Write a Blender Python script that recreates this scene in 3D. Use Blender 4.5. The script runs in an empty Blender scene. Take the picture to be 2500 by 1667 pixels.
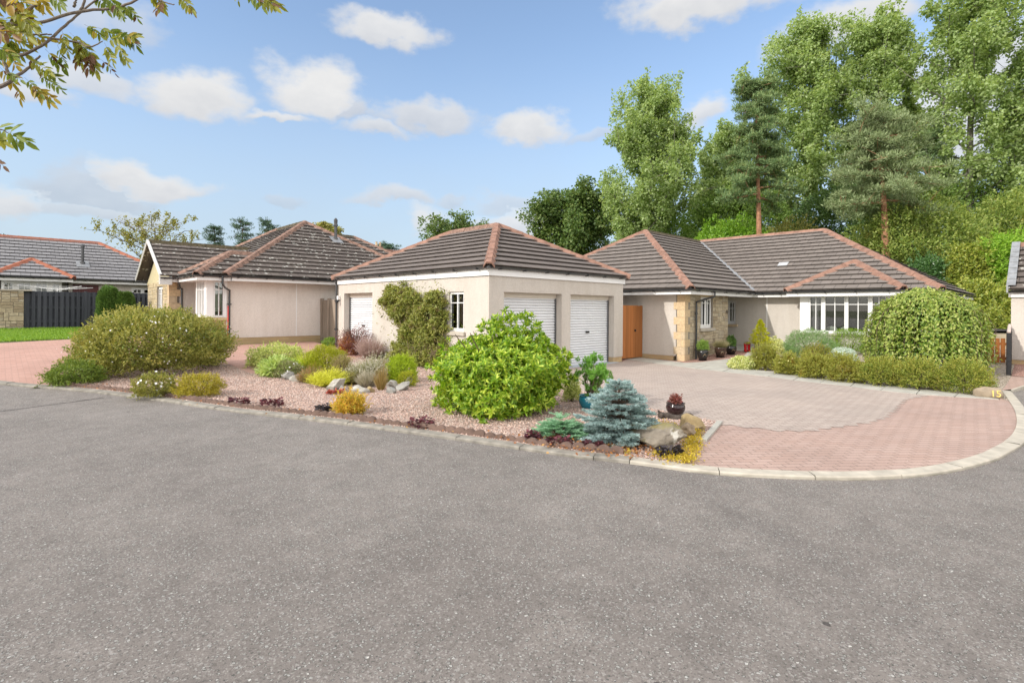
import bpy, bmesh, math, random
import numpy as np
from mathutils import Vector, Matrix, Euler
rng = np.random.default_rng(11)
random.seed(5)
SC = bpy.context.scene
COL = SC.collection
R = math.radians

# ---------------------------------------------------------------- camera
# world axes follow the houses: +x and +y are the two wall directions, camera looks between them
FPX, YAW, ROLL, SHY, CAMH = 1296.0, 0.803, 0.007, -79.0, 1.65     # in pixels of the 2500 px wide photograph
FW = np.array([math.cos(YAW), math.sin(YAW), 0.0])
RT = np.array([math.sin(YAW), -math.cos(YAW), 0.0])
CAM = np.array([0.0, 0.0, CAMH])
cam = bpy.data.objects.new('camera', bpy.data.cameras.new('camera'))
COL.objects.link(cam)
cam.data.sensor_width = 36.0
cam.data.lens = 36.0 * FPX / 2500.0
cam.data.shift_y = SHY / 2500.0
cam.data.clip_start = 0.05
cam.data.clip_end = 3000.0
mrot = Matrix(((RT[0], 0, -FW[0]), (RT[1], 0, -FW[1]), (0, 1, 0))) @ Matrix.Rotation(ROLL, 3, 'Z')
cam.matrix_world = Matrix.Translation(CAM) @ mrot.to_4x4()
SC.camera = cam

# ---------------------------------------------------------------- sun, exposure
SUNV = Vector((-1.8, 0.32, 1.0)).normalized()
sun = bpy.data.objects.new('sun', bpy.data.lights.new('sun', 'SUN'))
COL.objects.link(sun)
sun.data.energy = 2.0
sun.data.angle = R(1.2)
sun.data.color = (1.0, 0.95, 0.88)
sun.rotation_euler = SUNV.to_track_quat('Z', 'Y').to_euler()
SC.view_settings.view_transform = 'Standard'
SC.view_settings.look = 'None'
SC.view_settings.exposure = 0.75
SC.view_settings.gamma = 1.0
SC.view_settings.use_curve_mapping = False
SC.cycles.max_bounces = 8
SC.cycles.transparent_max_bounces = 12
SC.cycles.sample_clamp_indirect = 6.0
SKY_STRENGTH = 0.15

# ---------------------------------------------------------------- ground shape and view rays (used to find real places on the ground)
def gz(x, y):
    a = min(max(0.0, y - 12.0), 40.0)
    b = min(max(0.0, x - 16.0), 6.0)
    return 0.045 * a + 0.06 * b * (1.0 if y < 12 else max(0.0, 1 - (y - 12) / 4))

def ray(px, py):
    x = (px - 1250) / FPX; y = (py - 833.5 - SHY) / FPX
    c, s = math.cos(ROLL), math.sin(ROLL)
    return FW + RT * (c * x + s * y) - np.array([0, 0, 1.0]) * (c * y - s * x)

def G(px, py, off=0.0):
    d = ray(px, py)
    f = lambda t: (CAM + d * t)[2] - gz(*(CAM + d * t)[:2]) - off
    t = 1.5
    while f(t) > 0 and t < 200: t += 0.1
    a, b = t - 0.1, t
    for _ in range(30):
        m = (a + b) / 2
        if f(m) > 0: a = m
        else: b = m
    return CAM + d * a

def D(px, py, Z):
    return CAM + ray(px, py) * Z

def depth(p):
    return float((np.array(p) - CAM) @ FW)

# ---------------------------------------------------------------- sky with clouds (world)
world = bpy.data.worlds.new('World'); SC.world = world; world.use_nodes = True
def build_world():
    nt = world.node_tree; N = nt.nodes; Lk = nt.links
    N.clear()
    out = N.new('ShaderNodeOutputWorld'); bg = N.new('ShaderNodeBackground')
    bg.inputs['Strength'].default_value = SKY_STRENGTH
    Lk.new(bg.outputs[0], out.inputs[0])
    sky = N.new('ShaderNodeTexSky'); sky.sky_type = 'NISHITA'; sky.sun_disc = False
    sky.sun_elevation = math.asin(SUNV.z); sky.sun_rotation = math.atan2(SUNV.x, SUNV.y)
    sky.air_density = 1.0; sky.dust_density = 0.6; sky.ozone_density = 1.6; sky.altitude = 50
    tc = N.new('ShaderNodeTexCoord'); sep = N.new('ShaderNodeSeparateXYZ')
    Lk.new(tc.outputs['Generated'], sep.inputs[0])
    def M(op, a, b=None, c=None, clamp=False):
        n = N.new('ShaderNodeMath'); n.operation = op; n.use_clamp = clamp
        for i, v in enumerate((a, b, c)):
            if v is None: continue
            if isinstance(v, (int, float)): n.inputs[i].default_value = v
            else: Lk.new(v, n.inputs[i])
        return n.outputs[0]
    X, Y, Z = sep.outputs
    az = M('ARCTAN2', Y, X)
    hr = M('SQRT', M('ADD', M('MULTIPLY', X, X), M('MULTIPLY', Y, Y)))
    el = M('ARCTAN2', Z, hr)
    comb = N.new('ShaderNodeCombineXYZ')
    Lk.new(az, comb.inputs[0]); Lk.new(M('MULTIPLY', el, 1.6), comb.inputs[1])
    def noise(scale, detail, seed):
        n = N.new('ShaderNodeTexNoise'); n.noise_dimensions = '3D'
        n.inputs['Scale'].default_value = scale; n.inputs['Detail'].default_value = detail
        n.inputs['Roughness'].default_value = 0.55
        mp = N.new('ShaderNodeMapping'); mp.inputs['Location'].default_value = (seed, seed * 2.3, seed)
        Lk.new(comb.outputs[0], mp.inputs[0]); Lk.new(mp.outputs[0], n.inputs['Vector'])
        return n.outputs['Fac']
    n1 = noise(9, 5, 1.7); n2 = noise(9, 5, 5.1); n3 = noise(26, 6, 9.3); n4 = noise(5, 4, 3.3)
    azd = M('ADD', az, M('MULTIPLY', M('SUBTRACT', n1, 0.5), 0.14))
    eld = M('ADD', el, M('MULTIPLY', M('SUBTRACT', n2, 0.5), 0.085))
    # each cloud: photograph pixel of its middle, half width, half height, density, whiteness
    clouds = [(955, 88, 118, 50, 0.95, .95), (480, 250, 150, 66, 1, .95), (790, 235, 112, 78, 1, 1), (700, 288, 70, 17, .9, .95), (865, 272, 80, 40, .8, .8),
              (1055, 297, 130, 40, .85, .85), (925, 322, 80, 24, .85, .88), (1300, 327, 92, 40, .95, .95), (1440, 335, 60, 18, .5, .8), (1720, 12, 230, 75, 1, .95), (2080, 70, 190, 85, .95, .95),
              (1725, 280, 80, 46, .9, .95), (60, 498, 115, 45, .85, .88), (385, 452, 140, 42, .95, .93), (240, 470, 150, 62, .6, .68), (250, 525, 190, 30, .6, .75),
              (965, 484, 95, 25, .75, .85), (1112, 491, 40, 18, .5, .75), (700, 484, 46, 20, .4, .7), (1275, 505, 120, 26, .5, .75), (1052, 548, 55, 46, .8, .97), (1275, 552, 120, 40, .8, .95),
              (190, 195, 120, 48, .8, .9), (60, 232, 130, 36, .8, .9), (330, 60, 95, 50, .5, .85), (2300, 330, 220, 130, .9, .95), (2450, 140, 220, 110, .9, .95), (2140, 190, 140, 80, .8, .95), (150, 20, 140, 60, .6, .9),
              (-400, 150, 300, 90, .9, .9), (-500, 420, 300, 70, .8, .8), (2900, 60, 350, 120, .9, .95), (3000, 330, 300, 90, .8, .9)]
    cov = None; shade = None
    for cx, cy, rx, ry, dens, wht in clouds:
        d = ray(cx, cy); a0 = math.atan2(d[1], d[0]); e0 = math.atan2(d[2], math.hypot(d[0], d[1]))
        dx = ray(cx + rx, cy); a1 = math.atan2(dx[1], dx[0]); dy = ray(cx, cy - ry); e1 = math.atan2(dy[2], math.hypot(dy[0], dy[1]))
        ra = abs(a1 - a0) * 1.1; re = abs(e1 - e0) * 1.12
        u = M('MULTIPLY', M('SUBTRACT', azd, a0), 1 / ra)
        v = M('MULTIPLY', M('SUBTRACT', eld, e0), 1 / re)
        vv = M('MINIMUM', M('MULTIPLY', v, 1.55), v)                      # flatter below
        q = M('SQRT', M('ADD', M('MULTIPLY', u, u), M('MULTIPLY', vv, vv)))
        ss = N.new('ShaderNodeMapRange'); ss.interpolation_type = 'SMOOTHSTEP'
        Lk.new(M('ADD', q, M('MULTIPLY', M('SUBTRACT', n3, 0.5), 0.9)), ss.inputs['Value'])
        ss.inputs['From Min'].default_value = 1.22; ss.inputs['From Max'].default_value = 0.50
        ss.inputs['To Min'].default_value = 0; ss.inputs['To Max'].default_value = dens
        m = ss.outputs[0]
        br = M('ADD', M('MULTIPLY', v, 0.16), wht - 0.06)
        w = M('MULTIPLY', m, br)
        cov = m if cov is None else M('MAXIMUM', cov, m)
        shade = w if shade is None else M('MAXIMUM', shade, w)
    # unseen broken cloud added overhead and behind the viewer, as bright fill light
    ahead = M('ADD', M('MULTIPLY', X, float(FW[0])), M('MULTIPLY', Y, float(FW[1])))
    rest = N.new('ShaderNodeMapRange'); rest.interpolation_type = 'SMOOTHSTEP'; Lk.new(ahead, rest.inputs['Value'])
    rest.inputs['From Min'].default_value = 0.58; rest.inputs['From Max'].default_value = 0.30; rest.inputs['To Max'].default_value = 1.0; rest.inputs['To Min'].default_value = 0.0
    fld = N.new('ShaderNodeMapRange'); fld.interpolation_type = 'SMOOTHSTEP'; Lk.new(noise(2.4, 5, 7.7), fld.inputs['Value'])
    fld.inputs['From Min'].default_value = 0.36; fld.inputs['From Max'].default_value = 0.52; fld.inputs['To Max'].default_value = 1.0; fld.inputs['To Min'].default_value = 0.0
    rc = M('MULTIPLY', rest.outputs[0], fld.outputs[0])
    ratio = M('DIVIDE', shade, M('MAXIMUM', cov, 0.001), clamp=True)
    ratio = M('ADD', ratio, M('MULTIPLY', M('SUBTRACT', n3, 0.5), 0.25), clamp=True)
    cr = N.new('ShaderNodeValToRGB'); cr.color_ramp.elements[0].position = 0.45; cr.color_ramp.elements[1].position = 1.0
    cr.color_ramp.elements[0].color = (CL[0][0], CL[0][1], CL[0][2], 1); cr.color_ramp.elements[1].color = (CL[1][0], CL[1][1], CL[1][2], 1)
    Lk.new(ratio, cr.inputs[0])
    # pale veil towards the horizon, broken up by soft noise
    veil = N.new('ShaderNodeMapRange'); veil.interpolation_type = 'SMOOTHSTEP'
    Lk.new(M('ADD', el, M('MULTIPLY', M('SUBTRACT', n4, 0.5), 0.10)), veil.inputs['Value'])
    veil.inputs['From Min'].default_value = 0.52; veil.inputs['From Max'].default_value = -0.02
    veil.inputs['To Min'].default_value = 0.10; veil.inputs['To Max'].default_value = 0.9
    sc = N.new('ShaderNodeMix'); sc.data_type = 'RGBA'; sc.blend_type = 'MULTIPLY'; sc.inputs[0].default_value = 1.0
    Lk.new(sky.outputs[0], sc.inputs[6]); sc.inputs[7].default_value = (SKYMUL[0], SKYMUL[1], SKYMUL[2], 1)
    mv = N.new('ShaderNodeMix'); mv.data_type = 'RGBA'
    Lk.new(veil.outputs[0], mv.inputs[0]); Lk.new(sc.outputs[2], mv.inputs[6]); mv.inputs[7].default_value = (VEIL[0], VEIL[1], VEIL[2], 1)
    mc = N.new('ShaderNodeMix'); mc.data_type = 'RGBA'
    Lk.new(cov, mc.inputs[0]); Lk.new(mv.outputs[2], mc.inputs[6]); Lk.new(cr.outputs[0], mc.inputs[7])
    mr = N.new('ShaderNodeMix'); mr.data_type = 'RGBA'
    Lk.new(rc, mr.inputs[0]); Lk.new(mc.outputs[2], mr.inputs[6]); mr.inputs[7].default_value = (CL_FILL[0], CL_FILL[1], CL_FILL[2], 1)
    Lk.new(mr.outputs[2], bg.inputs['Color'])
SKYMUL = (1.0, 1.0, 1.0)
VEIL = (2.1, 2.5, 2.95)
CL = ((1.85, 2.0, 2.3), (3.35, 3.35, 3.35))
CL_FILL = (8.8, 8.4, 8.0)  # radiance of the added out-of-view cloud that lifts the ambient light
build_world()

# ---------------------------------------------------------------- helpers: objects and properties
def link(o, parent=None):
    COL.objects.link(o)
    if parent is not None: o.parent = parent
    return o

def thing(name, label, cat, loc=(0, 0, 0), group=None, rz=0.0):
    o = bpy.data.objects.new(name, None); o.empty_display_size = 0.2
    o.location = loc; o.rotation_euler = (0, 0, rz)
    return tag(link(o), label, cat, group)

def tag(o, label, cat, group=None, kind=None):
    if label: o['label'] = label
    if cat: o['category'] = cat
    if group: o['group'] = group
    if kind: o['kind'] = kind
    return o

def copy_tree(o, parent=None):
    c = o.copy(); COL.objects.link(c)
    if parent is not None: c.parent = parent
    for ch in [k for k in bpy.data.objects if k.parent == o]:
        copy_tree(ch, c)
    return c

class MB:
    """collects faces, then links them as one mesh object"""
    def __init__(s): s.v = []; s.f = []; s.uv = []; s.mi = []; s.m = 0
    def poly(s, pts, uv=None):
        i = len(s.v); s.v += [tuple(map(float, p)) for p in pts]
        s.f.append(tuple(range(i, i + len(pts)))); s.uv.append(uv); s.mi.append(s.m)
    def box(s, x0, y0, z0, x1, y1, z1):
        x0, x1 = min(x0, x1), max(x0, x1); y0, y1 = min(y0, y1), max(y0, y1); z0, z1 = min(z0, z1), max(z0, z1)
        i = len(s.v)
        s.v += [(x0, y0, z0), (x1, y0, z0), (x1, y1, z0), (x0, y1, z0), (x0, y0, z1), (x1, y0, z1), (x1, y1, z1), (x0, y1, z1)]
        for f in ((0, 3, 2, 1), (4, 5, 6, 7), (0, 1, 5, 4), (1, 2, 6, 5), (2, 3, 7, 6), (3, 0, 4, 7)):
            s.f.append(tuple(i + k for k in f)); s.uv.append(None); s.mi.append(s.m)
    def tube(s, pts, rad, n=8, cap=True):
        pts = [Vector(p) for p in pts]
        if not hasattr(rad, '__len__'): rad = [rad] * len(pts)
        rings = []
        up = Vector((0.13, 0.21, 0.97))
        for k, p in enumerate(pts):
            t = (pts[min(k + 1, len(pts) - 1)] - pts[max(k - 1, 0)]).normalized()
            a = t.cross(up)
            if a.length < 1e-3: a = t.cross(Vector((1, 0, 0)))
            a.normalize(); b = t.cross(a)
            i = len(s.v)
            for j in range(n):
                an = 2 * math.pi * j / n
                s.v.append(tuple(p + (a * math.cos(an) + b * math.sin(an)) * rad[k]))
            rings.append(i)
        for r0, r1 in zip(rings, rings[1:]):
            for j in range(n):
                s.f.append((r0 + j, r0 + (j + 1) % n, r1 + (j + 1) % n, r1 + j)); s.uv.append(None); s.mi.append(s.m)
        if cap:
            s.f.append(tuple(rings[0] + j for j in range(n))[::-1]); s.uv.append(None); s.mi.append(s.m)
            s.f.append(tuple(rings[-1] + j for j in range(n))); s.uv.append(None); s.mi.append(s.m)
    def lathe(s, prof, n=28, c=(0, 0)):
        rings = []
        for r, z in prof:
            i = len(s.v)
            for j in range(n):
                an = 2 * math.pi * j / n
                s.v.append((c[0] + r * math.cos(an), c[1] + r * math.sin(an), z))
            rings.append(i)
        for r0, r1 in zip(rings, rings[1:]):
            for j in range(n):
                s.f.append((r0 + j, r0 + (j + 1) % n, r1 + (j + 1) % n, r1 + j)); s.uv.append(None); s.mi.append(s.m)
    def obj(s, name, mat, parent=None, smooth=False, bevel=0.0):
        me = bpy.data.meshes.new(name)
        me.from_pydata(s.v, [], s.f)
        mats = mat if isinstance(mat, (list, tuple)) else [mat]
        for m in mats: me.materials.append(m)
        if len(mats) > 1: me.polygons.foreach_set('material_index', s.mi)
        if any(u is not None for u in s.uv):
            ul = me.uv_layers.new(name='UVMap'); k = 0; data = []
            for f, u in zip(s.f, s.uv):
                data += [c for p in (u or [(0, 0)] * len(f)) for c in p]
            ul.data.foreach_set('uv', data)
        if smooth: me.polygons.foreach_set('use_smooth', [True] * len(me.polygons))
        me.validate()
        o = bpy.data.objects.new(name, me)
        link(o, parent)
        if bevel:
            md = o.modifiers.new('bevel', 'BEVEL'); md.width = bevel; md.segments = 2; md.limit_method = 'ANGLE'
        return o

def np_mesh(name, V, F, mat, parent=None):
    """fast mesh from arrays; F is (n,k)"""
    me = bpy.data.meshes.new(name)
    n, k = F.shape
    me.vertices.add(len(V)); me.vertices.foreach_set('co', np.ascontiguousarray(V, np.float32).ravel())
    me.loops.add(n * k); me.loops.foreach_set('vertex_index', np.ascontiguousarray(F, np.int32).ravel())
    me.polygons.add(n); me.polygons.foreach_set('loop_start', np.arange(0, n * k, k, dtype=np.int32))
    me.update(calc_edges=True)
    me.materials.append(mat)
    return link(bpy.data.objects.new(name, me), parent)
# ---------------------------------------------------------------- materials
def nodes(name):
    m = bpy.data.materials.new(name); m.use_nodes = True
    nt = m.node_tree
    return m, nt, nt.nodes['Principled BSDF']

def nn(nt, t, **kw):
    n = nt.nodes.new('ShaderNode' + t)
    for k, v in kw.items():
        if k.startswith('i_'):
            key = k[2:].replace('_', ' ')
            n.inputs[key].default_value = v
        else: setattr(n, k, v)
    return n

def c4(c): return (c[0], c[1], c[2], 1.0)

def ramp(nt, fac, stops):
    r = nn(nt, 'ValToRGB'); cr = r.color_ramp
    while len(cr.elements) < len(stops): cr.elements.new(0.5)
    for e, (p, c) in zip(cr.elements, stops): e.position = p; e.color = c4(c)
    nt.links.new(fac, r.inputs[0]); return r.outputs[0]

def mixc(nt, fac, a, b, mode='MIX'):
    n = nn(nt, 'Mix', data_type='RGBA', blend_type=mode)
    for i, v in ((0, fac), (6, a), (7, b)):
        if hasattr(v, 'is_linked') or hasattr(v, 'links'): nt.links.new(v, n.inputs[i])
        elif isinstance(v, (int, float)): n.inputs[i].default_value = v
        else: n.inputs[i].default_value = c4(v)
    return n.outputs[2]

def pos(nt, scale=(1, 1, 1), rot=(0, 0, 0)):
    g = nn(nt, 'NewGeometry'); mp = nn(nt, 'Mapping')
    mp.inputs['Scale'].default_value = scale; mp.inputs['Rotation'].default_value = rot
    nt.links.new(g.outputs['Position'], mp.inputs[0]); return mp.outputs[0]

def noise(nt, vec, scale, detail=4, rough=0.55):
    n = nn(nt, 'TexNoise'); n.inputs['Scale'].default_value = scale; n.inputs['Detail'].default_value = detail
    n.inputs['Roughness'].default_value = rough; nt.links.new(vec, n.inputs['Vector']); return n.outputs['Fac']

def voro(nt, vec, scale, feature='F1', out='Distance'):
    n = nn(nt, 'TexVoronoi', feature=feature); n.inputs['Scale'].default_value = scale
    nt.links.new(vec, n.inputs['Vector']); return n.outputs[out]

def bump(nt, bs, h, strength=0.4, dist=0.01):
    b = nn(nt, 'Bump'); b.inputs['Strength'].default_value = strength; b.inputs['Distance'].default_value = dist
    nt.links.new(h, b.inputs['Height']); nt.links.new(b.outputs[0], bs.inputs['Normal'])

def plain(name, col, rough=0.6, var=0.12, scale=6.0, bscale=0, bstr=0.3, bdist=0.004, metal=0.0, spec=0.4):
    m, nt, bs = nodes(name)
    p = pos(nt)
    f = noise(nt, p, scale, 5)
    a = [c * (1 - var) for c in col]; b = [min(1, c * (1 + var)) for c in col]
    nt.links.new(ramp(nt, f, [(0.3, a), (0.7, b)]), bs.inputs['Base Color'])
    bs.inputs['Roughness'].default_value = rough; bs.inputs['Metallic'].default_value = metal
    bs.inputs['Specular IOR Level'].default_value = spec
    if bscale: bump(nt, bs, noise(nt, p, bscale, 4), bstr, bdist)
    return m

def render_wall(name, col):
    """roughcast: sparkly dry dash with faint weather streaks"""
    m, nt, bs = nodes(name)
    p = pos(nt)
    grain = voro(nt, p, 85, 'F1', 'Color')
    sep = nn(nt, 'SeparateColor'); nt.links.new(grain, sep.inputs[0])
    f1 = ramp(nt, sep.outputs[0], [(0.0, [c * 0.88 for c in col]), (1.0, [min(1, c * 1.10) for c in col])])
    ps = pos(nt, (1.2, 1.2, 0.25))
    st = noise(nt, ps, 2.2, 6, 0.65)
    dirt = ramp(nt, st, [(0.30, (0.90, 0.885, 0.865)), (0.62, (1, 1, 1))])
    nt.links.new(mixc(nt, 1.0, f1, dirt, 'MULTIPLY'), bs.inputs['Base Color'])
    bs.inputs['Roughness'].default_value = 0.9; bs.inputs['Specular IOR Level'].default_value = 0.2
    bump(nt, bs, voro(nt, p, 85), 0.5, 0.011)
    return m

def tiles(name, c_lo, c_hi, lichen=0.0, moss=0.0, width=0.33, streak=False):
    """concrete roof tiles: uv in metres (u along the eave, v up the slope)"""
    m, nt, bs = nodes(name)
    uv = nn(nt, 'UVMap'); uv.uv_map = 'UVMap'
    sep = nn(nt, 'SeparateXYZ'); nt.links.new(uv.outputs[0], sep.inputs[0])
    def M(op, a, b=None):
        n = nn(nt, 'Math', operation=op)
        for i, v in enumerate((a, b)):
            if v is None: continue
            if isinstance(v, (int, float)): n.inputs[i].default_value = v
            else: nt.links.new(v, n.inputs[i])
        return n.outputs[0]
    row = M('FLOOR', M('DIVIDE', M('ADD', sep.outputs[1], 0.002), GAUGE))
    uu = M('ADD', M('DIVIDE', sep.outputs[0], width), M('MULTIPLY', row, 0.5))
    col_i = M('FLOOR', uu)
    fr = M('SUBTRACT', uu, col_i)
    joint = M('LESS_THAN', M('ABSOLUTE', M('SUBTRACT', fr, 0.04)), 0.026)
    cb = nn(nt, 'CombineXYZ'); nt.links.new(col_i, cb.inputs[0]); nt.links.new(row, cb.inputs[1])
    wn = nn(nt, 'TexWhiteNoise', noise_dimensions='2D'); nt.links.new(cb.outputs[0], wn.inputs['Vector'])
    p = pos(nt)
    big = noise(nt, p, 0.9, 4)
    base = ramp(nt, M('ADD', M('MULTIPLY', wn.outputs['Value'], 0.30), M('MULTIPLY', big, 0.6)), [(0.10, c_lo), (0.85, c_hi)])
    fine = noise(nt, p, 40, 4, 0.7)
    base = mixc(nt, 1.0, base, ramp(nt, fine, [(0.25, (0.80, 0.80, 0.80)), (0.75, (1.15, 1.13, 1.1))]), 'MULTIPLY')
    base = mixc(nt, M('MULTIPLY', joint, 0.72), base, (0.02, 0.018, 0.017))
    if lichen:
        v1 = nn(nt, 'TexVoronoi'); v1.inputs['Scale'].default_value = 8.5; v1.inputs['Randomness'].default_value = 1
        nz = noise(nt, p, 22, 3)
        wob = nn(nt, 'VectorMath', operation='ADD'); nt.links.new(p, wob.inputs[0])
        sc = nn(nt, 'VectorMath', operation='SCALE'); nt.links.new(nz, sc.inputs[0]); sc.inputs['Scale'].default_value = 0.05
        nt.links.new(sc.outputs[0], wob.inputs[1]); nt.links.new(wob.outputs[0], v1.inputs['Vector'])
        sr = nn(nt, 'SeparateColor'); nt.links.new(v1.outputs['Color'], sr.inputs[0])
        rad = M('MULTIPLY', M('MAXIMUM', M('SUBTRACT', sr.outputs[0], 1 - lichen), 0.0), 0.50 / lichen)
        spot = M('LESS_THAN', v1.outputs['Distance'], rad)
        base = mixc(nt, M('MULTIPLY', spot, 0.8), base, (0.52, 0.52, 0.47))
    if moss:
        mm = noise(nt, p, 3.0, 6, 0.7)
        g = nn(nt, 'MapRange'); nt.links.new(mm, g.inputs[0]); g.inputs[1].default_value = 0.56; g.inputs[2].default_value = 0.72; g.inputs[4].default_value = moss
        base = mixc(nt, g.outputs[0], base, (0.055, 0.05, 0.025))
    nt.links.new(base, bs.inputs['Base Color'])
    bs.inputs['Roughness'].default_value = 0.78; bs.inputs['Specular IOR Level'].default_value = 0.35
    bump(nt, bs, M('SUBTRACT', fine, M('MULTIPLY', joint, 1.2)), 0.35, 0.006)
    return m

def foliage(name, cols, trans=0.35, rough=0.5, spec=0.35, patch=None):
    cols = [tuple(min(.75, x * LEAF) for x in c) for c in cols]
    if patch: patch = (tuple(x * LEAF for x in patch[0]),) + tuple(patch[1:])
    m, nt, bs = nodes(name)
    g = nn(nt, 'NewGeometry')
    base = ramp(nt, g.outputs['Random Per Island'], [(i / max(1, len(cols) - 1), c) for i, c in enumerate(cols)])
    if patch:                                                     # leaves of another colour in drifts (new growth, autumn tint)
        p = pos(nt); f = noise(nt, p, patch[1], 3)
        mr = nn(nt, 'MapRange'); nt.links.new(f, mr.inputs[0]); mr.inputs[1].default_value = patch[2]; mr.inputs[2].default_value = patch[2] + 0.14
        mr.inputs[4].default_value = patch[3]
        base = mixc(nt, mr.outputs[0], base, patch[0])
    nt.links.new(base, bs.inputs['Base Color'])
    bs.inputs['Roughness'].default_value = rough; bs.inputs['Specular IOR Level'].default_value = spec
    tr = nn(nt, 'BsdfTranslucent'); nt.links.new(mixc(nt, 1.0, base, (1.35, 1.3, 0.75), 'MULTIPLY'), tr.inputs[0])
    mx = nn(nt, 'MixShader'); mx.inputs[0].default_value = trans
    nt.links.new(bs.outputs[0], mx.inputs[1]); nt.links.new(tr.outputs[0], mx.inputs[2])
    nt.links.new(mx.outputs[0], nt.nodes['Material Output'].inputs[0])
    return m

def asphalt():
    m, nt, bs = nodes('asphalt')
    p = pos(nt)
    big = noise(nt, p, 0.55, 5, 0.6); mid = noise(nt, p, 3.5, 5, 0.65); fine = noise(nt, p, 160, 3, 0.7)
    base = ramp(nt, big, [(0.25, (0.172, 0.153, 0.139)), (0.75, (0.260, 0.234, 0.212))])
    base = mixc(nt, 1.0, base, ramp(nt, mid, [(0.28, (0.80, 0.80, 0.80)), (0.72, (1.12, 1.12, 1.12))]), 'MULTIPLY')
    base = mixc(nt, 1.0, base, ramp(nt, fine, [(0.3, (0.78, 0.78, 0.78)), (0.7, (1.2, 1.2, 1.2))]), 'MULTIPLY')
    # stone chippings worn to the surface, in drifts
    wob = nn(nt, 'VectorMath', operation='MULTIPLY_ADD'); nt.links.new(p, wob.inputs[0]); wob.inputs[1].default_value = (1, 1, 1)
    nzc = nn(nt, 'TexNoise'); nzc.inputs['Scale'].default_value = 55; nt.links.new(p, nzc.inputs['Vector'])
    scv = nn(nt, 'VectorMath', operation='SCALE'); nt.links.new(nzc.outputs['Color'], scv.inputs[0]); scv.inputs['Scale'].default_value = 0.018
    nt.links.new(scv.outputs[0], wob.inputs[2])
    v = nn(nt, 'TexVoronoi'); v.inputs['Scale'].default_value = 46; nt.links.new(wob.outputs[0], v.inputs['Vector'])
    sc = nn(nt, 'SeparateColor'); nt.links.new(v.outputs['Color'], sc.inputs[0])
    drift = noise(nt, p, 1.3, 5, 0.65)
    thr = nn(nt, 'MapRange'); nt.links.new(drift, thr.inputs[0]); thr.inputs[1].default_value = 0.30; thr.inputs[2].default_value = 0.72
    thr.inputs[3].default_value = 0.14; thr.inputs[4].default_value = 0.76
    def M(op, a, b):
        n = nn(nt, 'Math', operation=op)
        for i, q in enumerate((a, b)):
            if isinstance(q, (int, float)): n.inputs[i].default_value = q
            else: nt.links.new(q, n.inputs[i])
        return n.outputs[0]
    on = M('LESS_THAN', sc.outputs[0], thr.outputs[0])
    size = M('ADD', M('MULTIPLY', sc.outputs[1], 0.22), 0.16)
    chip = M('MULTIPLY', on, M('LESS_THAN', v.outputs['Distance'], size))
    ring = M('MULTIPLY', on, M('LESS_THAN', v.outputs['Distance'], M('ADD', size, 0.12)))
    base = mixc(nt, M('MULTIPLY', M('SUBTRACT', ring, chip), 0.72), base, (0.05, 0.054, 0.05))
    chipc = ramp(nt, sc.outputs[2], [(0.0, (0.31, 0.305, 0.285)), (0.75, (0.46, 0.455, 0.43)), (0.95, (0.50, 0.49, 0.46)), (1.0, (0.66, 0.64, 0.60))])
    base = mixc(nt, M('MULTIPLY', chip, 0.95), base, chipc)
    v2 = nn(nt, 'TexVoronoi'); v2.inputs['Scale'].default_value = 105; nt.links.new(wob.outputs[0], v2.inputs['Vector'])
    s2 = nn(nt, 'SeparateColor'); nt.links.new(v2.outputs['Color'], s2.inputs[0])
    base = mixc(nt, M('MULTIPLY', M('LESS_THAN', s2.outputs[0], 0.20), 0.40), base, (0.07, 0.062, 0.058)); base = mixc(nt, M('MULTIPLY', M('GREATER_THAN', s2.outputs[1], 0.88), 0.45), base, (0.42, 0.41, 0.385))
    # tar spots
    t = nn(nt, 'TexVoronoi'); t.inputs['Scale'].default_value = 0.9; nt.links.new(wob.outputs[0], t.inputs['Vector'])
    base = mixc(nt, M('MULTIPLY', M('LESS_THAN', t.outputs['Distance'], 0.022), 0.75), base, (0.03, 0.026, 0.026))
    nt.links.new(base, bs.inputs['Base Color'])
    bs.inputs['Roughness'].default_value = 0.82; bs.inputs['Specular IOR Level'].default_value = 0.35
    h = M('ADD', M('MULTIPLY', chip, 0.8), M('MULTIPLY', fine, 0.7))
    bump(nt, bs, h, 1.0, 0.010)
    return m

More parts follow.
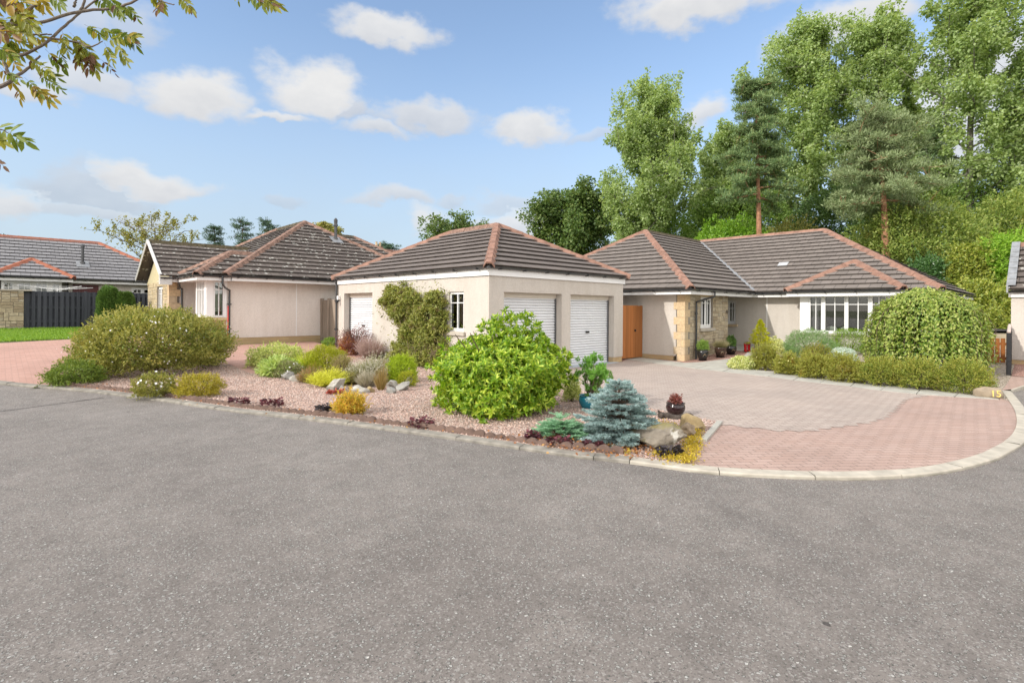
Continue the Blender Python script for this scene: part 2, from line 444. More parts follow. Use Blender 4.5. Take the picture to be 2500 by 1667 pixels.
def paving(name, cols, rot, bw=0.2, bh=0.1, mort=(0.09, 0.075, 0.065), vert=False):
    m, nt, bs = nodes(name)
    p = pos(nt, (1, 1, 1), (0, 0, rot))
    if vert:                                                     # courses run up a wall
        sp0 = nn(nt, 'SeparateXYZ'); nt.links.new(p, sp0.inputs[0]); ad = nn(nt, 'Math', operation='ADD'); cb0 = nn(nt, 'CombineXYZ')
        nt.links.new(sp0.outputs[0], ad.inputs[0]); nt.links.new(sp0.outputs[1], ad.inputs[1])
        nt.links.new(ad.outputs[0], cb0.inputs[0]); nt.links.new(sp0.outputs[2], cb0.inputs[1]); p = cb0.outputs[0]
    b = nn(nt, 'TexBrick'); b.inputs['Scale'].default_value = 1.0
    b.inputs['Brick Width'].default_value = bw; b.inputs['Row Height'].default_value = bh; b.inputs['Mortar Size'].default_value = 0.005
    b.inputs['Mortar Smooth'].default_value = 0.3; b.inputs['Bias'].default_value = 0.0
    b.inputs['Color1'].default_value = c4(cols[0]); b.inputs['Color2'].default_value = c4(cols[1]); b.inputs['Mortar'].default_value = c4(mort)
    nt.links.new(p, b.inputs['Vector'])
    q = pos(nt)
    big = noise(nt, q, 0.7, 6, 0.65); fine = noise(nt, q, 60, 3, 0.7)
    base = mixc(nt, 1.0, b.outputs['Color'], ramp(nt, big, [(0.28, (0.87, 0.875, 0.88)), (0.72, (1.07, 1.06, 1.05))]), 'MULTIPLY')
    base = mixc(nt, 1.0, base, ramp(nt, fine, [(0.25, (0.82, 0.82, 0.82)), (0.75, (1.17, 1.17, 1.17))]), 'MULTIPLY')
    sp = voro(nt, q, 7.0); spn = noise(nt, q, 1.1, 3)                       # pale specks of grit and bird droppings
    n = nn(nt, 'Math', operation='LESS_THAN'); nt.links.new(sp, n.inputs[0]); n.inputs[1].default_value = 0.045
    base = mixc(nt, n.outputs[0], base, (0.48, 0.45, 0.42))
    nt.links.new(base, bs.inputs['Base Color'])
    bs.inputs['Roughness'].default_value = 0.85; bs.inputs['Specular IOR Level'].default_value = 0.3
    mul = nn(nt, 'Math', operation='MULTIPLY_ADD'); nt.links.new(b.outputs['Fac'], mul.inputs[0]); mul.inputs[1].default_value = -1.0; nt.links.new(fine, mul.inputs[2])
    bump(nt, bs, mul.outputs[0], 0.5, 0.004)
    return m

def gravel_mat(name, stops, scale=42):
    m, nt, bs = nodes(name)
    p = pos(nt)
    v = nn(nt, 'TexVoronoi'); v.inputs['Scale'].default_value = scale; nt.links.new(p, v.inputs['Vector'])
    sc = nn(nt, 'SeparateColor'); nt.links.new(v.outputs['Color'], sc.inputs[0])
    base = ramp(nt, sc.outputs[0], stops)
    edge = ramp(nt, v.outputs['Distance'], [(0.35, (1, 1, 1)), (0.75, (0.35, 0.33, 0.32))])
    base = mixc(nt, 1.0, base, edge, 'MULTIPLY')
    big = noise(nt, p, 0.8, 4)
    base = mixc(nt, 1.0, base, ramp(nt, big, [(0.3, (0.85, 0.85, 0.85)), (0.7, (1.1, 1.1, 1.1))]), 'MULTIPLY')
    nt.links.new(base, bs.inputs['Base Color']); bs.inputs['Roughness'].default_value = 0.85
    iv = nn(nt, 'Math', operation='SUBTRACT'); iv.inputs[0].default_value = 1.0; nt.links.new(v.outputs['Distance'], iv.inputs[1])
    bump(nt, bs, iv.outputs[0], 1.0, 0.03)
    return m

def island(name, stops, rough=0.85, bscale=60, bstr=0.4, bdist=0.004, spec=0.3):
    """each separate stone or plank gets its own tone"""
    m, nt, bs = nodes(name)
    g = nn(nt, 'NewGeometry'); p = pos(nt)
    base = ramp(nt, g.outputs['Random Per Island'], stops)
    f = noise(nt, p, bscale * 0.25, 5, 0.65)
    base = mixc(nt, 1.0, base, ramp(nt, f, [(0.28, (0.72, 0.71, 0.70)), (0.72, (1.18, 1.17, 1.14))]), 'MULTIPLY')
    nt.links.new(base, bs.inputs['Base Color']); bs.inputs['Roughness'].default_value = rough; bs.inputs['Specular IOR Level'].default_value = spec
    bump(nt, bs, noise(nt, p, bscale, 5, 0.65), bstr, bdist)
    return m

def wood(name, ca, cb, rough=0.6, grain=(30, 30, 1.2)):
    m, nt, bs = nodes(name)
    g = nn(nt, 'NewGeometry'); p = pos(nt, grain)
    f = noise(nt, p, 1.0, 6, 0.6)
    base = ramp(nt, f, [(0.3, ca), (0.7, cb)])
    base = mixc(nt, 1.0, base, ramp(nt, g.outputs['Random Per Island'], [(0, (0.82, 0.82, 0.82)), (1, (1.15, 1.12, 1.1))]), 'MULTIPLY')
    nt.links.new(base, bs.inputs['Base Color']); bs.inputs['Roughness'].default_value = rough; bs.inputs['Specular IOR Level'].default_value = 0.3
    bump(nt, bs, f, 0.3, 0.003)
    return m

def glass_mat():
    m, nt, bs = nodes('window_glass')
    tr = nn(nt, 'BsdfTransparent'); tr.inputs[0].default_value = (0.80, 0.83, 0.81, 1)
    gl = nn(nt, 'BsdfGlossy'); gl.inputs['Roughness'].default_value = 0.01; gl.inputs['Color'].default_value = (1, 1, 1, 1)
    lw = nn(nt, 'Fresnel'); lw.inputs['IOR'].default_value = 1.52
    f2 = nn(nt, 'Math', operation='MULTIPLY_ADD'); nt.links.new(lw.outputs[0], f2.inputs[0]); f2.inputs[1].default_value = 1.4; f2.inputs[2].default_value = 0.03
    mx = nn(nt, 'MixShader'); nt.links.new(f2.outputs[0], mx.inputs[0]); nt.links.new(tr.outputs[0], mx.inputs[1]); nt.links.new(gl.outputs[0], mx.inputs[2])
    nt.links.new(mx.outputs[0], nt.nodes['Material Output'].inputs[0])
    return m

def rock_mat(name, ca, cb, lich=(0.5, 0.5, 0.46), moss=None):
    m, nt, bs = nodes(name)
    p = pos(nt)
    f = noise(nt, p, 9, 8, 0.7); f2 = noise(nt, p, 5, 5, 0.6); f3 = noise(nt, p, 3.2, 5, 0.6)
    base = ramp(nt, f, [(0.3, ca), (0.7, cb)])
    l = nn(nt, 'MapRange'); nt.links.new(f2, l.inputs[0]); l.inputs[1].default_value = 0.60; l.inputs[2].default_value = 0.66; l.inputs[4].default_value = 0.75
    base = mixc(nt, l.outputs[0], base, lich)
    if moss:
        l2 = nn(nt, 'MapRange'); nt.links.new(f3, l2.inputs[0]); l2.inputs[1].default_value = 0.52; l2.inputs[2].default_value = 0.62; l2.inputs[4].default_value = 0.7
        base = mixc(nt, l2.outputs[0], base, moss)
    nt.links.new(base, bs.inputs['Base Color']); bs.inputs['Roughness'].default_value = 0.88
    bump(nt, bs, f, 0.9, 0.03)
    return m

GAUGE = 0.33
LEAF = 1.55
W_RENDER = render_wall('cream_roughcast', (0.565, 0.522, 0.468))
W_PINK = render_wall('pinkish_roughcast', (0.73, 0.675, 0.62))
T_BROWN = tiles('brown_roof_tiles', (0.115, 0.097, 0.088), (0.197, 0.171, 0.155))
T_PALE = tiles('weathered_brown_tiles', (0.141, 0.123, 0.111), (0.223, 0.195, 0.176))
T_LICHEN = tiles('lichened_tiles', (0.093, 0.078, 0.071), (0.159, 0.136, 0.120), lichen=0.34, moss=0.55)
T_GREY = tiles('grey_roof_tiles', (0.196, 0.196, 0.206), (0.275, 0.275, 0.287))
RIDGE = plain('terracotta_ridge', (0.265, 0.150, 0.110), 0.85, 0.3, 5, 50, 0.4, 0.004)
RIDGE_OLD = plain('weathered_ridge', (0.235, 0.145, 0.11), 0.9, 0.45, 9, 50, 0.5, 0.005)
RIDGE_RED = plain('red_ridge', (0.34, 0.125, 0.075), 0.85, 0.15, 5, 50, 0.3, 0.003)
MOSSY = plain('mossy_ridge', (0.085, 0.07, 0.04), 0.95, 0.5, 12, 40, 0.6, 0.01)
WHITE = plain('white_upvc', (0.80, 0.80, 0.79), 0.35, 0.02, 3)
SHUTTER = plain('white_shutter', (0.70, 0.715, 0.73), 0.38, 0.03, 2)
GUTTER = plain('dark_grey_plastic', (0.045, 0.047, 0.05), 0.22, 0.15, 6, spec=0.6)
LEAD = plain('lead_flashing', (0.23, 0.24, 0.25), 0.5, 0.25, 8, 30, 0.4, 0.01)
BRICK = paving('buff_brick', ((0.44, 0.31, 0.16), (0.52, 0.38, 0.20)), 0.0, 0.225, 0.075, (0.38, 0.32, 0.24), vert=True)
SANDST = plain('dressed_sandstone', (0.56, 0.43, 0.27), 0.85, 0.14, 4, 70, 0.3, 0.004)
SILL = plain('stone_sill', (0.42, 0.38, 0.32), 0.85, 0.12, 6, 60, 0.3, 0.003)
RUBBLE = island('sandstone_rubble', [(0, (0.31, 0.25, 0.17)), (0.35, (0.43, 0.36, 0.25)), (0.7, (0.50, 0.43, 0.31)), (1, (0.39, 0.35, 0.28))], 0.9, 45, 0.8, 0.012)
MORTAR = plain('mortar', (0.26, 0.23, 0.19), 0.95, 0.2, 12, 60, 0.4, 0.005)
GLASS = glass_mat()
DARKROOM = plain('dark_interior', (0.014, 0.013, 0.012), 0.9)
CURTAIN = plain('grey_curtain', (0.28, 0.25, 0.27), 0.95, 0.2, 20)
NET = plain('pale_net_curtain', (0.55, 0.53, 0.5), 0.95, 0.08, 30)
BLIND = plain('white_blind', (0.62, 0.62, 0.60), 0.7, 0.04, 20)
BLACK = plain('black_paint', (0.018, 0.018, 0.02), 0.35, 0.2, 8)
STEEL = plain('grey_metal', (0.16, 0.165, 0.17), 0.4, 0.15, 8, metal=0.7)
ASPHALT = asphalt()
SETTS = paving('red_block_paving', ((0.39, 0.275, 0.23), (0.43, 0.315, 0.27)), R(40), mort=(0.16, 0.12, 0.10))
SETTS_L = paving('red_block_paving_left', ((0.43, 0.255, 0.205), (0.49, 0.305, 0.25)), R(0), mort=(0.30, 0.20, 0.165))
SETTS_G = paving('grey_block_paving', ((0.385, 0.32, 0.28), (0.43, 0.365, 0.32)), R(40), mort=(0.16, 0.13, 0.115))
SLABC = plain('concrete_slab', (0.385, 0.375, 0.33), 0.9, 0.16, 3, 80, 0.35, 0.003)
KERBC = plain('concrete_kerb', (0.43, 0.395, 0.33), 0.9, 0.2, 5, 90, 0.4, 0.004)
KERBD = plain('weathered_kerb', (0.245, 0.228, 0.195), 0.92, 0.35, 7, 90, 0.5, 0.006)
GRAVEL = gravel_mat('pink_gravel_bed', [(0, (.33, .225, .185)), (0.4, (.56, .40, .335)), (0.8, (.68, .52, .45)), (1, (.78, .68, .62))])
GRAVEL_R = gravel_mat('red_gravel', [(0, (0.365, 0.176, 0.135)), (0.5, (0.567, 0.311, 0.243)), (1, (0.743, 0.513, 0.432))])
GRAVEL_G = gravel_mat('buff_gravel', [(0, (0.324, 0.257, 0.189)), (0.5, (0.581, 0.486, 0.378)), (1, (0.810, 0.743, 0.634))])
PEBBLE = island('pink_pebbles', [(0, (.38, .25, .205)), (0.4, (.60, .42, .35)), (0.75, (.72, .55, .475)), (0.95, (.78, .68, .62)), (1, (.42, .40, .38))], 0.8, 120, 0.3, 0.002)
EARTH = plain('grassy_earth', (0.10, 0.11, 0.045), 0.95, 0.4, 2, 20, 0.5, 0.02)
EDGING = plain('red_brown_edging', (0.155, 0.103, 0.082), 0.9, 0.28, 7, 60, 0.5, 0.006)
# ---------------------------------------------------------------- the setting: terrain, road, paving, gravel
def bank(x, y):
    """wooded bank rising behind the houses on the right"""
    s = max(0.0, x - 31.0 - 0.15 * max(0, y - 25)); t = max(0.0, min(1.0, (46 - y) / 20))
    return min(s * 0.30, 5.5) * t

def build_ground():
    xs = sorted(set([-600, -250, -100, -50, -25] + list(range(-20, 82, 1)) + [90, 110, 150, 260, 600]))
    ys = sorted(set([-600, -250, -100, -50] + list(range(-40, 82, 1)) + [90, 110, 150, 260, 600]))
    V = np.array([(x, y, gz(x, y) + bank(x, y) - 0.06) for y in ys for x in xs], float)
    nx = len(xs)
    F = np.array([(j * nx + i, j * nx + i + 1, (j + 1) * nx + i + 1, (j + 1) * nx + i) for j in range(len(ys) - 1) for i in range(nx - 1)])
    o = np_mesh('ground', V, F, EARTH); o['kind'] = 'structure'
build_ground()

def sheet(name, pts, off, mat, kind='structure', parent=None):
    """flat covering that follows the ground; pts are (x, y)"""
    from mathutils.geometry import delaunay_2d_cdt
    n_ = len(pts); vs2, _, fs2, *_r = delaunay_2d_cdt([Vector((p[0], p[1])) for p in pts], [(i, (i + 1) % n_) for i in range(n_)], [], 1, 1e-5)
    bm = bmesh.new()
    vs = [bm.verts.new((p[0], p[1], 0)) for p in vs2]
    for f in fs2:
        try: bm.faces.new([vs[i] for i in f])
        except ValueError: pass
    x0, x1 = min(p[0] for p in pts), max(p[0] for p in pts); y0, y1 = min(p[1] for p in pts), max(p[1] for p in pts)
    cuts = [((x, 0, 0), (1, 0, 0)) for x in list(range(16, 23)) if x0 < x < x1] + [((0, y, 0), (0, 1, 0)) for y in [12, 12.5, 13, 13.5, 14, 15, 16, 52] if y0 < y < y1]
    for co, no in cuts:
        bmesh.ops.bisect_plane(bm, geom=bm.verts[:] + bm.edges[:] + bm.faces[:], plane_co=co, plane_no=no)
    for v in bm.verts: v.co.z = gz(v.co.x, v.co.y) + off
    bmesh.ops.recalc_face_normals(bm, faces=bm.faces[:])
    if sum(f.normal.z for f in bm.faces) < 0: bmesh.ops.reverse_faces(bm, faces=bm.faces[:])
    me = bpy.data.meshes.new(name); bm.to_mesh(me); bm.free(); me.materials.append(mat)
    o = link(bpy.data.objects.new(name, me), parent)
    if kind: o['kind'] = kind
    return o

def g2(*pts): return [tuple(G(*p)[:2]) for p in pts]

def smooth(pts, n=4):
    """Catmull-Rom through the points"""
    P = [np.array(p, float) for p in pts]; out = []
    for i in range(len(P) - 1):
        a = P[max(i - 1, 0)]; b = P[i]; c = P[i + 1]; d = P[min(i + 2, len(P) - 1)]
        for k in range(n):
            t = k / n
            out.append(tuple(0.5 * ((2 * b) + (c - a) * t + (2 * a - 5 * b + 4 * c - d) * t * t + (3 * b - a - 3 * c + d) * t ** 3)))
    return out + [tuple(P[-1])]

def offset(pts, d):
    out = []
    for i, p in enumerate(pts):
        a = np.array(pts[max(i - 1, 0)]); b = np.array(pts[min(i + 1, len(pts) - 1)])
        t = (b - a) / np.linalg.norm(b - a)
        out.append((p[0] - t[1] * d, p[1] + t[0] * d))
    return out

# outer edge of the kerb (the road's edge), from the far left round to the neighbour's drive
left_far = [(-9.0, 27.0), (-5.0, 22.0)]
kerb_px = [(0, 936), (112, 945), (320, 967), (553, 1000), (808, 1029), (1080, 1065), (1300, 1097), (1415, 1113), (1537, 1126), (1732, 1151), (1900, 1161), (2078, 1166), (2231, 1159), (2334, 1145), (2423, 1122), (2461, 1104), (2500, 1080)]
kerb_curve = left_far + g2(*kerb_px)
turn = g2((2516, 1055), (2517, 1030), (2507, 1003), (2487, 976), (2469, 955))
kerb_out = smooth(kerb_curve + turn, 5)
KW = 0.155
kerb_in = offset(kerb_out, KW)
end = np.array(kerb_out[-1])
far_right = g2((2500, 949))[0]

# carriageway: everything on the camera's side of the kerb
beyond = [(far_right[0] + 0.02, far_right[1]), (far_right[0] + 1.6, far_right[1] - 4.0), (16, -14), (12, -60), (-60, -60), (-60, 60), (-14, 34)]
road = sheet('road', list(kerb_out) + beyond, -0.028, ASPHALT)

def strip(name, inner, outer, z_in, z_out, mat, k0, k1, face=True):
    mb = MB()
    for i in range(k0, k1):
        a, b, c, d = inner[i], inner[i + 1], outer[i + 1], outer[i]
        q = lambda p, z: (p[0], p[1], gz(*p) + z)
        mb.poly([q(d, z_out), q(c, z_out), q(b, z_in), q(a, z_in)])
        if face:
            mb.poly([q(d, -0.1), q(c, -0.1), q(c, z_out), q(d, z_out)])
            mb.poly([q(b, -0.1), q(a, -0.1), q(a, z_in), q(b, z_in)])
    o = mb.obj(name, mat); o['kind'] = 'structure'; return o

# kerbstones: weathered flush ones along the garden, pale dropped ones round the drive
def kerbstones():
    segs = []; L = 0.0; pts_o = np.array(kerb_out); d = np.r_[0, np.cumsum(np.linalg.norm(np.diff(pts_o, axis=0), axis=1))]
    tot = d[-1]; step = 0.915
    def at(s):
        return np.array([np.interp(s, d, pts_o[:, 0]), np.interp(s, d, pts_o[:, 1])])
    pts_i = np.array(kerb_in)
    def ati(s):
        return np.array([np.interp(s, d, pts_i[:, 0]), np.interp(s, d, pts_i[:, 1])])
    start_pale = d[np.argmin(np.linalg.norm(pts_o - np.array(G(1537, 1126)[:2]), axis=1))]
    for nm, s0, s1, mat in (('kerb', 0, start_pale, KERBD), ('kerb_dropped', start_pale, tot, KERBC)):
        mb = MB(); s = s0
        while s < s1 - 0.05:
            e = min(s + step, s1); n = 3
            jo = rng.uniform(-0.004, 0.004); jz = rng.uniform(-0.004, 0.004)
            for k in range(n):
                a = s + 0.004 + (e - s - 0.008) * k / n; b = s + 0.004 + (e - s - 0.008) * (k + 1) / n
                o1, o2, i1, i2 = at(a), at(b), ati(a), ati(b)
                z = lambda p, h: (p[0], p[1], gz(*p) + h + jz)
                ht = 0.012 if nm == 'kerb' else 0.012
                m1 = o1 + (i1 - o1) * 0.08; m2 = o2 + (i2 - o2) * 0.08
                mb.poly([z(o1, ht - 0.012), z(o2, ht - 0.012), z(m2, ht), z(m1, ht)])
                mb.poly([z(m1, ht), z(m2, ht), z(i2, ht + 0.004), z(i1, ht + 0.004)])
                mb.poly([z(o1, -0.1), z(o2, -0.1), z(o2, ht - 0.012), z(o1, ht - 0.012)])
                mb.poly([z(i2, -0.1), z(i1, -0.1), z(i1, ht + 0.004), z(i2, ht + 0.004)])
            c0, c1 = at(s + .004), ati(s + .004); c2, c3 = at(e - .004), ati(e - .004)
            mb.poly([z(c1, -0.1), z(c0, -0.1), z(c0, ht - .012), z(c1, ht + .004)])
            mb.poly([z(c2, -0.1), z(c3, -0.1), z(c3, ht + .004), z(c2, ht - .012)])
            s = e
        o = mb.obj(nm, mat); o['kind'] = 'structure'
    mb = MB()                                                    # bedding concrete under the joints
    for i in range(len(kerb_in) - 1):
        q = lambda p, z: (p[0], p[1], gz(*p) + z)
        mb.poly([q(kerb_out[i], -0.02), q(kerb_out[i + 1], -0.02), q(kerb_in[i + 1], -0.02), q(kerb_in[i], -0.02)])
    o = mb.obj('kerb_bedding', EARTH); o['kind'] = 'structure'
kerbstones()

def nearest(p):
    return int(np.argmin(np.linalg.norm(np.array(kerb_in) - np.array(p), axis=1)))
i_gl = nearest(G(112, 940)[:2]); i_gr = nearest(G(1672, 1132)[:2]); i_end = len(kerb_in) - 1

# red block drive of the left house, up to the lawn and its wall
lawn_edge = g2((-260, 846), (0, 838), (199, 827), (330, 822))
sheet('driveway_left', kerb_in[0:i_gl + 6] + [(4.3, 13.2), (5.6, 14.2), (7.4, 14.6), (8.6, 15.2), (8.6, 18.0), (8.6, 19.85), (5.0, 19.6)] + [(4.2, 24.0)] + lawn_edge[::-1] + [(-8, 34)], 0.006, SETTS_L)
sheet('lawn_base', lawn_edge + [(4.2, 24.2), (4.0, 29.0), (-10, 30.5), (-12, 36), (-8.0, 34)], 0.0, EARTH)

# pink gravel garden in front of the garage
bed_r = g2((1672, 1128), (1711, 1077), (1752, 1031), (1640, 1008), (1560, 992), (1480, 972))
garage_side = [(9.4, 8.9), (9.05, 9.72)]
bed = kerb_in[i_gl:i_gr + 1] + bed_r + garage_side + [(8.6, 9.72), (8.6, 15.25), (7.4, 14.7), (5.6, 14.3), (4.3, 13.3)] + g2((560, 890), (200, 905))
sheet('gravel_bed', bed, 0.012, GRAVEL)
bed_poly = np.array(bed)

# shared drive: grey setts in the middle, red border curving round
inter = g2((1760, 1037), (1850, 1047), (1900, 1052), (1976, 1053), (2053, 1043), (2117, 1033), (2168, 1018), (2198, 987), (2219, 974), (2265, 966))
def zig(pts, amp=0.11):
    out = []; k = 0
    for a, b in zip(pts, pts[1:]):
        a = np.array(a); b = np.array(b); L = np.linalg.norm(b - a); n = max(1, int(L / 0.13)); t = (b - a) / L; nrm = np.array([-t[1], t[0]])
        for i in range(n):
            out.append(tuple(a + (b - a) * i / n + nrm * (amp * (0.5 if k % 2 else -0.5) * rng.uniform(0.5, 1.3)))); k += 1
    return out + [tuple(pts[-1])]
inter_z = zig(inter)
slab_in = g2((2440, 976), (2331, 969), (2237, 963), (2150, 954), (2076, 944), (2002, 936), (1937, 928.5), (1875, 920), (1819, 914), (1765, 908), (1700, 901), (1640, 893), (1580, 885), (1530, 878))
slab_out = g2((2412, 972), (2340, 962), (2247, 951.5), (2168, 941), (2091, 932), (2020, 925), (1957, 918), (1900, 910.5), (1844, 904), (1787, 899), (1727, 893), (1668, 886), (1610, 879), (1560, 873))
drive_red = kerb_in[i_gr:i_end] + slab_in + [(14.3, 9.72), (9.05, 9.72), (9.4, 8.9)] + bed_r[1:][::-1] + bed_r[0:1]
sheet('driveway_red_border', drive_red, 0.001, SETTS)
drive_grey = inter_z + slab_in[2:] + [(14.3, 9.72), (9.05, 9.72), (9.4, 8.9)] + bed_r[3:][::-1] + bed_r[2:3]
sheet('driveway', drive_grey, 0.006, SETTS_G)

# concrete paving slabs along the drive's far side and the path to the porch
def slab_row():
    mb = MB(); A = np.array(slab_in[::-1]); B = np.array(slab_out[::-1])
    dA = np.r_[0, np.cumsum(np.linalg.norm(np.diff(A, axis=0), axis=1))]; tot = dA[-1]
    n = 13
    def at(P, s): return np.array([np.interp(s, dA, P[:, 0]), np.interp(s, dA, P[:, 1])])
    for k in range(n):
        s0 = dA[k] + 0.007; s1 = dA[k + 1] - 0.007; z = rng.uniform(0.010, 0.018)
        q = [at(A, s0), at(A, s1), at(B, s1), at(B, s0)]
        P = [(p[0], p[1], gz(*p) + z) for p in q]; Q = [(p[0], p[1], gz(*p) - 0.05) for p in q]
        mb.poly(P)
        for i in range(4): mb.poly([Q[i], Q[(i + 1) % 4], P[(i + 1) % 4], P[i]])
    o = mb.obj('paving_slabs', SLABC); o['kind'] = 'structure'
slab_row()
path = g2((1690, 884), (1790, 893)) + g2((1845, 862), (1880, 855)) + [(20.78, 8.0), (20.78, 9.4), (19.3, 9.4), (19.3, 8.1)] + g2((1782, 864), (1758, 876))
sheet('path', [slab_out[11], slab_out[10], slab_out[9], slab_out[8], (17.6, 6.75), (18.6, 6.9), (20.78, 6.95), (20.78, 9.9), (19.2, 9.9), (19.2, 7.75), (17.7, 7.35)], 0.009, SLABC)
sheet('gravel_by_pots', [slab_out[10], (17.7, 7.2), (19.3, 7.6), (19.3, 8.47), (15.94, 8.47), (15.94, 10.2), (14.4, 10.2), (14.32, 9.6), slab_in[13], slab_in[12], slab_in[11]], 0.004, GRAVEL_R)
sheet('gravel_by_wall', [(18.6, 6.7), (20.78, 6.7), (20.78, 6.95), (18.6, 6.9)], 0.012, GRAVEL_R)
# planted bed behind the slabs
sheet('planting_bed', slab_out[0:9] + [(17.6, 6.75), (18.6, 6.7), (20.78, 6.7), (20.28, 6.4), (20.28, 3.7), (20.7, 2.0), (20.3, 1.25), (17.6, 1.02), (14.6, 0.98)], 0.008, GRAVEL_G)
# neighbour's frontage on the far right: gravel, red setts, tarmac
post = G(2457, 927)
sheet('side_gravel', [(20.3, 1.32), (22.5, 1.7), (26, 2.8), (26, 1.3), (21.0, 0.9), (17.7, 0.84), tuple(kerb_in[i_end]), tuple(kerb_in[i_end - 6]), (14.4, 1.1), (17.6, 1.12)], 0.004, GRAVEL_G)
kr = g2((2449, 955), (2452, 930))
sheet('neighbour_gravel', [(17.75, 0.86), (20.6, 0.9), (20.6, -8), (17.75, -8)], 0.004, GRAVEL_R)
sheet('neighbour_setts', [tuple(kerb_in[i_end]), (17.7, 0.86), (17.73, -8), (15.6, -8), g2((2500, 946))[0]], 0.003, SETTS)
mb = MB(); a = np.array(G(2470, 954)[:2]); b = np.array(G(2500, 947)[:2]); b = a + (b - a) * 6; nrm = np.array([0.12, 0.02])
P = [(p[0], p[1], gz(*p) + 0.012) for p in (a, b, b + nrm, a + nrm)]; Q = [(p[0], p[1], p[2] - 0.1) for p in P]
mb.poly(P); [mb.poly([Q[i], Q[(i + 1) % 4], P[(i + 1) % 4], P[i]]) for i in range(4)]
mb.obj('kerb_neighbour', KERBC)['kind'] = 'structure'
# edging kerb between the gravel garden and the drive
mb = MB(); e = [np.array(p) for p in bed_r[0:3]]
for a, b in zip(e[1:], e[2:]):
    t = (b - a) / np.linalg.norm(b - a); n2 = np.array([t[1], -t[0]]) * 0.07
    P = [(p[0], p[1], gz(*p) + 0.03) for p in (a - n2 * .1, a + n2, b + n2, b - n2 * .1)]; Q = [(p[0], p[1], p[2] - 0.1) for p in P]
    mb.poly(P); [mb.poly([Q[i], Q[(i + 1) % 4], P[(i + 1) % 4], P[i]]) for i in range(4)]
mb.obj('kerb_edging', SLABC)['kind'] = 'structure'

# dark bitumen joint across the carriageway
a, b = np.array(G(-60, 1008)[:2]), np.array(G(252, 967)[:2]); t_ = (b - a) / np.linalg.norm(b - a); n_ = np.array([-t_[1], t_[0]]); mb = MB(); prev = None
for k in range(40):
    p = a + (b - a) * k / 39 + n_ * (rng.normal() * .008); w_ = .010 + .006 * rng.random(); q = (p - n_ * w_, p + n_ * w_)
    if prev is not None: mb.poly([(r[0], r[1], gz(*r) - .0225) for r in (prev[0], q[0], q[1], prev[1])])
    prev = q
mb.obj('road_joint', plain('bitumen_joint', (.05, .045, .042), .7, .2, 20))['kind'] = 'structure'
# ---------------------------------------------------------------- building helpers
PITCH = 0.607

def wall_grid(mb, axis, at, u0, u1, z0, z1, th, holes=()):
    """a wall in the plane x=at (axis 'x') or y=at (axis 'y'), thickness th going inward (+), with rectangular openings (u0,u1,z0,z1)"""
    us = sorted({u0, u1, *[h[0] for h in holes], *[h[1] for h in holes]}); zs = sorted({z0, z1, *[h[2] for h in holes], *[h[3] for h in holes]})
    def solid(i, j):
        if i < 0 or j < 0 or i >= len(us) - 1 or j >= len(zs) - 1: return False
        cu = (us[i] + us[i + 1]) / 2; cz = (zs[j] + zs[j + 1]) / 2
        return not any(h[0] < cu < h[1] and h[2] < cz < h[3] for h in holes)
    P = (lambda u, w, z: (at + w, u, z)) if axis == 'x' else (lambda u, w, z: (u, at + w, z))
    for i in range(len(us) - 1):
        for j in range(len(zs) - 1):
            if not solid(i, j): continue
            a, b, c, d = us[i], us[i + 1], zs[j], zs[j + 1]
            mb.poly([P(a, 0, c), P(b, 0, c), P(b, 0, d), P(a, 0, d)]); mb.poly([P(a, th, c), P(a, th, d), P(b, th, d), P(b, th, c)])
            if not solid(i - 1, j): mb.poly([P(a, 0, c), P(a, 0, d), P(a, th, d), P(a, th, c)])
            if not solid(i + 1, j): mb.poly([P(b, 0, c), P(b, th, c), P(b, th, d), P(b, 0, d)])
            if not solid(i, j - 1): mb.poly([P(a, 0, c), P(a, th, c), P(b, th, c), P(b, 0, c)])
            if not solid(i, j + 1): mb.poly([P(a, 0, d), P(b, 0, d), P(b, th, d), P(a, th, d)])

def ubox(mb, axis, at, u0, u1, w0, w1, z0, z1):
    if axis == 'x': mb.box(at + w0, u0, z0, at + w1, u1, z1)
    else: mb.box(u0, at + w0, z0, u1, at + w1, z1)

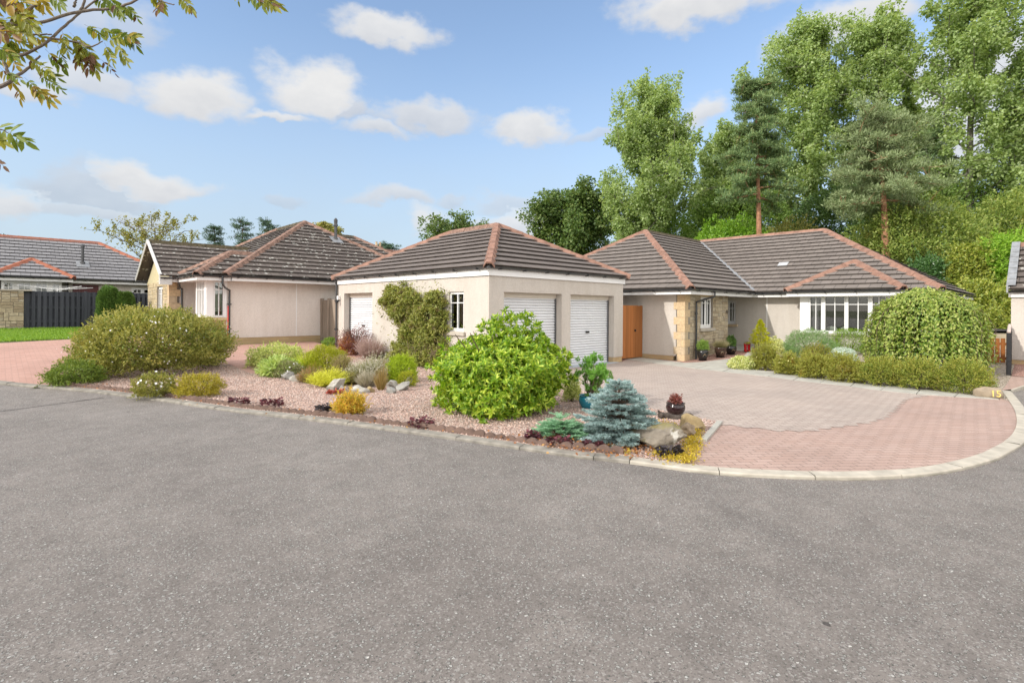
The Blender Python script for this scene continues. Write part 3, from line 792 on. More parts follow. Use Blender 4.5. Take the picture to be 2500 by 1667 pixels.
def window(par, axis, at, u0, u1, z0, z1, lights, transom=None, sill=True, inset=0.06, sillmat=None, fr=0.055, sf=0.045, bars=True, curtain=None, room=True, rm=.25):
    """white casement window; lights = list of (a,b) fractions, one per light; each light has a glazing cross"""
    mb = MB(); w0, w1 = inset, inset + 0.06
    ubox(mb, axis, at, u0, u1, w0, w1, z0, z0 + fr + 0.02); ubox(mb, axis, at, u0, u1, w0, w1, z1 - fr, z1)
    ubox(mb, axis, at, u0, u0 + fr, w0, w1, z0 + fr + 0.02, z1 - fr); ubox(mb, axis, at, u1 - fr, u1, w0, w1, z0 + fr + 0.02, z1 - fr)
    W = u1 - u0
    for k, (a, b) in enumerate(lights):
        la, lb = u0 + W * a, u0 + W * b
        if k < len(lights) - 1:
            nb = u0 + W * lights[k + 1][0]
            ubox(mb, axis, at, lb, nb, w0 + 0.003, w1, z0 + fr + 0.02, z1 - fr)
        la2 = max(la, u0 + fr); lb2 = min(lb, u1 - fr)
        za, zb = z0 + fr + 0.02, z1 - fr                           # sash frame standing proud
        ubox(mb, axis, at, la2, lb2, w0 - 0.018, w0 - 0.001, za, za + sf); ubox(mb, axis, at, la2, lb2, w0 - 0.018, w0 - 0.001, zb - sf, zb)
        ubox(mb, axis, at, la2, la2 + sf, w0 - 0.018, w0 - 0.001, za + sf, zb - sf); ubox(mb, axis, at, lb2 - sf, lb2, w0 - 0.018, w0 - 0.001, za + sf, zb - sf)
        if bars:
            cx = (la2 + lb2) / 2; zt = z0 + (z1 - z0) * (transom or 0.72)
            ubox(mb, axis, at, cx - 0.011, cx + 0.011, w0 - 0.012, w0 + 0.03, za + sf, zb - sf)
            ubox(mb, axis, at, la2 + sf, lb2 - sf, w0 - 0.010, w0 + 0.028, zt - 0.011, zt + 0.011)
    f = mb.obj('window', WHITE, par)
    g = MB(); ubox(g, axis, at, u0 + fr, u1 - fr, w0 + 0.02, w0 + 0.026, z0 + fr, z1 - fr); g.obj('pane', GLASS, f)
    if sill:
        s = MB(); ubox(s, axis, at, u0 - 0.09, u1 + 0.09, -0.07, 0.10, z0 - 0.10, z0 - 0.004); s.obj('sill', sillmat or SILL, f)
    if room:
        r = MB(); d = 1.9
        P = (lambda u, w, z: (at + w, u, z)) if axis == 'x' else (lambda u, w, z: (u, at + w, z))
        a, b, c, e = u0 - rm, u1 + rm, z0 - .35, z1 + .1
        r.poly([P(a, d, c), P(b, d, c), P(b, d, e), P(a, d, e)]); r.poly([P(a, .27, c), P(a, d, c), P(a, d, e), P(a, .27, e)]); r.poly([P(b, .27, c), P(b, .27, e), P(b, d, e), P(b, d, c)])
        r.poly([P(a, .27, c), P(b, .27, c), P(b, d, c), P(a, d, c)]); r.poly([P(a, .27, e), P(a, d, e), P(b, d, e), P(b, .27, e)])
        r.obj('room', DARKROOM, f)
    for (a, b, c, e, m, wavy) in (curtain or []):
        k = MB(); P = (lambda u, w, z: (at + w, u, z)) if axis == 'x' else (lambda u, w, z: (u, at + w, z))
        n = max(4, int((b - a) / 0.02)); us = np.linspace(a, b, n + 1); ws = inset + 0.16 + (0.022 * np.sin((us - a) * 62) if wavy else 0 * us)
        for i in range(n): k.poly([P(us[i], ws[i], c), P(us[i + 1], ws[i + 1], c), P(us[i + 1], ws[i + 1], e), P(us[i], ws[i], e)])
        k.obj('curtain' if wavy else 'blind', m, f)
    return f

def roof_face(mb, a, b, *tops):
    """plane roof slope: eave from a to b, then the upper corners; laid in overlapping courses with open leading edges"""
    P = [np.array(p, float) for p in (a, b, *tops)]
    u = P[1] - P[0]; u /= np.linalg.norm(u)
    n = np.cross(u, P[2] - P[1]); n /= np.linalg.norm(n)
    if n[2] < 0: n = -n
    v = np.cross(n, u); v = v if v[2] > 0 else -v
    O = P[0]; Q = [((p - O) @ u, (p - O) @ v) for p in P]
    u_off = float((O @ u))
    mb.poly([p for p in P], [(q[0] + u_off, q[1]) for q in Q])
    vmax = max(q[1] for q in Q)
    def clip(poly, v0, keep_above):
        out = []
        for (p, q) in zip(poly, poly[1:] + poly[:1]):
            ip = (p[1] >= v0 - 1e-9) if keep_above else (p[1] <= v0 + 1e-9); iq = (q[1] >= v0 - 1e-9) if keep_above else (q[1] <= v0 + 1e-9)
            if ip: out.append(p)
            if ip != iq:
                t = (v0 - p[1]) / (q[1] - p[1]); out.append((p[0] + (q[0] - p[0]) * t, v0))
        return out
    X = lambda q, h: tuple(O + u * q[0] + v * q[1] + n * h)
    for k in range(int(math.ceil(vmax / GAUGE))):
        v0, v1 = k * GAUGE, (k + 1) * GAUGE
        pl = clip(clip(Q, v0, True), v1, False)
        if len(pl) < 3: continue
        h = lambda q: 0.058 - 0.050 * (q[1] - v0) / GAUGE
        mb.poly([X(q, h(q)) for q in pl], [(q[0] + u_off, q[1]) for q in pl])
        lo = [q for q in pl if abs(q[1] - v0) < 1e-6]
        if len(lo) >= 2:
            q0 = min(lo); q1 = max(lo)
            mb.poly([X(q0, 0.039), X(q1, 0.039), X(q1, 0.058), X(q0, 0.058)], [(q0[0] + u_off, v0)] * 2 + [(q1[0] + u_off, v0)] * 2)
            r0 = (q0[0], v0 + 0.11); r1 = (q1[0], v0 + 0.11)
            mb.poly([X(q1, 0.039), X(q0, 0.039), X(r0, 0.030), X(r1, 0.030)], [(q0[0] + u_off, v0)] * 4)

def hip_tiles(mb, a, b, drop=0.43, w=0.135, seg=0.40, lift=0.0):
    """angular ridge or hip tiles bedded end to end, from the low end a to b"""
    a = np.array(a, float); b = np.array(b, float); L = np.linalg.norm(b - a); d = (b - a) / L
    s = np.cross(d, (0, 0, 1.0)); s /= np.linalg.norm(s); up = np.cross(s, d)
    n = max(1, round(L / seg))
    for k in range(n):
        t0 = L * k / n - (0.03 if k else 0.0); t1 = L * (k + 1) / n - 0.004
        jit = rng.uniform(-0.004, 0.004); prof = []
        for (sx, hz) in ((-w, .028 - drop * w), (-w * .45, .115 - drop * w * .45), (w * .45, .115 - drop * w * .45), (w, .028 - drop * w)):
            prof.append((sx, hz + lift))
        A = [a + d * t0 + s * (x * 1.03 + jit) + up * (h + 0.011) for x, h in prof]; B = [a + d * t1 + s * (x + jit) + up * h for x, h in prof]
        A2 = [a + d * t0 + s * x * 1.03 + up * (h - 0.03) for x, h in prof]
        for i in range(3): mb.poly([A[i], A[i + 1], B[i + 1], B[i]])
        for i in range(3): mb.poly([A2[i + 1], A2[i], A[i], A[i + 1]][::-1])
        mb.poly([A[0], B[0], b * 0 + a + d * t1 + s * (-w) + up * (prof[0][1] - .05), a + d * t0 + s * (-w * 1.06) + up * (prof[0][1] - .05)][::-1])
        mb.poly([A[3], a + d * t0 + s * (w * 1.06) + up * (prof[3][1] - .05), a + d * t1 + s * w + up * (prof[3][1] - .05), B[3]][::-1])

def gutter(mb, a, b, r=0.056, every=0.92):
    a = np.array(a, float); b = np.array(b, float); L = np.linalg.norm(b - a); d = (b - a) / L
    s = np.array([d[1], -d[0], 0]); up = np.array([0, 0, 1.0])
    N = 8
    for rr, sg in ((r, 1), (r - 0.006, -1)):
        for i in range(N):
            t0, t1 = math.pi + math.pi * i / N, math.pi + math.pi * (i + 1) / N
            q = lambda t, e: tuple(e + s * (rr * math.cos(t)) + up * (rr * math.sin(t)))
            f = [q(t0, a), q(t1, a), q(t1, b), q(t0, b)]
            mb.poly(f if sg > 0 else f[::-1])
    for e in (a, b):                                               # stop ends
        mb.poly([tuple(e + s * (r * math.cos(math.pi + math.pi * i / N)) + up * (r * math.sin(math.pi + math.pi * i / N))) for i in range(N + 1)])
    n = max(2, round(L / every)); mb.m = 1
    for k in range(n):                                             # brackets
        t = L * (k + 0.5) / n
        for i in range(6):
            t0, t1 = math.pi + math.pi * i / 6, math.pi + math.pi * (i + 1) / 6
            q = lambda t_, e: tuple(e + s * ((r + 0.009) * math.cos(t_)) + up * ((r + 0.009) * math.sin(t_)))
            mb.poly([q(t0, a + d * (t - .018)), q(t1, a + d * (t - .018)), q(t1, a + d * (t + .018)), q(t0, a + d * (t + .018))])
        mb.box(*(a + d * (t - .016) - up * (r + .012) - s * .01), *(a + d * (t + .016) - up * (r - .004) - s * .07)); mb.box(*(a + d * (t - .016) - up * (r + .012) + s * .01), *(a + d * (t + .016) - up * (r - .004) + s * .07))
    mb.m = 0

def shutter(par, axis, at, u0, u1, z0, z1, handle=True):
    """roller shutter of curved slats with a box at the head"""
    mb = MB(); P = (lambda u, w, z: (at + w, u, z)) if axis == 'x' else (lambda u, w, z: (u, at + w, z))
    pit = 0.076; n = int((z1 - 0.14 - z0) / pit); z = z0 + 0.05; prof = []
    for k in range(n):
        for (f, w) in ((0.0, 0.034), (0.13, 0.032), (0.19, 0.004), (0.35, -0.006), (0.6, -0.007), (0.85, 0.002), (0.93, 0.010)):
            prof.append((z + f * pit, w))
        z += pit
    for (za, wa), (zb, wb) in zip(prof, prof[1:]): mb.poly([P(u0, wa, za), P(u1, wa, za), P(u1, wb, zb), P(u0, wb, zb)])
    ubox(mb, axis, at, u0, u1, -0.012, 0.03, z0 - 0.005, z0 + 0.05)
    d = mb.obj('garage_door', SHUTTER, par)
    h = MB(); ubox(h, axis, at, u0, u1, -0.035, 0.05, z1 - 0.13, z1); h.obj('shutter_box', plain('cream_shutter_box', (0.60, 0.55, 0.47), 0.5, 0.04), d) if 'cream_shutter_box' not in bpy.data.materials else h.obj('shutter_box', bpy.data.materials['cream_shutter_box'], d)
    for ra in (u0, u1 - .035): rl = MB(); ubox(rl, axis, at, ra, ra + 0.035, -0.04, 0.03, z0, z1 - 0.13); rl.obj('guide_rail', STEEL, d)
    if handle:
        k = MB(); c = (u0 + u1) / 2; ubox(k, axis, at, c - 0.065, c + 0.065, -0.05, -0.012, z0 + 0.93, z0 + 0.985); k.obj('handle', BLACK, d)
    return d

def downpipe(par, pts, r=0.034, clips=()):
    mb = MB(); mb.tube(pts, r, 10)
    for z in clips:
        x, y = pts[-1][0], pts[-1][1]; mb.lathe([(r, z - .03), (r + .012, z - .03), (r + .012, z + .03), (r, z + .03)], 12, (x, y)); mb.box(x - .075, y - .012, z - .014, x + .075, y + .012, z + .014)
    return mb.obj('downpipe', GUTTER, par)

def fascia(mb, x0, y0, x1, y1, z0, z1, sides, t=0.025):
    """boards round an eaves rectangle; sides out of 'w' (x0), 'e' (x1), 's' (y0), 'n' (y1)"""
    if 'w' in sides: mb.box(x0, y0, z0, x0 + t, y1, z1)
    if 'e' in sides: mb.box(x1 - t, y0, z0, x1, y1, z1)
    if 's' in sides: mb.box(x0 + t, y0 + .0005, z0, x1 - t, y0 + t, z1)
    if 'n' in sides: mb.box(x0 + t, y1 - t, z0, x1 - t, y1 - .0005, z1)

def rubble_wall(mb, axis, at, u0, u1, z0, z1, holes=(), proud=0.012):
    """snecked rubble: rectangles split at random into stones"""
    def emit(a, b, c, d):
        if any(a < h[1] - 1e-6 and b > h[0] + 1e-6 and c < h[3] - 1e-6 and d > h[2] + 1e-6 for h in holes):
            h = next(h for h in holes if a < h[1] - 1e-6 and b > h[0] + 1e-6 and c < h[3] - 1e-6 and d > h[2] + 1e-6)
            if a < h[0] - 0.03: emit(a, h[0], c, d); a = h[0]
            if b > h[1] + 0.03: emit(h[1], b, c, d); b = h[1]
            if c < h[2] - 0.03: emit(a, b, c, h[2])
            if d > h[3] + 0.03: emit(a, b, h[3], d)
            return
        w, hh = b - a, d - c
        if w > 0.52 or (w > 0.30 and rng.random() < 0.55 and w > hh * 1.5):
            m = a + w * rng.uniform(0.35, 0.65); emit(a, m, c, d); emit(m, b, c, d); return
        if hh > 0.24 or (hh > 0.15 and rng.random() < 0.5):
            m = c + hh * rng.uniform(0.38, 0.62); emit(a, b, c, m); emit(a, b, m, d); return
        g = 0.0055; p = proud * rng.uniform(0.4, 1.3)
        e = 0.006
        P = (lambda u, w_, z: (at + w_, u, z)) if axis == 'x' else (lambda u, w_, z: (u, at + w_, z))
        i = len(mb.v); j = lambda: rng.uniform(-.002, .002)
        outer = [(a + g, c + g), (b - g, c + g), (b - g, d - g), (a + g, d - g)]; inner = [(a + g + e, c + g + e), (b - g - e, c + g + e), (b - g - e, d - g - e), (a + g + e, d - g - e)]
        mb.v += [P(x, 0.004, z) for x, z in outer] + [P(x + j(), -p + j(), z + j()) for x, z in inner]
        for f in ((4, 5, 6, 7), (0, 1, 5, 4), (1, 2, 6, 5), (2, 3, 7, 6), (3, 0, 4, 7)):
            mb.f.append(tuple(i + k for k in f)); mb.uv.append(None); mb.mi.append(mb.m)
    zc = z0
    while zc < z1 - 1e-6:
        hh = min(rng.uniform(0.28, 0.45), z1 - zc)
        if z1 - zc - hh < 0.16: hh = z1 - zc
        uc = u0
        while uc < u1 - 1e-6:
            ww = min(rng.uniform(0.5, 1.1), u1 - uc)
            if u1 - uc - ww < 0.25: ww = u1 - uc
            emit(uc, uc + ww, zc, zc + hh); uc += ww
        zc += hh

def hips(name, mat, roof, *runs):
    """every run of hip or ridge tiles is a part of its own: (low end, high end, side slope)"""
    for a, b, dr in runs:
        h = MB(); hip_tiles(h, a, b, dr); h.obj(name, mat, roof)

# ---------------------------------------------------------------- the garage in the middle
def build_garage():
    x0, y0, x1, y1 = 8.6, 9.72, 14.30, 17.78
    t = thing('garage', 'cream roughcast garage with hipped brown tile roof and white roller doors', 'garage', (x0, y0, 0))
    def ch(o): o.location = (-x0, -y0, 0); return o
    zt = 2.47; zb = 0.17
    d1, d2, d3 = (9.10, 11.32, -.2, 2.08), (11.70, 13.82, -.2, 2.08), (15.36, 17.30, -.2, 2.15)
    wn = (10.70, 11.34, 1.055, 2.095)
    mb = MB()
    wall_grid(mb, 'y', y0, x0, x1, zb, zt + .1, 0.30, [(d1[0], d1[1], zb, 2.08), (d2[0], d2[1], zb, 2.08)])
    wall_grid(mb, 'x', x0, y0 + .30, y1, zb, zt + .1, 0.30, [(d3[0], d3[1], zb, d3[3]), wn])
    mb.box(x1 - .3, y0 + .3, zb, x1 - .0005, y1 - .3, zt + .1); mb.box(x0 + .3, y1 - .3, zb, x1, y1, zt + .1)
    wall = ch(mb.obj('wall', W_RENDER, t))
    pl = MB(); e = 0.016
    for a, b in ((x0 + e, d1[0] - .0), (d1[1], d2[0]), (d2[1], x1 - e)): pl.box(a + (0 if a == x0 + e else .004), y0 + e, -0.2, b - .004, y0 + .29, zb + .001)
    pl.box(x0 + e, y0 + .29, -.2, x0 + .28, d3[0] - .004, zb + .001); pl.box(x0 + e, d3[1] + .004, -.2, x0 + .28, y1 - e, zb + .3); pl.box(x1 - .28, y0 + .29, -.2, x1 - e, y1 - e, zb + .001)
    ch(pl.obj('plinth', BRICK, t))
    fl = MB(); fl.box(x0 + .3, y0 + .05, -.1, x1 - .3, y1 - .3, 0.012); fl.box(d1[0] - .1, y0 - .12, -.1, d2[1] + .1, y0 + .05, 0.022); ch(fl.obj('floor_slab', plain('painted_step', (0.36, 0.40, 0.44), 0.6, .1), t))
    for d in (d1, d2): ch(shutter(t, 'y', y0 + .24, d[0], d[1], 0.02, 2.08))
    ch(shutter(t, 'x', x0 + .24, d3[0], d3[1], 0.10, 2.15))
    ch(window(t, 'x', x0, *wn, [(0.0, 1.0)], 0.72, fr=.035, sf=.03, curtain=[(10.72, 11.32, 1.1, 1.75, plain('garage_dim', (0.10, 0.105, 0.10), .8), False)]))
    jn = MB(); jn.box(x0 - .003, 13.60, zb, x0 + .002, 13.625, zt); ch(jn.obj('movement_joint', WHITE, t))
    # roof
    ex0, ey0, ex1, ey1 = x0 - .14, y0 - .14, x1 + .14, y1 + .14; ez = 2.685
    hw = (ex1 - ex0) / 2; xm = ex0 + hw; rz = ez + hw * 0.545; ya, yb = ey0 + hw, ey1 - hw
    m = MB()
    A, B, C_, D_ = (ex0, ey0, ez), (ex1, ey0, ez), (ex1, ey1, ez), (ex0, ey1, ez); N1, N2 = (xm, ya, rz), (xm, yb, rz)
    roof_face(m, A, B, N1); roof_face(m, D_, A, N1, N2); roof_face(m, B, C_, N2, N1); roof_face(m, C_, D_, N2)
    roof = ch(m.obj('roof', T_BROWN, t))
    hips('hip_tiles', RIDGE, roof, (A, N1, .385), (B, N1, .385), (D_, N2, .385), (C_, N2, .385)); hips('ridge_tiles', RIDGE_OLD, roof, (N1, N2, .545))
    f = MB(); fascia(f, x0 - .045, y0 - .045, x1 + .045, y1 + .045, 2.47, 2.635, 'wsen', .03); f.box(x0 - .01, y0 - .01, 2.60, x1 + .01, y1 + .01, 2.62); ch(f.obj('fascia', WHITE, t))
    g = MB(); gz_ = 2.685; o = 0.105
    gutter(g, (x1 + .16, y0 - o, gz_), (x0 - .16, y0 - o, gz_)); gutter(g, (x0 - o, y0 - .16, gz_), (x0 - o, y1 + .16, gz_)); ch(g.obj('gutter', [GUTTER, BLACK], t))
    ch(downpipe(t, [(x0 - o, y1 - .02, 2.64), (x0 - .06, y1 - .02, 2.5), (x0 - .06, y1 - .02, 0.1)], 0.034, (1.9, .9)))
    lp = MB(); lp.box(x0 - .10, y1 - .22, 1.93, x0 - .005, y1 - .12, 2.07); o_ = lp.obj('security_light', WHITE, t, bevel=.01); ch(o_)
    lk = MB(); lk.tube([(x0 - .02, y1 - .17, 1.93), (x0 - .09, y1 - .17, 1.86), (x0 - .15, y1 - .17, 1.82)], [.02, .035, .045], 8); ch(lk.obj('lamp_head', BLACK, o_)).location = (0, 0, 0)
build_garage()

# ---------------------------------------------------------------- the house on the right
def build_house_right():
    t = thing('bungalow', 'L-shaped cream bungalow with sandstone end, bay window and brown hipped roof', 'house', (15.95, 8.48, 0))
    off = lambda o: (setattr(o, 'location', (-15.95, -8.48, 0)), o)[1]
    WX, WY, SX = 15.95, 8.48, 19.16; MX = 20.85; zt = 2.16
    # wing: rendered wall facing the drive, stone return
    mb = MB(); wall_grid(mb, 'x', WX, WY + .30, 17.0, 0.15, zt + .25, 0.3); off(mb.obj('wall', W_RENDER, t))
    mo = MB(); win = (17.04, 17.94, 1.045, 2.11)
    wall_grid(mo, 'y', WY, WX + .02, SX, -0.05, zt + .25, 0.3, [win]); mo.box(SX - .3, WY + .3, 0, SX - .0005, 10.4, zt + .25); off(mo.obj('wall_core', MORTAR, t))
    st = MB(); rubble_wall(st, 'y', WY - .002, WX + .34, SX - .01, -0.02, zt + .1, [(win[0] - .0, win[1] + .0, win[2] - .11, win[3] + .06)])
    off(st.obj('stone_facing', RUBBLE, t))
    ln = MB(); ln.box(win[0] - .08, WY - .022, win[3] + .003, win[1] + .08, WY + .05, zt + .2); off(ln.obj('lintel', SANDST, t))
    q = MB(); z = -0.03; k = 0                                      # dressed quoins, long and short in turn
    hs = [.235] * 12
    while z < zt + .02:
        hh = 0.243; a, b = (0.36, 0.22) if k % 2 else (0.24, 0.36)
        q.box(WX - .014, WY - .018, z + .003, WX + b * .95, WY + .12, z + hh - .003); q.box(WX - .0145, WY + .12, z + .0035, WX + .12, WY + a * 1.05, z + hh - .0035)
        z += hh; k += 1
    off(q.obj('quoins', island('quoin_stone', [(0, (0.55, 0.41, 0.25)), (0.5, (0.60, 0.46, 0.29)), (1, (0.52, 0.42, 0.29))], .85, 70, .3, .003), t))
    pl = MB(); pl.box(WX + .016, WY + .4, -.2, WX + .28, 17.0, 0.151); off(pl.obj('plinth', BRICK, t))
    off(window(t, 'y', WY, *win, [(0.0, 0.5), (0.5, 1.0)], .80, inset=.07, curtain=[(win[0] + .05, win[0] + .28, 1.0, 2.1, NET, True), (win[1] - .30, win[1] - .05, 1.0, 2.1, NET, True)]))
    num = bpy.data.curves.new('house_number', 'FONT'); num.body = '15'; num.size = 0.17; num.extrude = .006; num.materials.append(BLACK)
    tmp = bpy.data.objects.new('tmp', num); COL.objects.link(tmp); nm = bpy.data.meshes.new_from_object(tmp.evaluated_get(bpy.context.evaluated_depsgraph_get())); bpy.data.objects.remove(tmp)
    no = link(bpy.data.objects.new('house_number', nm), t); no.location = (18.93 - 15.95, -.034, 1.56); no.rotation_euler = (R(90), 0, 0)
    # main front wall with porch window, and the bay
    pw = (8.92, 9.27, 1.12, 2.06)
    mb = MB(); wall_grid(mb, 'x', MX, 2.96, 10.4, 0.1, zt + .2, .3, [pw, (3.75, 6.40, 0.0, zt + .1)]); mb.box(MX + .3, 2.96, 0, MX + 8, 3.26, zt + .2); mb.box(SX, 10.4, 0, MX + .3, 10.7, zt + .2)
    off(mb.obj('front_wall', W_RENDER, t))
    jn = MB(); jn.box(MX - .003, 7.72, .25, MX + .002, 7.75, zt); off(jn.obj('movement_joint', WHITE, t))
    off(window(t, 'x', MX, *pw, [(0.0, 1.0)], .66, inset=.08, sillmat=SANDST, curtain=[(8.9, 9.3, 1.1, 1.62, plain('olive_net', (.16, .16, .06), .9, .2, 30), True)]))
    BX = 20.32; b0, b1 = 3.72, 6.42
    bw = MB(); wall_grid(bw, 'x', BX, b0, b1, 0.1, 0.83, .25); bw.box(BX + .25, b0, .1, MX, b0 + .2, .83); bw.box(BX + .25, b1 - .2, .1, MX, b1, .83); off(bw.obj('bay_wall', W_RENDER, t))
    bs = MB(); bs.box(BX - .05, b0 - .03, .832, BX + .2, b1 + .03, .90); off(bs.obj('bay_sill', SILL, t))
    bp = MB(); bp.box(BX, b1 - .27, .902, BX + .12, b1, zt + .05); bp.box(BX + .12, b1 - .1, .902, MX, b1, zt + .05); off(bp.obj('bay_post', WHITE, t))
    bp = MB(); bp.box(BX, b0, .902, BX + .12, b0 + .12, zt + .05); bp.box(BX + .12, b0, .902, MX, b0 + .1, zt + .05); off(bp.obj('bay_post', WHITE, t))
    wa, wb = b0 + .122, b1 - .272
    fr = lambda y: (y - wa) / (wb - wa)
    cur = [(5.88, 6.10, .92, 2.06, CURTAIN, True), (3.86, 3.95, .92, 2.06, CURTAIN, True)]
    off(window(t, 'x', BX, wa, wb, .903, zt + .04, [(0.0, .19), (.222, .485), (.512, .782), (.815, 1.0)], .755, sill=False, inset=.015, fr=.04, sf=.026, curtain=cur))
    so = MB()                                                      # back of a sofa with cushions just inside the glass
    for a, b in ((5.30, 5.72), (4.92, 5.28)):
        pr = [(BX + .35, a), (BX + .35, b)]
        for i in range(6):
            u0, u1 = a + (b - a) * i / 6, a + (b - a) * (i + 1) / 6; z0, z1 = 1.0 + .14 * math.sin(math.pi * i / 6) ** .5, 1.0 + .14 * math.sin(math.pi * (i + 1) / 6 + 1e-9) ** .5 if i < 5 else 1.0
            so.poly([(BX + .32, u0, .85), (BX + .32, u1, .85), (BX + .32, u1, z1), (BX + .32, u0, z0)])
    off(so.obj('cushion', NET, t))
    # roofs
    ez = 2.345
    ew, es = WX - .46, WY - .46; yr = es + 4.38; zr = ez + 4.38 * PITCH; xa = ew + 4.38
    ex = 20.36; rx = ex + 4.42; rzm = ez + 4.42 * PITCH; ye = 2.50; yt = ye + 4.42; yn = es + 2 * 4.38
    m = MB()
    P0 = (ew, es, ez); P1 = (ew, yn, ez); AP = (xa, yr, zr)
    roof_face(m, P1, P0, AP)
    J = (rx + .3, yr, zr)
    roof_face(m, P0, (ex + .30, es, ez), (rx + .22, yr - .03, zr - .02), AP)
    roof_face(m, (ex + 1, yn, ez), P1, AP, J)
    E0 = (ex, ye, ez); RE = (rx, yt, rzm)
    roof_face(m, (ex, 12.6, ez), E0, RE, (rx, 12.6, rzm))
    roof_face(m, E0, (rx + 4.42, ye, ez), RE)
    roof_face(m, (rx + 4.42, ye, ez), (rx + 4.42, 17, ez), (rx, 17, rzm), RE)
    roof = off(m.obj('roof', T_PALE, t))
    bx, c0, c1 = 19.93, 3.37, 6.78; hw = (c1 - c0) / 2; BA = (bx + hw, (c0 + c1) / 2, ez + .02 + hw * PITCH)
    b = MB(); roof_face(b, (bx, c1, ez + .02), (bx, c0, ez + .02), BA); q1 = (bx + hw + 2.0, BA[1], BA[2])
    roof_face(b, (bx + .0, c0, ez + .02), (bx + 1.5, c0, ez + .02), (bx + hw + 1.5, BA[1], BA[2]), BA); roof_face(b, (bx + 1.5, c1, ez + .02), (bx, c1, ez + .02), BA, (bx + hw + 1.5, BA[1], BA[2]))
    b.obj('bay_roof', T_PALE, roof)
    hips('hip_tiles', RIDGE, roof, (P0, AP, .43), (P1, AP, .43), (E0, RE, .43), ((bx, c1, ez + .02), BA, .43), ((bx, c0, ez + .02), BA, .43))
    h = MB(); hip_tiles(h, RE, (rx, yr, rzm), .607); h.obj('ridge_tiles', RIDGE, roof)
    h = MB(); hip_tiles(h, AP, (rx, yr, zr), .607); h.obj('mossy_ridge_tiles', MOSSY, roof)
    v = MB(); a = np.array((ex + .02, es + .02, ez + .06)); c = np.array((rx, yr - .02, zr + .05)); n = 26
    for k in range(n):                                              # lead valley, dressed in scallops
        p, q_ = a + (c - a) * k / n, a + (c - a) * (k + 1) / n; w_ = 0.065 + .012 * math.sin(k * 2.1)
        s = np.array([.7, -.7, 0]) * w_
        v.poly([p - s + (0, 0, .012), p + s + (0, 0, .012), q_ + s + (0, 0, .035), q_ - s + (0, 0, .035)])
    v.obj('valley_flashing', LEAD, roof)
    # pale vent tile
    s = MB(); y, z = 6.55, 0
    def on_main(y_, up): x = ex + up * math.cos(math.atan(PITCH)); return np.array((x, y_, ez + (x - ex) * PITCH)) + np.array((-.52, 0, .855)) * .062
    yv = 7.80; s.poly([on_main(yv, 1.98), on_main(yv - .36, 1.98), on_main(yv - .36, 2.27), on_main(yv, 2.27)]); s.obj('vent_tile', plain('pale_vent', (.40, .41, .42), .5, .1), roof)
    # eaves boards and gutters
    f = MB(); fz0, fz1 = 2.155, 2.31
    f.box(ew + .03, es + .03, fz0, ew + .055, 17, fz1); f.box(ew + .055, es + .0305, fz0, ex + .04, es + .055, fz1); f.box(ex + .0305, ye + .03, fz0, ex + .055, es + .055, fz1); f.box(bx + .03, c0 + .03, fz0, bx + .055, c1 - .03, fz1 + .02)
    f.box(bx + .055, c1 - .055, fz0, ex + .03, c1 - .0305, fz1 + .02); f.box(bx + .055, c0 + .0305, fz0, ex + .03, c0 + .055, fz1 + .02); f.box(ex + .055, ye + .0305, fz0, rx + 4, ye + .055, fz1)
    off(f.obj('fascia', WHITE, t))
    sf = MB(); sf.box(ew + .055, es + .055, fz0 + .015, WX + .1, 17, fz0 + .03); sf.box(WX + .1, es + .056, fz0 + .0155, ex + .1, WY + .1, fz0 + .0305); sf.box(ex + .056, ye + .056, fz0 + .016, MX + .1, 10.4, fz0 + .031); sf.box(bx + .056, c0 + .056, fz0 + .017, ex + .056, c1 - .056, fz0 + .032)
    sf.box(19.0, WY + .1, fz0 + .0165, MX + .1, 10.4, fz0 + .0315); off(sf.obj('soffit', WHITE, t))
    g = MB(); o = -0.03; gz_ = 2.315
    gutter(g, (ew + o, es - .06, gz_), (ew + o, 17, gz_)); gutter(g, (ex - .02, es + o, gz_), (ew - .06, es + o, gz_)); gutter(g, (ex + o, c1, gz_ - .005), (ex + o, es - .02, gz_ - .005)); gutter(g, (bx + o, c0 - .06, gz_ + .02), (bx + o, c1 + .06, gz_ + .02)); gutter(g, (ex + o, ye, gz_ - .005), (ex + o, c0, gz_ - .005)); gutter(g, (rx + 4, ye + o, gz_), (ex, ye + o, gz_))
    off(g.obj('gutter', [GUTTER, BLACK], t))
    off(downpipe(t, [(17.05, es + o, 2.29), (17.05, es + o, 2.12), (16.90, WY - .16, 2.0), (16.60, WY - .08, 1.93), (16.60, WY - .075, 1.83), (16.60, WY - .075, 0.0)], .034, (1.55, .35)))
    return t
build_house_right()
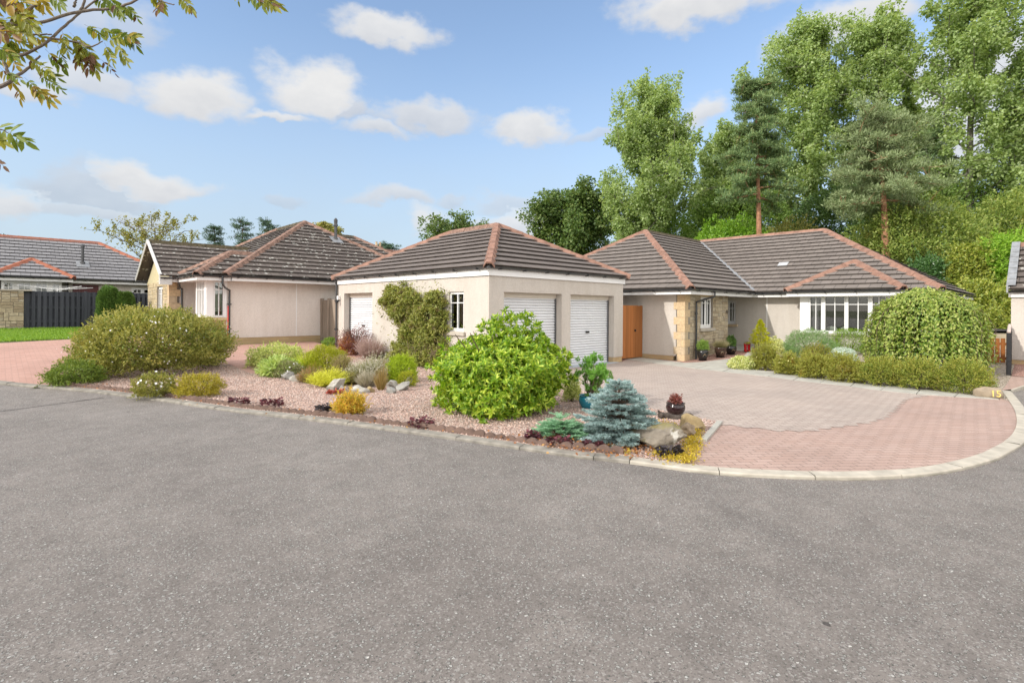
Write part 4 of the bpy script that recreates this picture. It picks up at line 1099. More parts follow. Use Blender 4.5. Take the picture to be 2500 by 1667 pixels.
# ---------------------------------------------------------------- the house on the left
def build_house_left():
    ox, oy = 5.62, 20.0
    t = thing('bungalow', 'pinkish cream bungalow with white-lichened brown tile roof, small bay window and stone gable', 'house', (ox, oy, 0.3))
    off = lambda o: (setattr(o, 'location', (-ox, -oy, -0.3)), o)[1]
    zt = 2.54; WX, WY = 5.62, 20.0
    mb = MB(); wall_grid(mb, 'y', WY, WX, 14.3, .58, zt + .35, .3); mb.box(WX + .0005, WY + .3, .4, WX + .3, 31, zt + .35)
    BX, BY = 5.00, 19.97
    mb.box(4.75, 22.45, .4, WX, 22.75, zt + .2)
    off(mb.obj('wall', W_PINK, t))
    pl = MB(); pl.box(WX + .016, WY + .016, .1, 14.28, WY + .28, .581); off(pl.obj('plinth', BRICK, t))
    jn = MB(); jn.box(8.02, WY - .003, .58, 8.05, WY + .002, zt); off(jn.obj('movement_joint', WHITE, t)); jn = MB(); jn.box(WX - .02, WY - .012, .4, WX + .025, WY + .03, zt); off(jn.obj('corner_bead', WHITE, t))
    # bay: sill wall, white posts and casements
    bw = MB(); bw.box(BX, BY, .2, 5.615, BY + .2, 1.20); bw.box(BX + .0005, BY + .2, .2, BX + .2, 21.32, 1.20); off(bw.obj('bay_wall', BRICK, t))
    sl = MB(); sl.box(BX - .06, BY - .06, 1.201, 5.66, BY + .18, 1.29); sl.box(BX - .0605, BY + .18, 1.201, BX + .18, 21.36, 1.2905); off(sl.obj('bay_sill', SANDST, t))
    po = MB(); po.box(BX, BY, 1.292, BX + .21, BY + .14, zt); po.box(BX + .0005, BY + .14, 1.292, BX + .12, BY + .26, zt - .0); off(po.obj('bay_post', WHITE, t)); po = MB(); po.box(5.552, BY, 1.292, 5.615, BY + .12, zt); off(po.obj('bay_post', WHITE, t)); po = MB(); po.box(BX + .0008, 21.20, 1.292, WX, 21.32, zt); off(po.obj('bay_post', WHITE, t))
    off(window(t, 'y', BY, BX + .212, 5.55, 1.30, zt, [(0, 1)], .76, sill=False, inset=.02, fr=.025, sf=.022, rm=-.02, curtain=[(5.22, 5.54, 1.5, 2.5, BLIND, False)]))
    off(window(t, 'x', BX, BY + .262, 21.198, 1.30, zt, [(0, .31), (.345, .655), (.69, 1.0)], .76, sill=False, inset=.02, fr=.03, sf=.025, curtain=[(20.24, 21.19, 1.35, 2.5, BLIND, False)], room=False))
    # gable wing
    gx, ga, gb = 4.42, 22.45, 26.25; ym = (ga + gb) / 2
    mo = MB(); win = (23.52, 24.50, 1.25, 2.42)
    wall_grid(mo, 'x', gx, ga + .02, gb, .3, zt + .1, .3, [win]); off(mo.obj('wall_core', MORTAR, t))
    st = MB(); rubble_wall(st, 'x', gx - .002, ga + .3, gb, .3, zt + .05, [win]); off(st.obj('stone_facing', island('pale_rubble', [(0, (.40, .32, .19)), (.5, (.52, .43, .28)), (1, (.46, .39, .27))], .9, 45, .8, .012), t))
    gp = MB(); zr0 = zt + .1
    gp.poly([(gx - .004, ga - .3, zr0 - .1), (gx - .004, gb + .3, zr0 - .1), (gx - .004, ym, zr0 + 1.28)]); off(gp.obj('gable_render', plain('buff_render', (.50, .44, .27), .9, .08, 4, 70, .5, .006), t))
    q = MB(); z = .35; k = 0
    while z < zt:
        a = .36 if k % 2 else .24
        q.box(gx - .014, ga - .016, z + .003, gx + a, ga + .26, z + .237); z += .24; k += 1
    off(q.obj('quoins', bpy.data.materials['quoin_stone'], t))
    off(window(t, 'x', gx, *win, [(0, .48), (.52, 1)], .76, sillmat=SANDST))
    # roofs
    ex, ey, ez = 5.42, 19.45, 2.735; hw = 4.62; xm = ex + hw; zr = ez + hw * PITCH; ya = ey + hw; yb = 27.3
    m = MB(); A = (ex, ey, ez); B = (ex + 2 * hw, ey, ez); N1 = (xm, ya, zr); N2 = (xm, yb, zr); C_ = (ex + 2 * hw, yb + hw, ez); D_ = (ex, yb + hw, ez)
    roof_face(m, A, B, N1); roof_face(m, D_, A, N1, N2); roof_face(m, B, C_, N2, N1); roof_face(m, C_, D_, N2)
    y2 = 26.9; h2 = 4.4; z2 = ez + h2 * PITCH + .1; xe = 13.9
    roof_face(m, (xm, y2 - h2, ez + .1), (xe + h2, y2 - h2, ez + .1), (xe, y2, z2), (xm, y2, z2)); roof_face(m, (xe + h2, y2 - h2, ez + .1), (xe + h2, y2 + h2, ez + .1), (xe, y2, z2))
    roof = off(m.obj('roof', T_LICHEN, t))
    gv = 4.06; gya = ga - .42; gyb = gb + .42; gz_ = 2.73; gr = gz_ + (ym - gya) * PITCH
    g = MB(); roof_face(g, (gv, gya, gz_), (ex + 3.5, gya, gz_), (ex + 3.5, ym, gr), (gv, ym, gr)); roof_face(g, (ex + 3.5, gyb, gz_), (gv, gyb, gz_), (gv, ym, gr), (ex + 3.5, ym, gr)); g.obj('gable_roof', T_LICHEN, roof)
    bx, by = 4.58, 19.50; bw_ = 1.45
    b = MB(); A2 = (bx, by, ez - .01); AP = (bx + bw_, by + bw_, ez + bw_ * PITCH)
    roof_face(b, A2, (ex + .03, by, ez - .01), (ex + .03 + bw_, by + bw_, AP[2]), AP); roof_face(b, (bx, by + 2 * bw_, ez - .01), A2, AP); roof_face(b, (ex + .03, by + 2 * bw_, ez - .01), (bx, by + 2 * bw_, ez - .01), AP, (ex + .03 + bw_, by + bw_, AP[2]))
    b.obj('bay_roof', T_LICHEN, roof)
    hips('hip_tiles', RIDGE_OLD, roof, (A, N1, .43), (B, N1, .43), (D_, N2, .43), (A2, AP, .43), ((bx, by + 2 * bw_, ez), AP, .43), ((xe + h2, y2 - h2, ez + .1), (xe, y2, z2), .43))
    hips('bay_ridge_tiles', RIDGE_OLD, roof, (AP, (ex + bw_ - .1, by + bw_, AP[2]), .607)); hips('ridge_tiles', MOSSY, roof, ((gv + .05, ym, gr), (ex + 2.9, ym, gr), .607), (N1, N2, .607), ((xm + 1, y2, z2), (xe, y2, z2), .607))
    v = MB(); sl_ = np.array((0, 1, PITCH)); sl_ /= np.linalg.norm(sl_)    # white verge board and cap along the gable
    for (y0_, sg) in ((gya, 1), (gyb, -1)):
        p = np.array((0, y0_, gz_)); q_ = np.array((0, ym, gr))
        for xa, xb, d0, d1 in ((gv - .02, gv + .005, -.05, .03), (gv - .03, gv + .05, .03, .07)):
            P = [np.array((x, 0, 0)) + e + np.array((0, 0, dz)) for e in (p, q_) for x in (xa, xb) for dz in (d0, d1)]
            for f in ((0, 1, 5, 4), (2, 6, 7, 3), (1, 3, 7, 5), (0, 4, 6, 2), (0, 2, 3, 1), (4, 5, 7, 6)): v.poly([P[k] for k in f])
    v.box(gv - .02, gya - .02, gz_ - .30, gx, gya + .12, gz_ - .02)
    off(v.obj('verge', plain('weathered_white', (.58, .58, .56), .5, .08, 6), t))
    f = MB(); f0, f1 = 2.54, 2.70
    f.box(WX, ey + .03, f0, 14.6, ey + .055, f1); f.box(bx + .03, by + .0305, f0 - .01, bx + .055, gya + .03, f1 - .01); f.box(bx + .055, by + .03, f0 - .01, WX + .02, by + .055, f1 - .01); f.box(WX + .0005, by + .055, f0 - .01, WX + .02, ey + .03, f1 - .01); f.box(gv, gya + .03, f0 - .01, bx + .03, gya + .055, f1 - .01); f.box(ex + .03, gyb, f0, ex + .055, 31, f1)
    off(f.obj('fascia', WHITE, t))
    sf = MB(); sf.box(WX, ey + .056, f0 + .01, 14.6, WY + .1, f0 + .025); sf.box(bx + .056, by + .056, f0 + .0, WX, 22.5, f0 + .015); sf.box(gv, gya + .056, f0 + .001, bx + .03, ga + .1, f0 + .016); off(sf.obj('soffit', WHITE, t))
    g = MB(); gutter(g, (14.6, ey - .03, 2.705), (WX - .25, ey - .03, 2.705)); gutter(g, (WX - .1, by - .03, 2.695), (bx - .06, by - .03, 2.695)); gutter(g, (bx - .03, by - .06, 2.695), (bx - .03, gya + .0, 2.695)); gutter(g, (bx, gya - .03, 2.69), (gv, gya - .03, 2.69)); off(g.obj('gutter', [GUTTER, BLACK], t))
    off(downpipe(t, [(5.34, ey - .03, 2.68), (5.34, ey - .03, 2.42), (5.50, WY - .30, 2.30), (5.70, WY - .10, 2.22), (5.70, WY - .07, 2.12), (5.70, WY - .07, .2)], .034, (1.75, .9)))
    off(downpipe(t, [(bx + .05, gya - .0, 2.66), (bx + .05, gya, 2.50), (4.72, ga - .12, 2.36), (4.80, ga - .07, 2.30), (4.80, ga - .07, 2.2), (4.80, ga - .07, .3)], .034, (1.6,)))
    fl = MB(); dx = 1.15; px_ = xm + dx * .9; zf = zr - (dx * 1.25) * PITCH; yf = ya - dx * 1.25
    fl.lathe([(.11, zf - .1), (.085, zf + .12), (.062, zf + .14), (.062, zf + .62), (.10, zf + .64), (.10, zf + .70), (.075, zf + .74), (.085, zf + .92), (.03, zf + 1.0), (0.0, zf + 1.0)], 14, (px_ - .25, yf)); fl.obj('flue', GUTTER, roof)
    lf = MB(); U = np.array((0, 1, PITCH)) / math.hypot(1, PITCH); nn_ = np.array((0, -PITCH, 1)) / math.hypot(1, PITCH)
    c = np.array((px_ - .25, yf, ey * 0 + ez + (yf - ey) * PITCH)); lf.poly([c + nn_ * .064 + np.array((sx * .24, 0, 0)) + U * su for sx, su in ((-1, -.34), (1, -.34), (1, .26), (-1, .26))]); lf.obj('flue_flashing', LEAD, roof)
build_house_left()

# ---------------------------------------------------------------- grey-roofed house beyond the lawn
def build_house_far():
    ox, oy = 0.0, 33.4
    t = thing('bungalow', 'bungalow with smooth grey tile roof and bright terracotta ridge behind the dark fence', 'house', (ox, oy, .95))
    off = lambda o: (setattr(o, 'location', (-ox, -oy, -.95)), o)[1]
    ey, ez, hw = 33.0, 2.95, 3.5; zr = ez + hw * PITCH; x1 = 7.36; yr = ey + hw
    m = MB(); roof_face(m, (-14, ey, ez), (x1, ey, ez), (x1 - hw, yr, zr), (-14 + hw, yr, zr)); roof_face(m, (x1, ey, ez), (x1, ey + 2 * hw, ez), (x1 - hw, yr, zr)); roof_face(m, (x1, ey + 2 * hw, ez), (-14, ey + 2 * hw, ez), (-14 + hw, yr, zr), (x1 - hw, yr, zr))
    roof = off(m.obj('roof', T_GREY, t))
    b = MB(); c0, c1, by = -.35, 2.50, 32.1; h = (c1 - c0) / 2; AP = ((c0 + c1) / 2, by + h, ez + h * PITCH)
    roof_face(b, (c0, by, ez), (c1, by, ez), AP); roof_face(b, (c1, by, ez), (c1, by + 1.2, ez), (AP[0], AP[1] + 1.2, AP[2]), AP); roof_face(b, (c0, by + 1.2, ez), (c0, by, ez), AP, (AP[0], AP[1] + 1.2, AP[2])); b.obj('bay_roof', T_GREY, roof)
    hips('hip_tiles', RIDGE_RED, roof, ((x1, ey, ez), (x1 - hw, yr, zr), .43), ((c1, by, ez), AP, .43), ((c0, by, ez), AP, .43)); hips('ridge_tiles', RIDGE_RED, roof, ((-14 + hw, yr, zr), (x1 - hw, yr, zr), .607))
    f = MB(); f.box(-14, ey + .03, 2.76, x1, ey + .055, 2.92); off(f.obj('fascia', WHITE, t)); f = MB(); f.box(c0 + .03, by + .03, 2.76, c1 - .03, by + .055, 2.92); f.box(c1 - .055, by + .055, 2.76, c1 - .03, ey + .03, 2.92); off(f.obj('fascia', WHITE, t))
    g = MB(); gutter(g, (x1, ey - .03, 2.93), (c1, ey - .03, 2.93)); gutter(g, (c1, by - .03, 2.93), (c0, by - .03, 2.93)); gutter(g, (c0, ey - .03, 2.93), (-14, ey - .03, 2.93)); off(g.obj('gutter', [GUTTER, BLACK], t))
    w = MB(); wall_grid(w, 'y', 33.4, -14, x1 - .4, .6, 3.0, .3, [(4.9, 6.4, 1.7, 2.62)]); off(w.obj('wall', W_RENDER, t))
    bw = MB(); bw.box(c0 + .4, 32.6, .6, c1 - .4, 32.8, 1.8); off(bw.obj('bay_wall', W_RENDER, t))
    off(window(t, 'y', 32.6, c0 + .4, c1 - .4, 1.8, 2.76, [(0, .2), (.26, .48), (.54, .76), (.82, 1)], .7, sill=False, inset=.02))
    off(window(t, 'y', 33.4, 4.9, 6.4, 1.7, 2.62, [(0, .3), (.34, .64), (.68, 1)], .7))
    d = MB(); d.box(2.55, 33.38, 1.0, 3.55, 33.405, 2.70); off(d.obj('door', plain('dark_red_door', (.09, .02, .02), .4, .1), t))
    fl = MB(); fx, fy = 3.0, 34.3; zf = ez + (fy - ey) * PITCH; fl.lathe([(.12, zf - .1), (.10, zf + .14), (.06, zf + .16), (.06, zf + .85), (.085, zf + .87), (.085, zf + 1.0), (0, zf + 1.02)], 12, (fx, fy)); fl.obj('flue', GUTTER, roof)
    U = np.array((0, 1, PITCH)) / math.hypot(1, PITCH); n_ = np.array((0, -PITCH, 1)) / math.hypot(1, PITCH); c = np.array((fx, fy, ez + (fy - ey) * PITCH))
    lf = MB(); lf.poly([c + n_ * .062 + np.array((sx * .26, 0, 0)) + U * su for sx, su in ((-1, -.36), (1, -.36), (1, .3), (-1, .3))]); lf.obj('flue_flashing', LEAD, roof)
build_house_far()

# ---------------------------------------------------------------- neighbour's outbuilding on the far right
def build_neighbour():
    x0, y1 = 20.02, .97
    t = thing('garage', 'cream gable-ended outbuilding at the far right edge with lichened tiles and white verge', 'garage', (x0, y1, .24))
    off = lambda o: (setattr(o, 'location', (-x0, -y1, -.24)), o)[1]
    w = MB(); wall_grid(w, 'x', x0, -5.0, y1, .36, 2.3, .3); w.box(x0 + .3, y1 - .3, .36, x0 + 4.4, y1 - .0005, 2.3); off(w.obj('wall', W_RENDER, t))
    gm = MB(); gm.poly([(x0, y1 - .002, 2.28), (x0 + 4.0, y1 - .002, 2.28), (x0 + 2.0, y1 - .002, 3.5)]); off(gm.obj('gable', W_RENDER, t))
    p = MB(); p.box(x0 + .016, -5, -.1, x0 + .28, y1 - .016, .361); p.box(x0 + .28, y1 - .28, -.1, x0 + 4.3, y1 - .016, .361); off(p.obj('plinth', BRICK, t))
    ex, ez = 19.72, 2.27; hw = 2.3; m = MB()
    roof_face(m, (ex, y1 + .06, ez), (ex, -5.2, ez), (ex + hw, -5.2, ez + hw * PITCH), (ex + hw, y1 + .06, ez + hw * PITCH)); roof_face(m, (ex + 2 * hw, -5.2, ez), (ex + 2 * hw, y1 + .06, ez), (ex + hw, y1 + .06, ez + hw * PITCH), (ex + hw, -5.2, ez + hw * PITCH))
    roof = off(m.obj('roof', T_LICHEN, t))
    h = MB(); hip_tiles(h, (ex + hw, -5.2, ez + hw * PITCH), (ex + hw, y1 + .05, ez + hw * PITCH), .607); h.obj('ridge_tiles', RIDGE, roof)
    v = MB(); n = 8
    for k in range(n):                                              # stepped dry-verge caps
        xa, xb = ex - .02 + hw * k / n, ex - .02 + hw * (k + 1) / n; za, zb = ez + hw * k / n * PITCH, ez + hw * (k + 1) / n * PITCH
        for dy0, dy1, dz0, dz1 in ((y1 + .045, y1 + .085, -.10, .10), (y1 - .10, y1 + .085, .10, .115)):
            P = [(x, y, z + dz) for (x, z) in ((xa, za), (xb, zb)) for y in (dy0, dy1) for dz in (dz0 + (.02 if x == xa else 0), dz1 + (.02 if x == xa else 0))]
            for f in ((0, 1, 5, 4), (2, 6, 7, 3), (1, 3, 7, 5), (0, 4, 6, 2), (0, 2, 3, 1), (4, 5, 7, 6)): v.poly([P[i] for i in f])
    off(v.obj('verge', LEAD, t))
    f = MB(); f.box(x0 - .06, -5.1, 2.07, x0 - .03, y1 + .05, 2.22); f.box(x0 - .03, -5.1, 2.09, x0 + .05, y1 + .04, 2.105); off(f.obj('fascia', WHITE, t))
    g = MB(); gutter(g, (x0 - .12, -5.1, 2.245), (x0 - .12, y1 + .06, 2.245)); off(g.obj('gutter', [GUTTER, BLACK], t))
build_neighbour()

# ---------------------------------------------------------------- far roof between the garage and the left house
def build_far_roof():
    c = D(960, 640, 62); b = np.array([c[0], c[1], gz(c[0], c[1])])
    t = thing('house', 'distant red roof with chimney pots between the left bungalow and the garage', 'house', tuple(b))
    top = D(955, 611, 62)[2] - b[2]
    w = MB(); w.box(-4, -4, -1, 4, 4, top - 1.8); w.obj('wall', W_RENDER, t)
    r = MB(); roof_face(r, (-4.4, -4.4, top - 2.3), (4.4, -4.4, top - 2.3), (2.5, 0, top), (-2.5, 0, top)); roof_face(r, (-4.4, 4.4, top - 2.3), (-4.4, -4.4, top - 2.3), (-2.5, 0, top)); roof_face(r, (4.4, -4.4, top - 2.3), (4.4, 4.4, top - 2.3), (2.5, 0, top)); rf = r.obj('roof', RIDGE, t)
    k = MB(); k.box(-2.4, -.3, top - 1, -1.5, .3, top + .25); k.obj('chimney', RIDGE_OLD, rf)
    k = MB(); k.lathe([(.13, top + .25), (.11, top + .75), (.14, top + .78)], 10, (-2.2, 0)); k.lathe([(.13, top + .25), (.11, top + .75), (.14, top + .78)], 10, (-1.75, 0)); k.obj('chimney_pot', SANDST, rf)
build_far_roof()

# ---------------------------------------------------------------- fences, gates, boundary walls
WOOD_O = wood('orange_stained_wood', (0.27, 0.095, 0.025), (0.36, 0.14, 0.04))
WOOD_B = wood('brown_stained_wood', (0.30, 0.115, 0.034), (0.42, 0.165, 0.05))
WOOD_G = wood('weathered_grey_wood', (0.20, 0.165, 0.13), (0.33, 0.28, 0.225), .9)
FENCE = wood('blue_black_stain', (0.043, 0.048, 0.060), (0.066, 0.072, 0.086), .8)
def build_fences():
    # dark hit-and-miss fence behind the lawn
    yb = 28.25; xs0, xs1 = 0.74, 5.3
    t = thing('fence', 'blue-black hit-and-miss board fence behind the lawn', 'fence', (xs0, yb, gz(xs0, yb)))
    h = 1.50; x = 0.0; b = MB(); rear = MB(); W = xs1 - xs0
    while x < W:
        b.box(x, -.03, .03, x + .105, 0.0, h + rng.uniform(-.006, .006)); rear.box(x + .085, .045, .03, x + .20, .07, h - .01); x += .172
    b.obj('boards', FENCE, t); rear.obj('rear_boards', FENCE, t)
    r = MB()
    for z in (.25, .8, 1.3): r.box(0, .001, z, W, .044, z + .09)
    r.obj('rails', FENCE, t)
    for x in (-.06, 1.8, 3.4, W): p = MB(); p.box(x, -.045, -.2, x + .09, .08, h + .03); p.obj('post', FENCE, t)
    # sandstone boundary wall at the left edge
    t = thing('wall', 'sandstone rubble boundary wall with flat coping ending at the dark fence', 'wall', (.68, 28.1, gz(0, 28)))
    core = MB(); core.box(-6.5, .01, -.3, -.02, .33, 1.49); core.obj('core', MORTAR, t)
    s = MB(); rubble_wall(s, 'y', 0.0, -6.5, 0.0, -.05, 1.50); s.box(-.019, .02, -.05, .0, .32, 1.5); s.obj('stone_facing', RUBBLE, t)
    c = MB(); x = -6.5
    while x < -.1: c.box(x, -.05, 1.502, x + .74, .38, 1.56 + rng.uniform(-.01, .01)); x += .75
    c.obj('coping', SILL, t)
    # weathered fence panel between the left house and the garage
    t = thing('fence', 'weathered grey close-board fence between left house wall and garage downpipe', 'fence', (9.0, 17.85, .25))
    b = MB(); y = .12
    while y < 2.05: b.box(0, y, .02, .022, y + .14, 1.70 + rng.uniform(-.01, .01)); y += .148
    b.obj('boards', WOOD_G, t)
    for y in (.0, 1.4, 2.02): p = MB(); p.box(-.05, y, -.1, .06, y + .10, 1.76); p.obj('post', WOOD_G, t)
    # tall stained gate between garage and right house
    t = thing('gate', 'tall brown-stained boarded gate between garage and right-hand bungalow', 'gate', (14.34, 10.0, 0))
    b = MB(); n = 11; W = 1.55
    for k in range(n): b.box(W * k / n + .002, 0 + (k % 2) * .003, .05, W * (k + 1) / n - .004, .022, 1.80 - .012 * (k == n - 2))
    b.obj('boards', WOOD_B, t)
    r = MB(); [r.box(.03, .023, z, W - .03, .06, z + .10) for z in (.2, .9, 1.55)]; r.obj('rails', WOOD_B, t)
    p = MB(); p.box(-.03, -.01, 0, -.001, .08, 1.82); p.obj('post', WOOD_B, t)
    k = MB(); k.tube([(1.08, -.004, .96), (1.08, -.03, .96)], .035, 10); k.tube([(1.08, -.035, 1.0), (1.08, -.035, .92)], .014, 8); k.obj('latch', BLACK, t)
    # low orange gate by the neighbour
    a = np.array(G(2388, 889)); c = np.array(G(2456, 889)); dxy = (c - a)[:2]; L = float(np.linalg.norm(dxy)) + .12; rz = math.atan2(dxy[1], dxy[0])
    zg = gz(*a[:2]) + .02
    t = thing('gate', 'low bright orange picket gate beside the weeping tree', 'gate', (a[0], a[1], zg), rz=rz)
    n = 6; pit = L / n
    for k in range(n): b = MB(); b.box(k * pit + .008, -.02, .04, (k + 1) * pit - .022, 0.0, .71); b.obj('picket', WOOD_O, t)
    for z in (.12, .52): b = MB(); b.box(0, .001, z, L, .03, z + .07); b.obj('rail', WOOD_O, t)
    # black railing running back from the kerb
    p0 = np.array([17.80, .90]); p1 = np.array([20.0, .99]); rz = math.atan2(p1[1] - p0[1], p1[0] - p0[0]); L = float(np.linalg.norm(p1 - p0))
    t = thing('fence', 'short black picket railing with pale finials beside the far right wall', 'railing', (p0[0], p0[1], gz(*p0)), rz=rz)
    for k in range(9):
        x = L * k / 9; dz = .06 * x
        b = MB(); b.box(x, -.045, dz + .0, x + .035, .045, dz + 1.04); q = b.obj('picket', BLACK, t)
        f = MB(); f.lathe([(.0, dz + 1.04), (.035, dz + 1.045), (.042, dz + 1.075), (.028, dz + 1.11), (0, dz + 1.12)], 10, (x + .017, 0)); f.obj('finial', plain('pale_finial', (.5, .42, .38), .5) if 'pale_finial' not in bpy.data.materials else bpy.data.materials['pale_finial'], q)
    for z in (.25, .85): b = MB(); b.poly([(0, -.01, z), (L, -.01, z + .06 * L), (L, -.01, z + .05 + .06 * L), (0, -.01, z + .05)]); b.poly([(0, .01, z), (0, .01, z + .05), (L, .01, z + .05 + .06 * L), (L, .01, z + .06 * L)]); b.obj('rail', BLACK, t)
build_fences()

def build_shed():
    c = D(2440, 850, 19.5); b = np.array([c[0], c[1], .33])
    t = thing('shed', 'low cream shed with curved dark felt roof behind the orange gate', 'shed', tuple(b), rz=YAW - math.pi / 2)
    top = D(2440, 803, 19.5)[2] - b[2]; w = .85; e = top - .22
    m = MB(); m.box(-w + .06, 0, -.2, w - .06, 1.6, e)
    m.obj('wall', plain('cream_boards', (.56, .48, .35), .7, .06, 3), t)
    k = MB()
    for z in np.arange(.1, e - .05, .16): k.box(-w + .055, -.012, z, w - .055, -.001, z + .145)
    k.obj('cladding', bpy.data.materials['cream_boards'], t)
    r = MB(); N = 14; P = []
    for i in range(N + 1):
        a = math.pi * i / N; P.append((-w * math.cos(a) * 1.06, e - .02 + (top - e + .02) * math.sin(a) ** .8))
    for (xa, za), (xb, zb) in zip(P, P[1:]):
        r.poly([(xa, -.12, za), (xb, -.12, zb), (xb, 1.7, zb), (xa, 1.7, za)]); r.poly([(xa, -.12, za - .07), (xa, -.12, za), (xb, -.12, zb), (xb, -.12, zb - .07)][::-1]); r.poly([(xa, -.12, za - .07), (xb, -.12, zb - .07), (xb, 1.7, zb - .07), (xa, 1.7, za - .07)][::-1])
    r.obj('roof', plain('dark_felt', (.07, .065, .065), .6, .2), t)
build_shed()

# ---------------------------------------------------------------- scalloped edging stones along the kerb
def build_edging():
    ins = offset(kerb_out, KW + 0.03); P = np.array(ins); d = np.r_[0, np.cumsum(np.linalg.norm(np.diff(P, axis=0), axis=1))]
    at = lambda s: np.array([np.interp(s, d, P[:, 0]), np.interp(s, d, P[:, 1])])
    s0 = d[int(np.argmin(np.linalg.norm(P - G(118, 938)[:2], axis=1)))]; s1 = d[int(np.argmin(np.linalg.norm(P - G(1632, 1130)[:2], axis=1)))]
    L = .60; n = int((s1 - s0) / L)
    mb = MB(); N = 32; w = .05; prof = []
    for i in range(N + 1):
        x = (L - .008) * i / N; prof.append((x, 0.055 + .034 * abs(math.sin(math.pi * 4 * i / N)) ** .7))
    for (xa, za), (xb, zb) in zip(prof, prof[1:]):
        mb.poly([(xa, 0, -.08), (xb, 0, -.08), (xb, 0, zb), (xa, 0, za)]); mb.poly([(xa, w, -.08), (xa, w, za), (xb, w, zb), (xb, w, -.08)]); mb.poly([(xa, 0, za), (xb, 0, zb), (xb, w, zb), (xa, w, za)])
    for x, z in (prof[0], prof[-1]): mb.poly([(x, 0, -.08), (x, w, -.08), (x, w, z), (x, 0, z)])
    proto = mb.obj('edging_stone', EDGING)
    tag(proto, 'red-brown scalloped concrete edging stone standing along the kerb of the gravel garden', 'edging stone', 'scalloped edging stones along the kerb')
    for k in range(n):
        o = proto if k == 0 else proto.copy()
        if k: COL.objects.link(o)
        a, b = at(s0 + k * L), at(s0 + (k + 1) * L)
        o.location = (a[0], a[1], gz(*a) + rng.uniform(-.012, .006)); o.rotation_euler = (R(rng.uniform(-3, 3)), -math.atan2(gz(*b) - gz(*a), L) + R(rng.uniform(-1, 1)), math.atan2(b[1] - a[1], b[0] - a[0]))
build_edging()
# ---------------------------------------------------------------- plants: generators
def unit(v): return v / np.maximum(np.linalg.norm(v, axis=-1, keepdims=True), 1e-9)

def sphere(n):
    return unit(rng.normal(size=(n, 3)))

def leaves_obj(name, P, A, Nn, L, W, mat, parent=None, hexa=False, fold=0.18):
    """one small folded face per leaf: base P, axis A, normal Nn, length L, width W"""
    n = len(P); L = np.broadcast_to(np.asarray(L, float), (n,))[:, None]; W = np.broadcast_to(np.asarray(W, float), (n,))[:, None]
    A = unit(A); S = unit(np.cross(A, Nn)); U = np.cross(S, A)
    if hexa:
        V = np.stack([P, P + A * L * .28 + S * W * .42 + U * W * fold, P + A * L * .68 + S * W * .40 + U * W * fold * .7 - U * L * .03, P + A * L - U * L * .10,
                      P + A * L * .68 - S * W * .40 + U * W * fold * .7 - U * L * .03, P + A * L * .28 - S * W * .42 + U * W * fold], 1).reshape(-1, 3)
        i = np.arange(n)[:, None] * 6
        F = np.concatenate([i + np.array([[0, 1, 2, 3]]), i + np.array([[0, 3, 4, 5]])], 0)
    else:
        V = np.stack([P, P + A * L * .45 + S * W * .5 + U * W * fold, P + A * L, P + A * L * .45 - S * W * .5 + U * W * fold], 1).reshape(-1, 3)
        F = np.arange(n * 4).reshape(n, 4)
    return np_mesh(name, V, F, mat, parent)

def lump_field(k, amp, sharp, seed=None):
    dirs = sphere(k); amps = rng.uniform(.4, 1, k) * amp
    def f(d):
        c = np.clip(d @ dirs.T, 0, 1) ** sharp
        return 1 + (c * amps).max(1) - amp * .5
    return f

def dome_pts(n, rx, ry, h, lumps=30, amp=.28, sharp=26, depth=.35, zlow=-.15, power=2.3, zc=.38):
    """points in the leafy skin of a lumpy mound standing on z=0; returns points and outward directions"""
    d = sphere(int(n * 1.9)); d = d[d[:, 2] > -.93][:n]
    while len(d) < n: d = np.concatenate([d, sphere(n)[:n - len(d)]])
    f = lump_field(lumps, amp, sharp)
    rad = f(d) * (1 - depth * rng.random(len(d)) ** 1.7)
    up = np.where(d[:, 2] > 0, h * (1 - zc), h * zc * 1.0)
    hz = np.sqrt(np.maximum(1e-6, 1 - d[:, 2] ** 2)); k = np.where(d[:, 2] < 0, np.maximum(hz, .05) ** .35 / np.maximum(hz, .05), 1.0)
    k = np.minimum(k, 8.0)                                          # skirts stay wide down to the ground
    P = np.stack([d[:, 0] * k * rx * rad, d[:, 1] * k * ry * rad, h * zc + d[:, 2] * up * rad], 1)
    P[:, 2] = np.maximum(P[:, 2], .01 + .05 * h * rng.random(len(P)))
    out = unit(np.stack([d[:, 0] / rx, d[:, 1] / ry, d[:, 2] / h], 1))
    return P, out

def fit(x0, x1, yt, yb, push=.75):
    """find the spot on the ground, the width and the height of something seen between these pixels of the photograph"""
    cx = (x0 + x1) / 2; f = G(cx, yb); fw = unit(np.array([ray(cx, yb)[0], ray(cx, yb)[1], 0]))
    d = depth(f); w = (x1 - x0) * d / FPX
    for _ in range(4):
        c = f + fw * w * .5 * push; w = (x1 - x0) * depth(c) / FPX
    z = gz(c[0], c[1]); top = D(cx, yt, depth(c))[2]
    return np.array([c[0], c[1], z]), w, max(.05, top - z)

def stems_obj(base_r, h, n, parent, mat, rad=.012, name='stems', spread=.8):
    mb = MB()
    for k in range(n):
        a = rng.uniform(0, 6.28); r = base_r * spread * rng.uniform(.3, 1)
        p0 = (rng.normal() * base_r * .08, rng.normal() * base_r * .08, -.05); p2 = (r * math.cos(a), r * math.sin(a), h * rng.uniform(.45, .85))
        p1 = (p2[0] * .35, p2[1] * .35, p2[2] * .5)
        mb.tube([p0, p1, p2], [rad * 1.3, rad, rad * .4], 5, cap=False)
    return mb.obj(name, mat, parent)

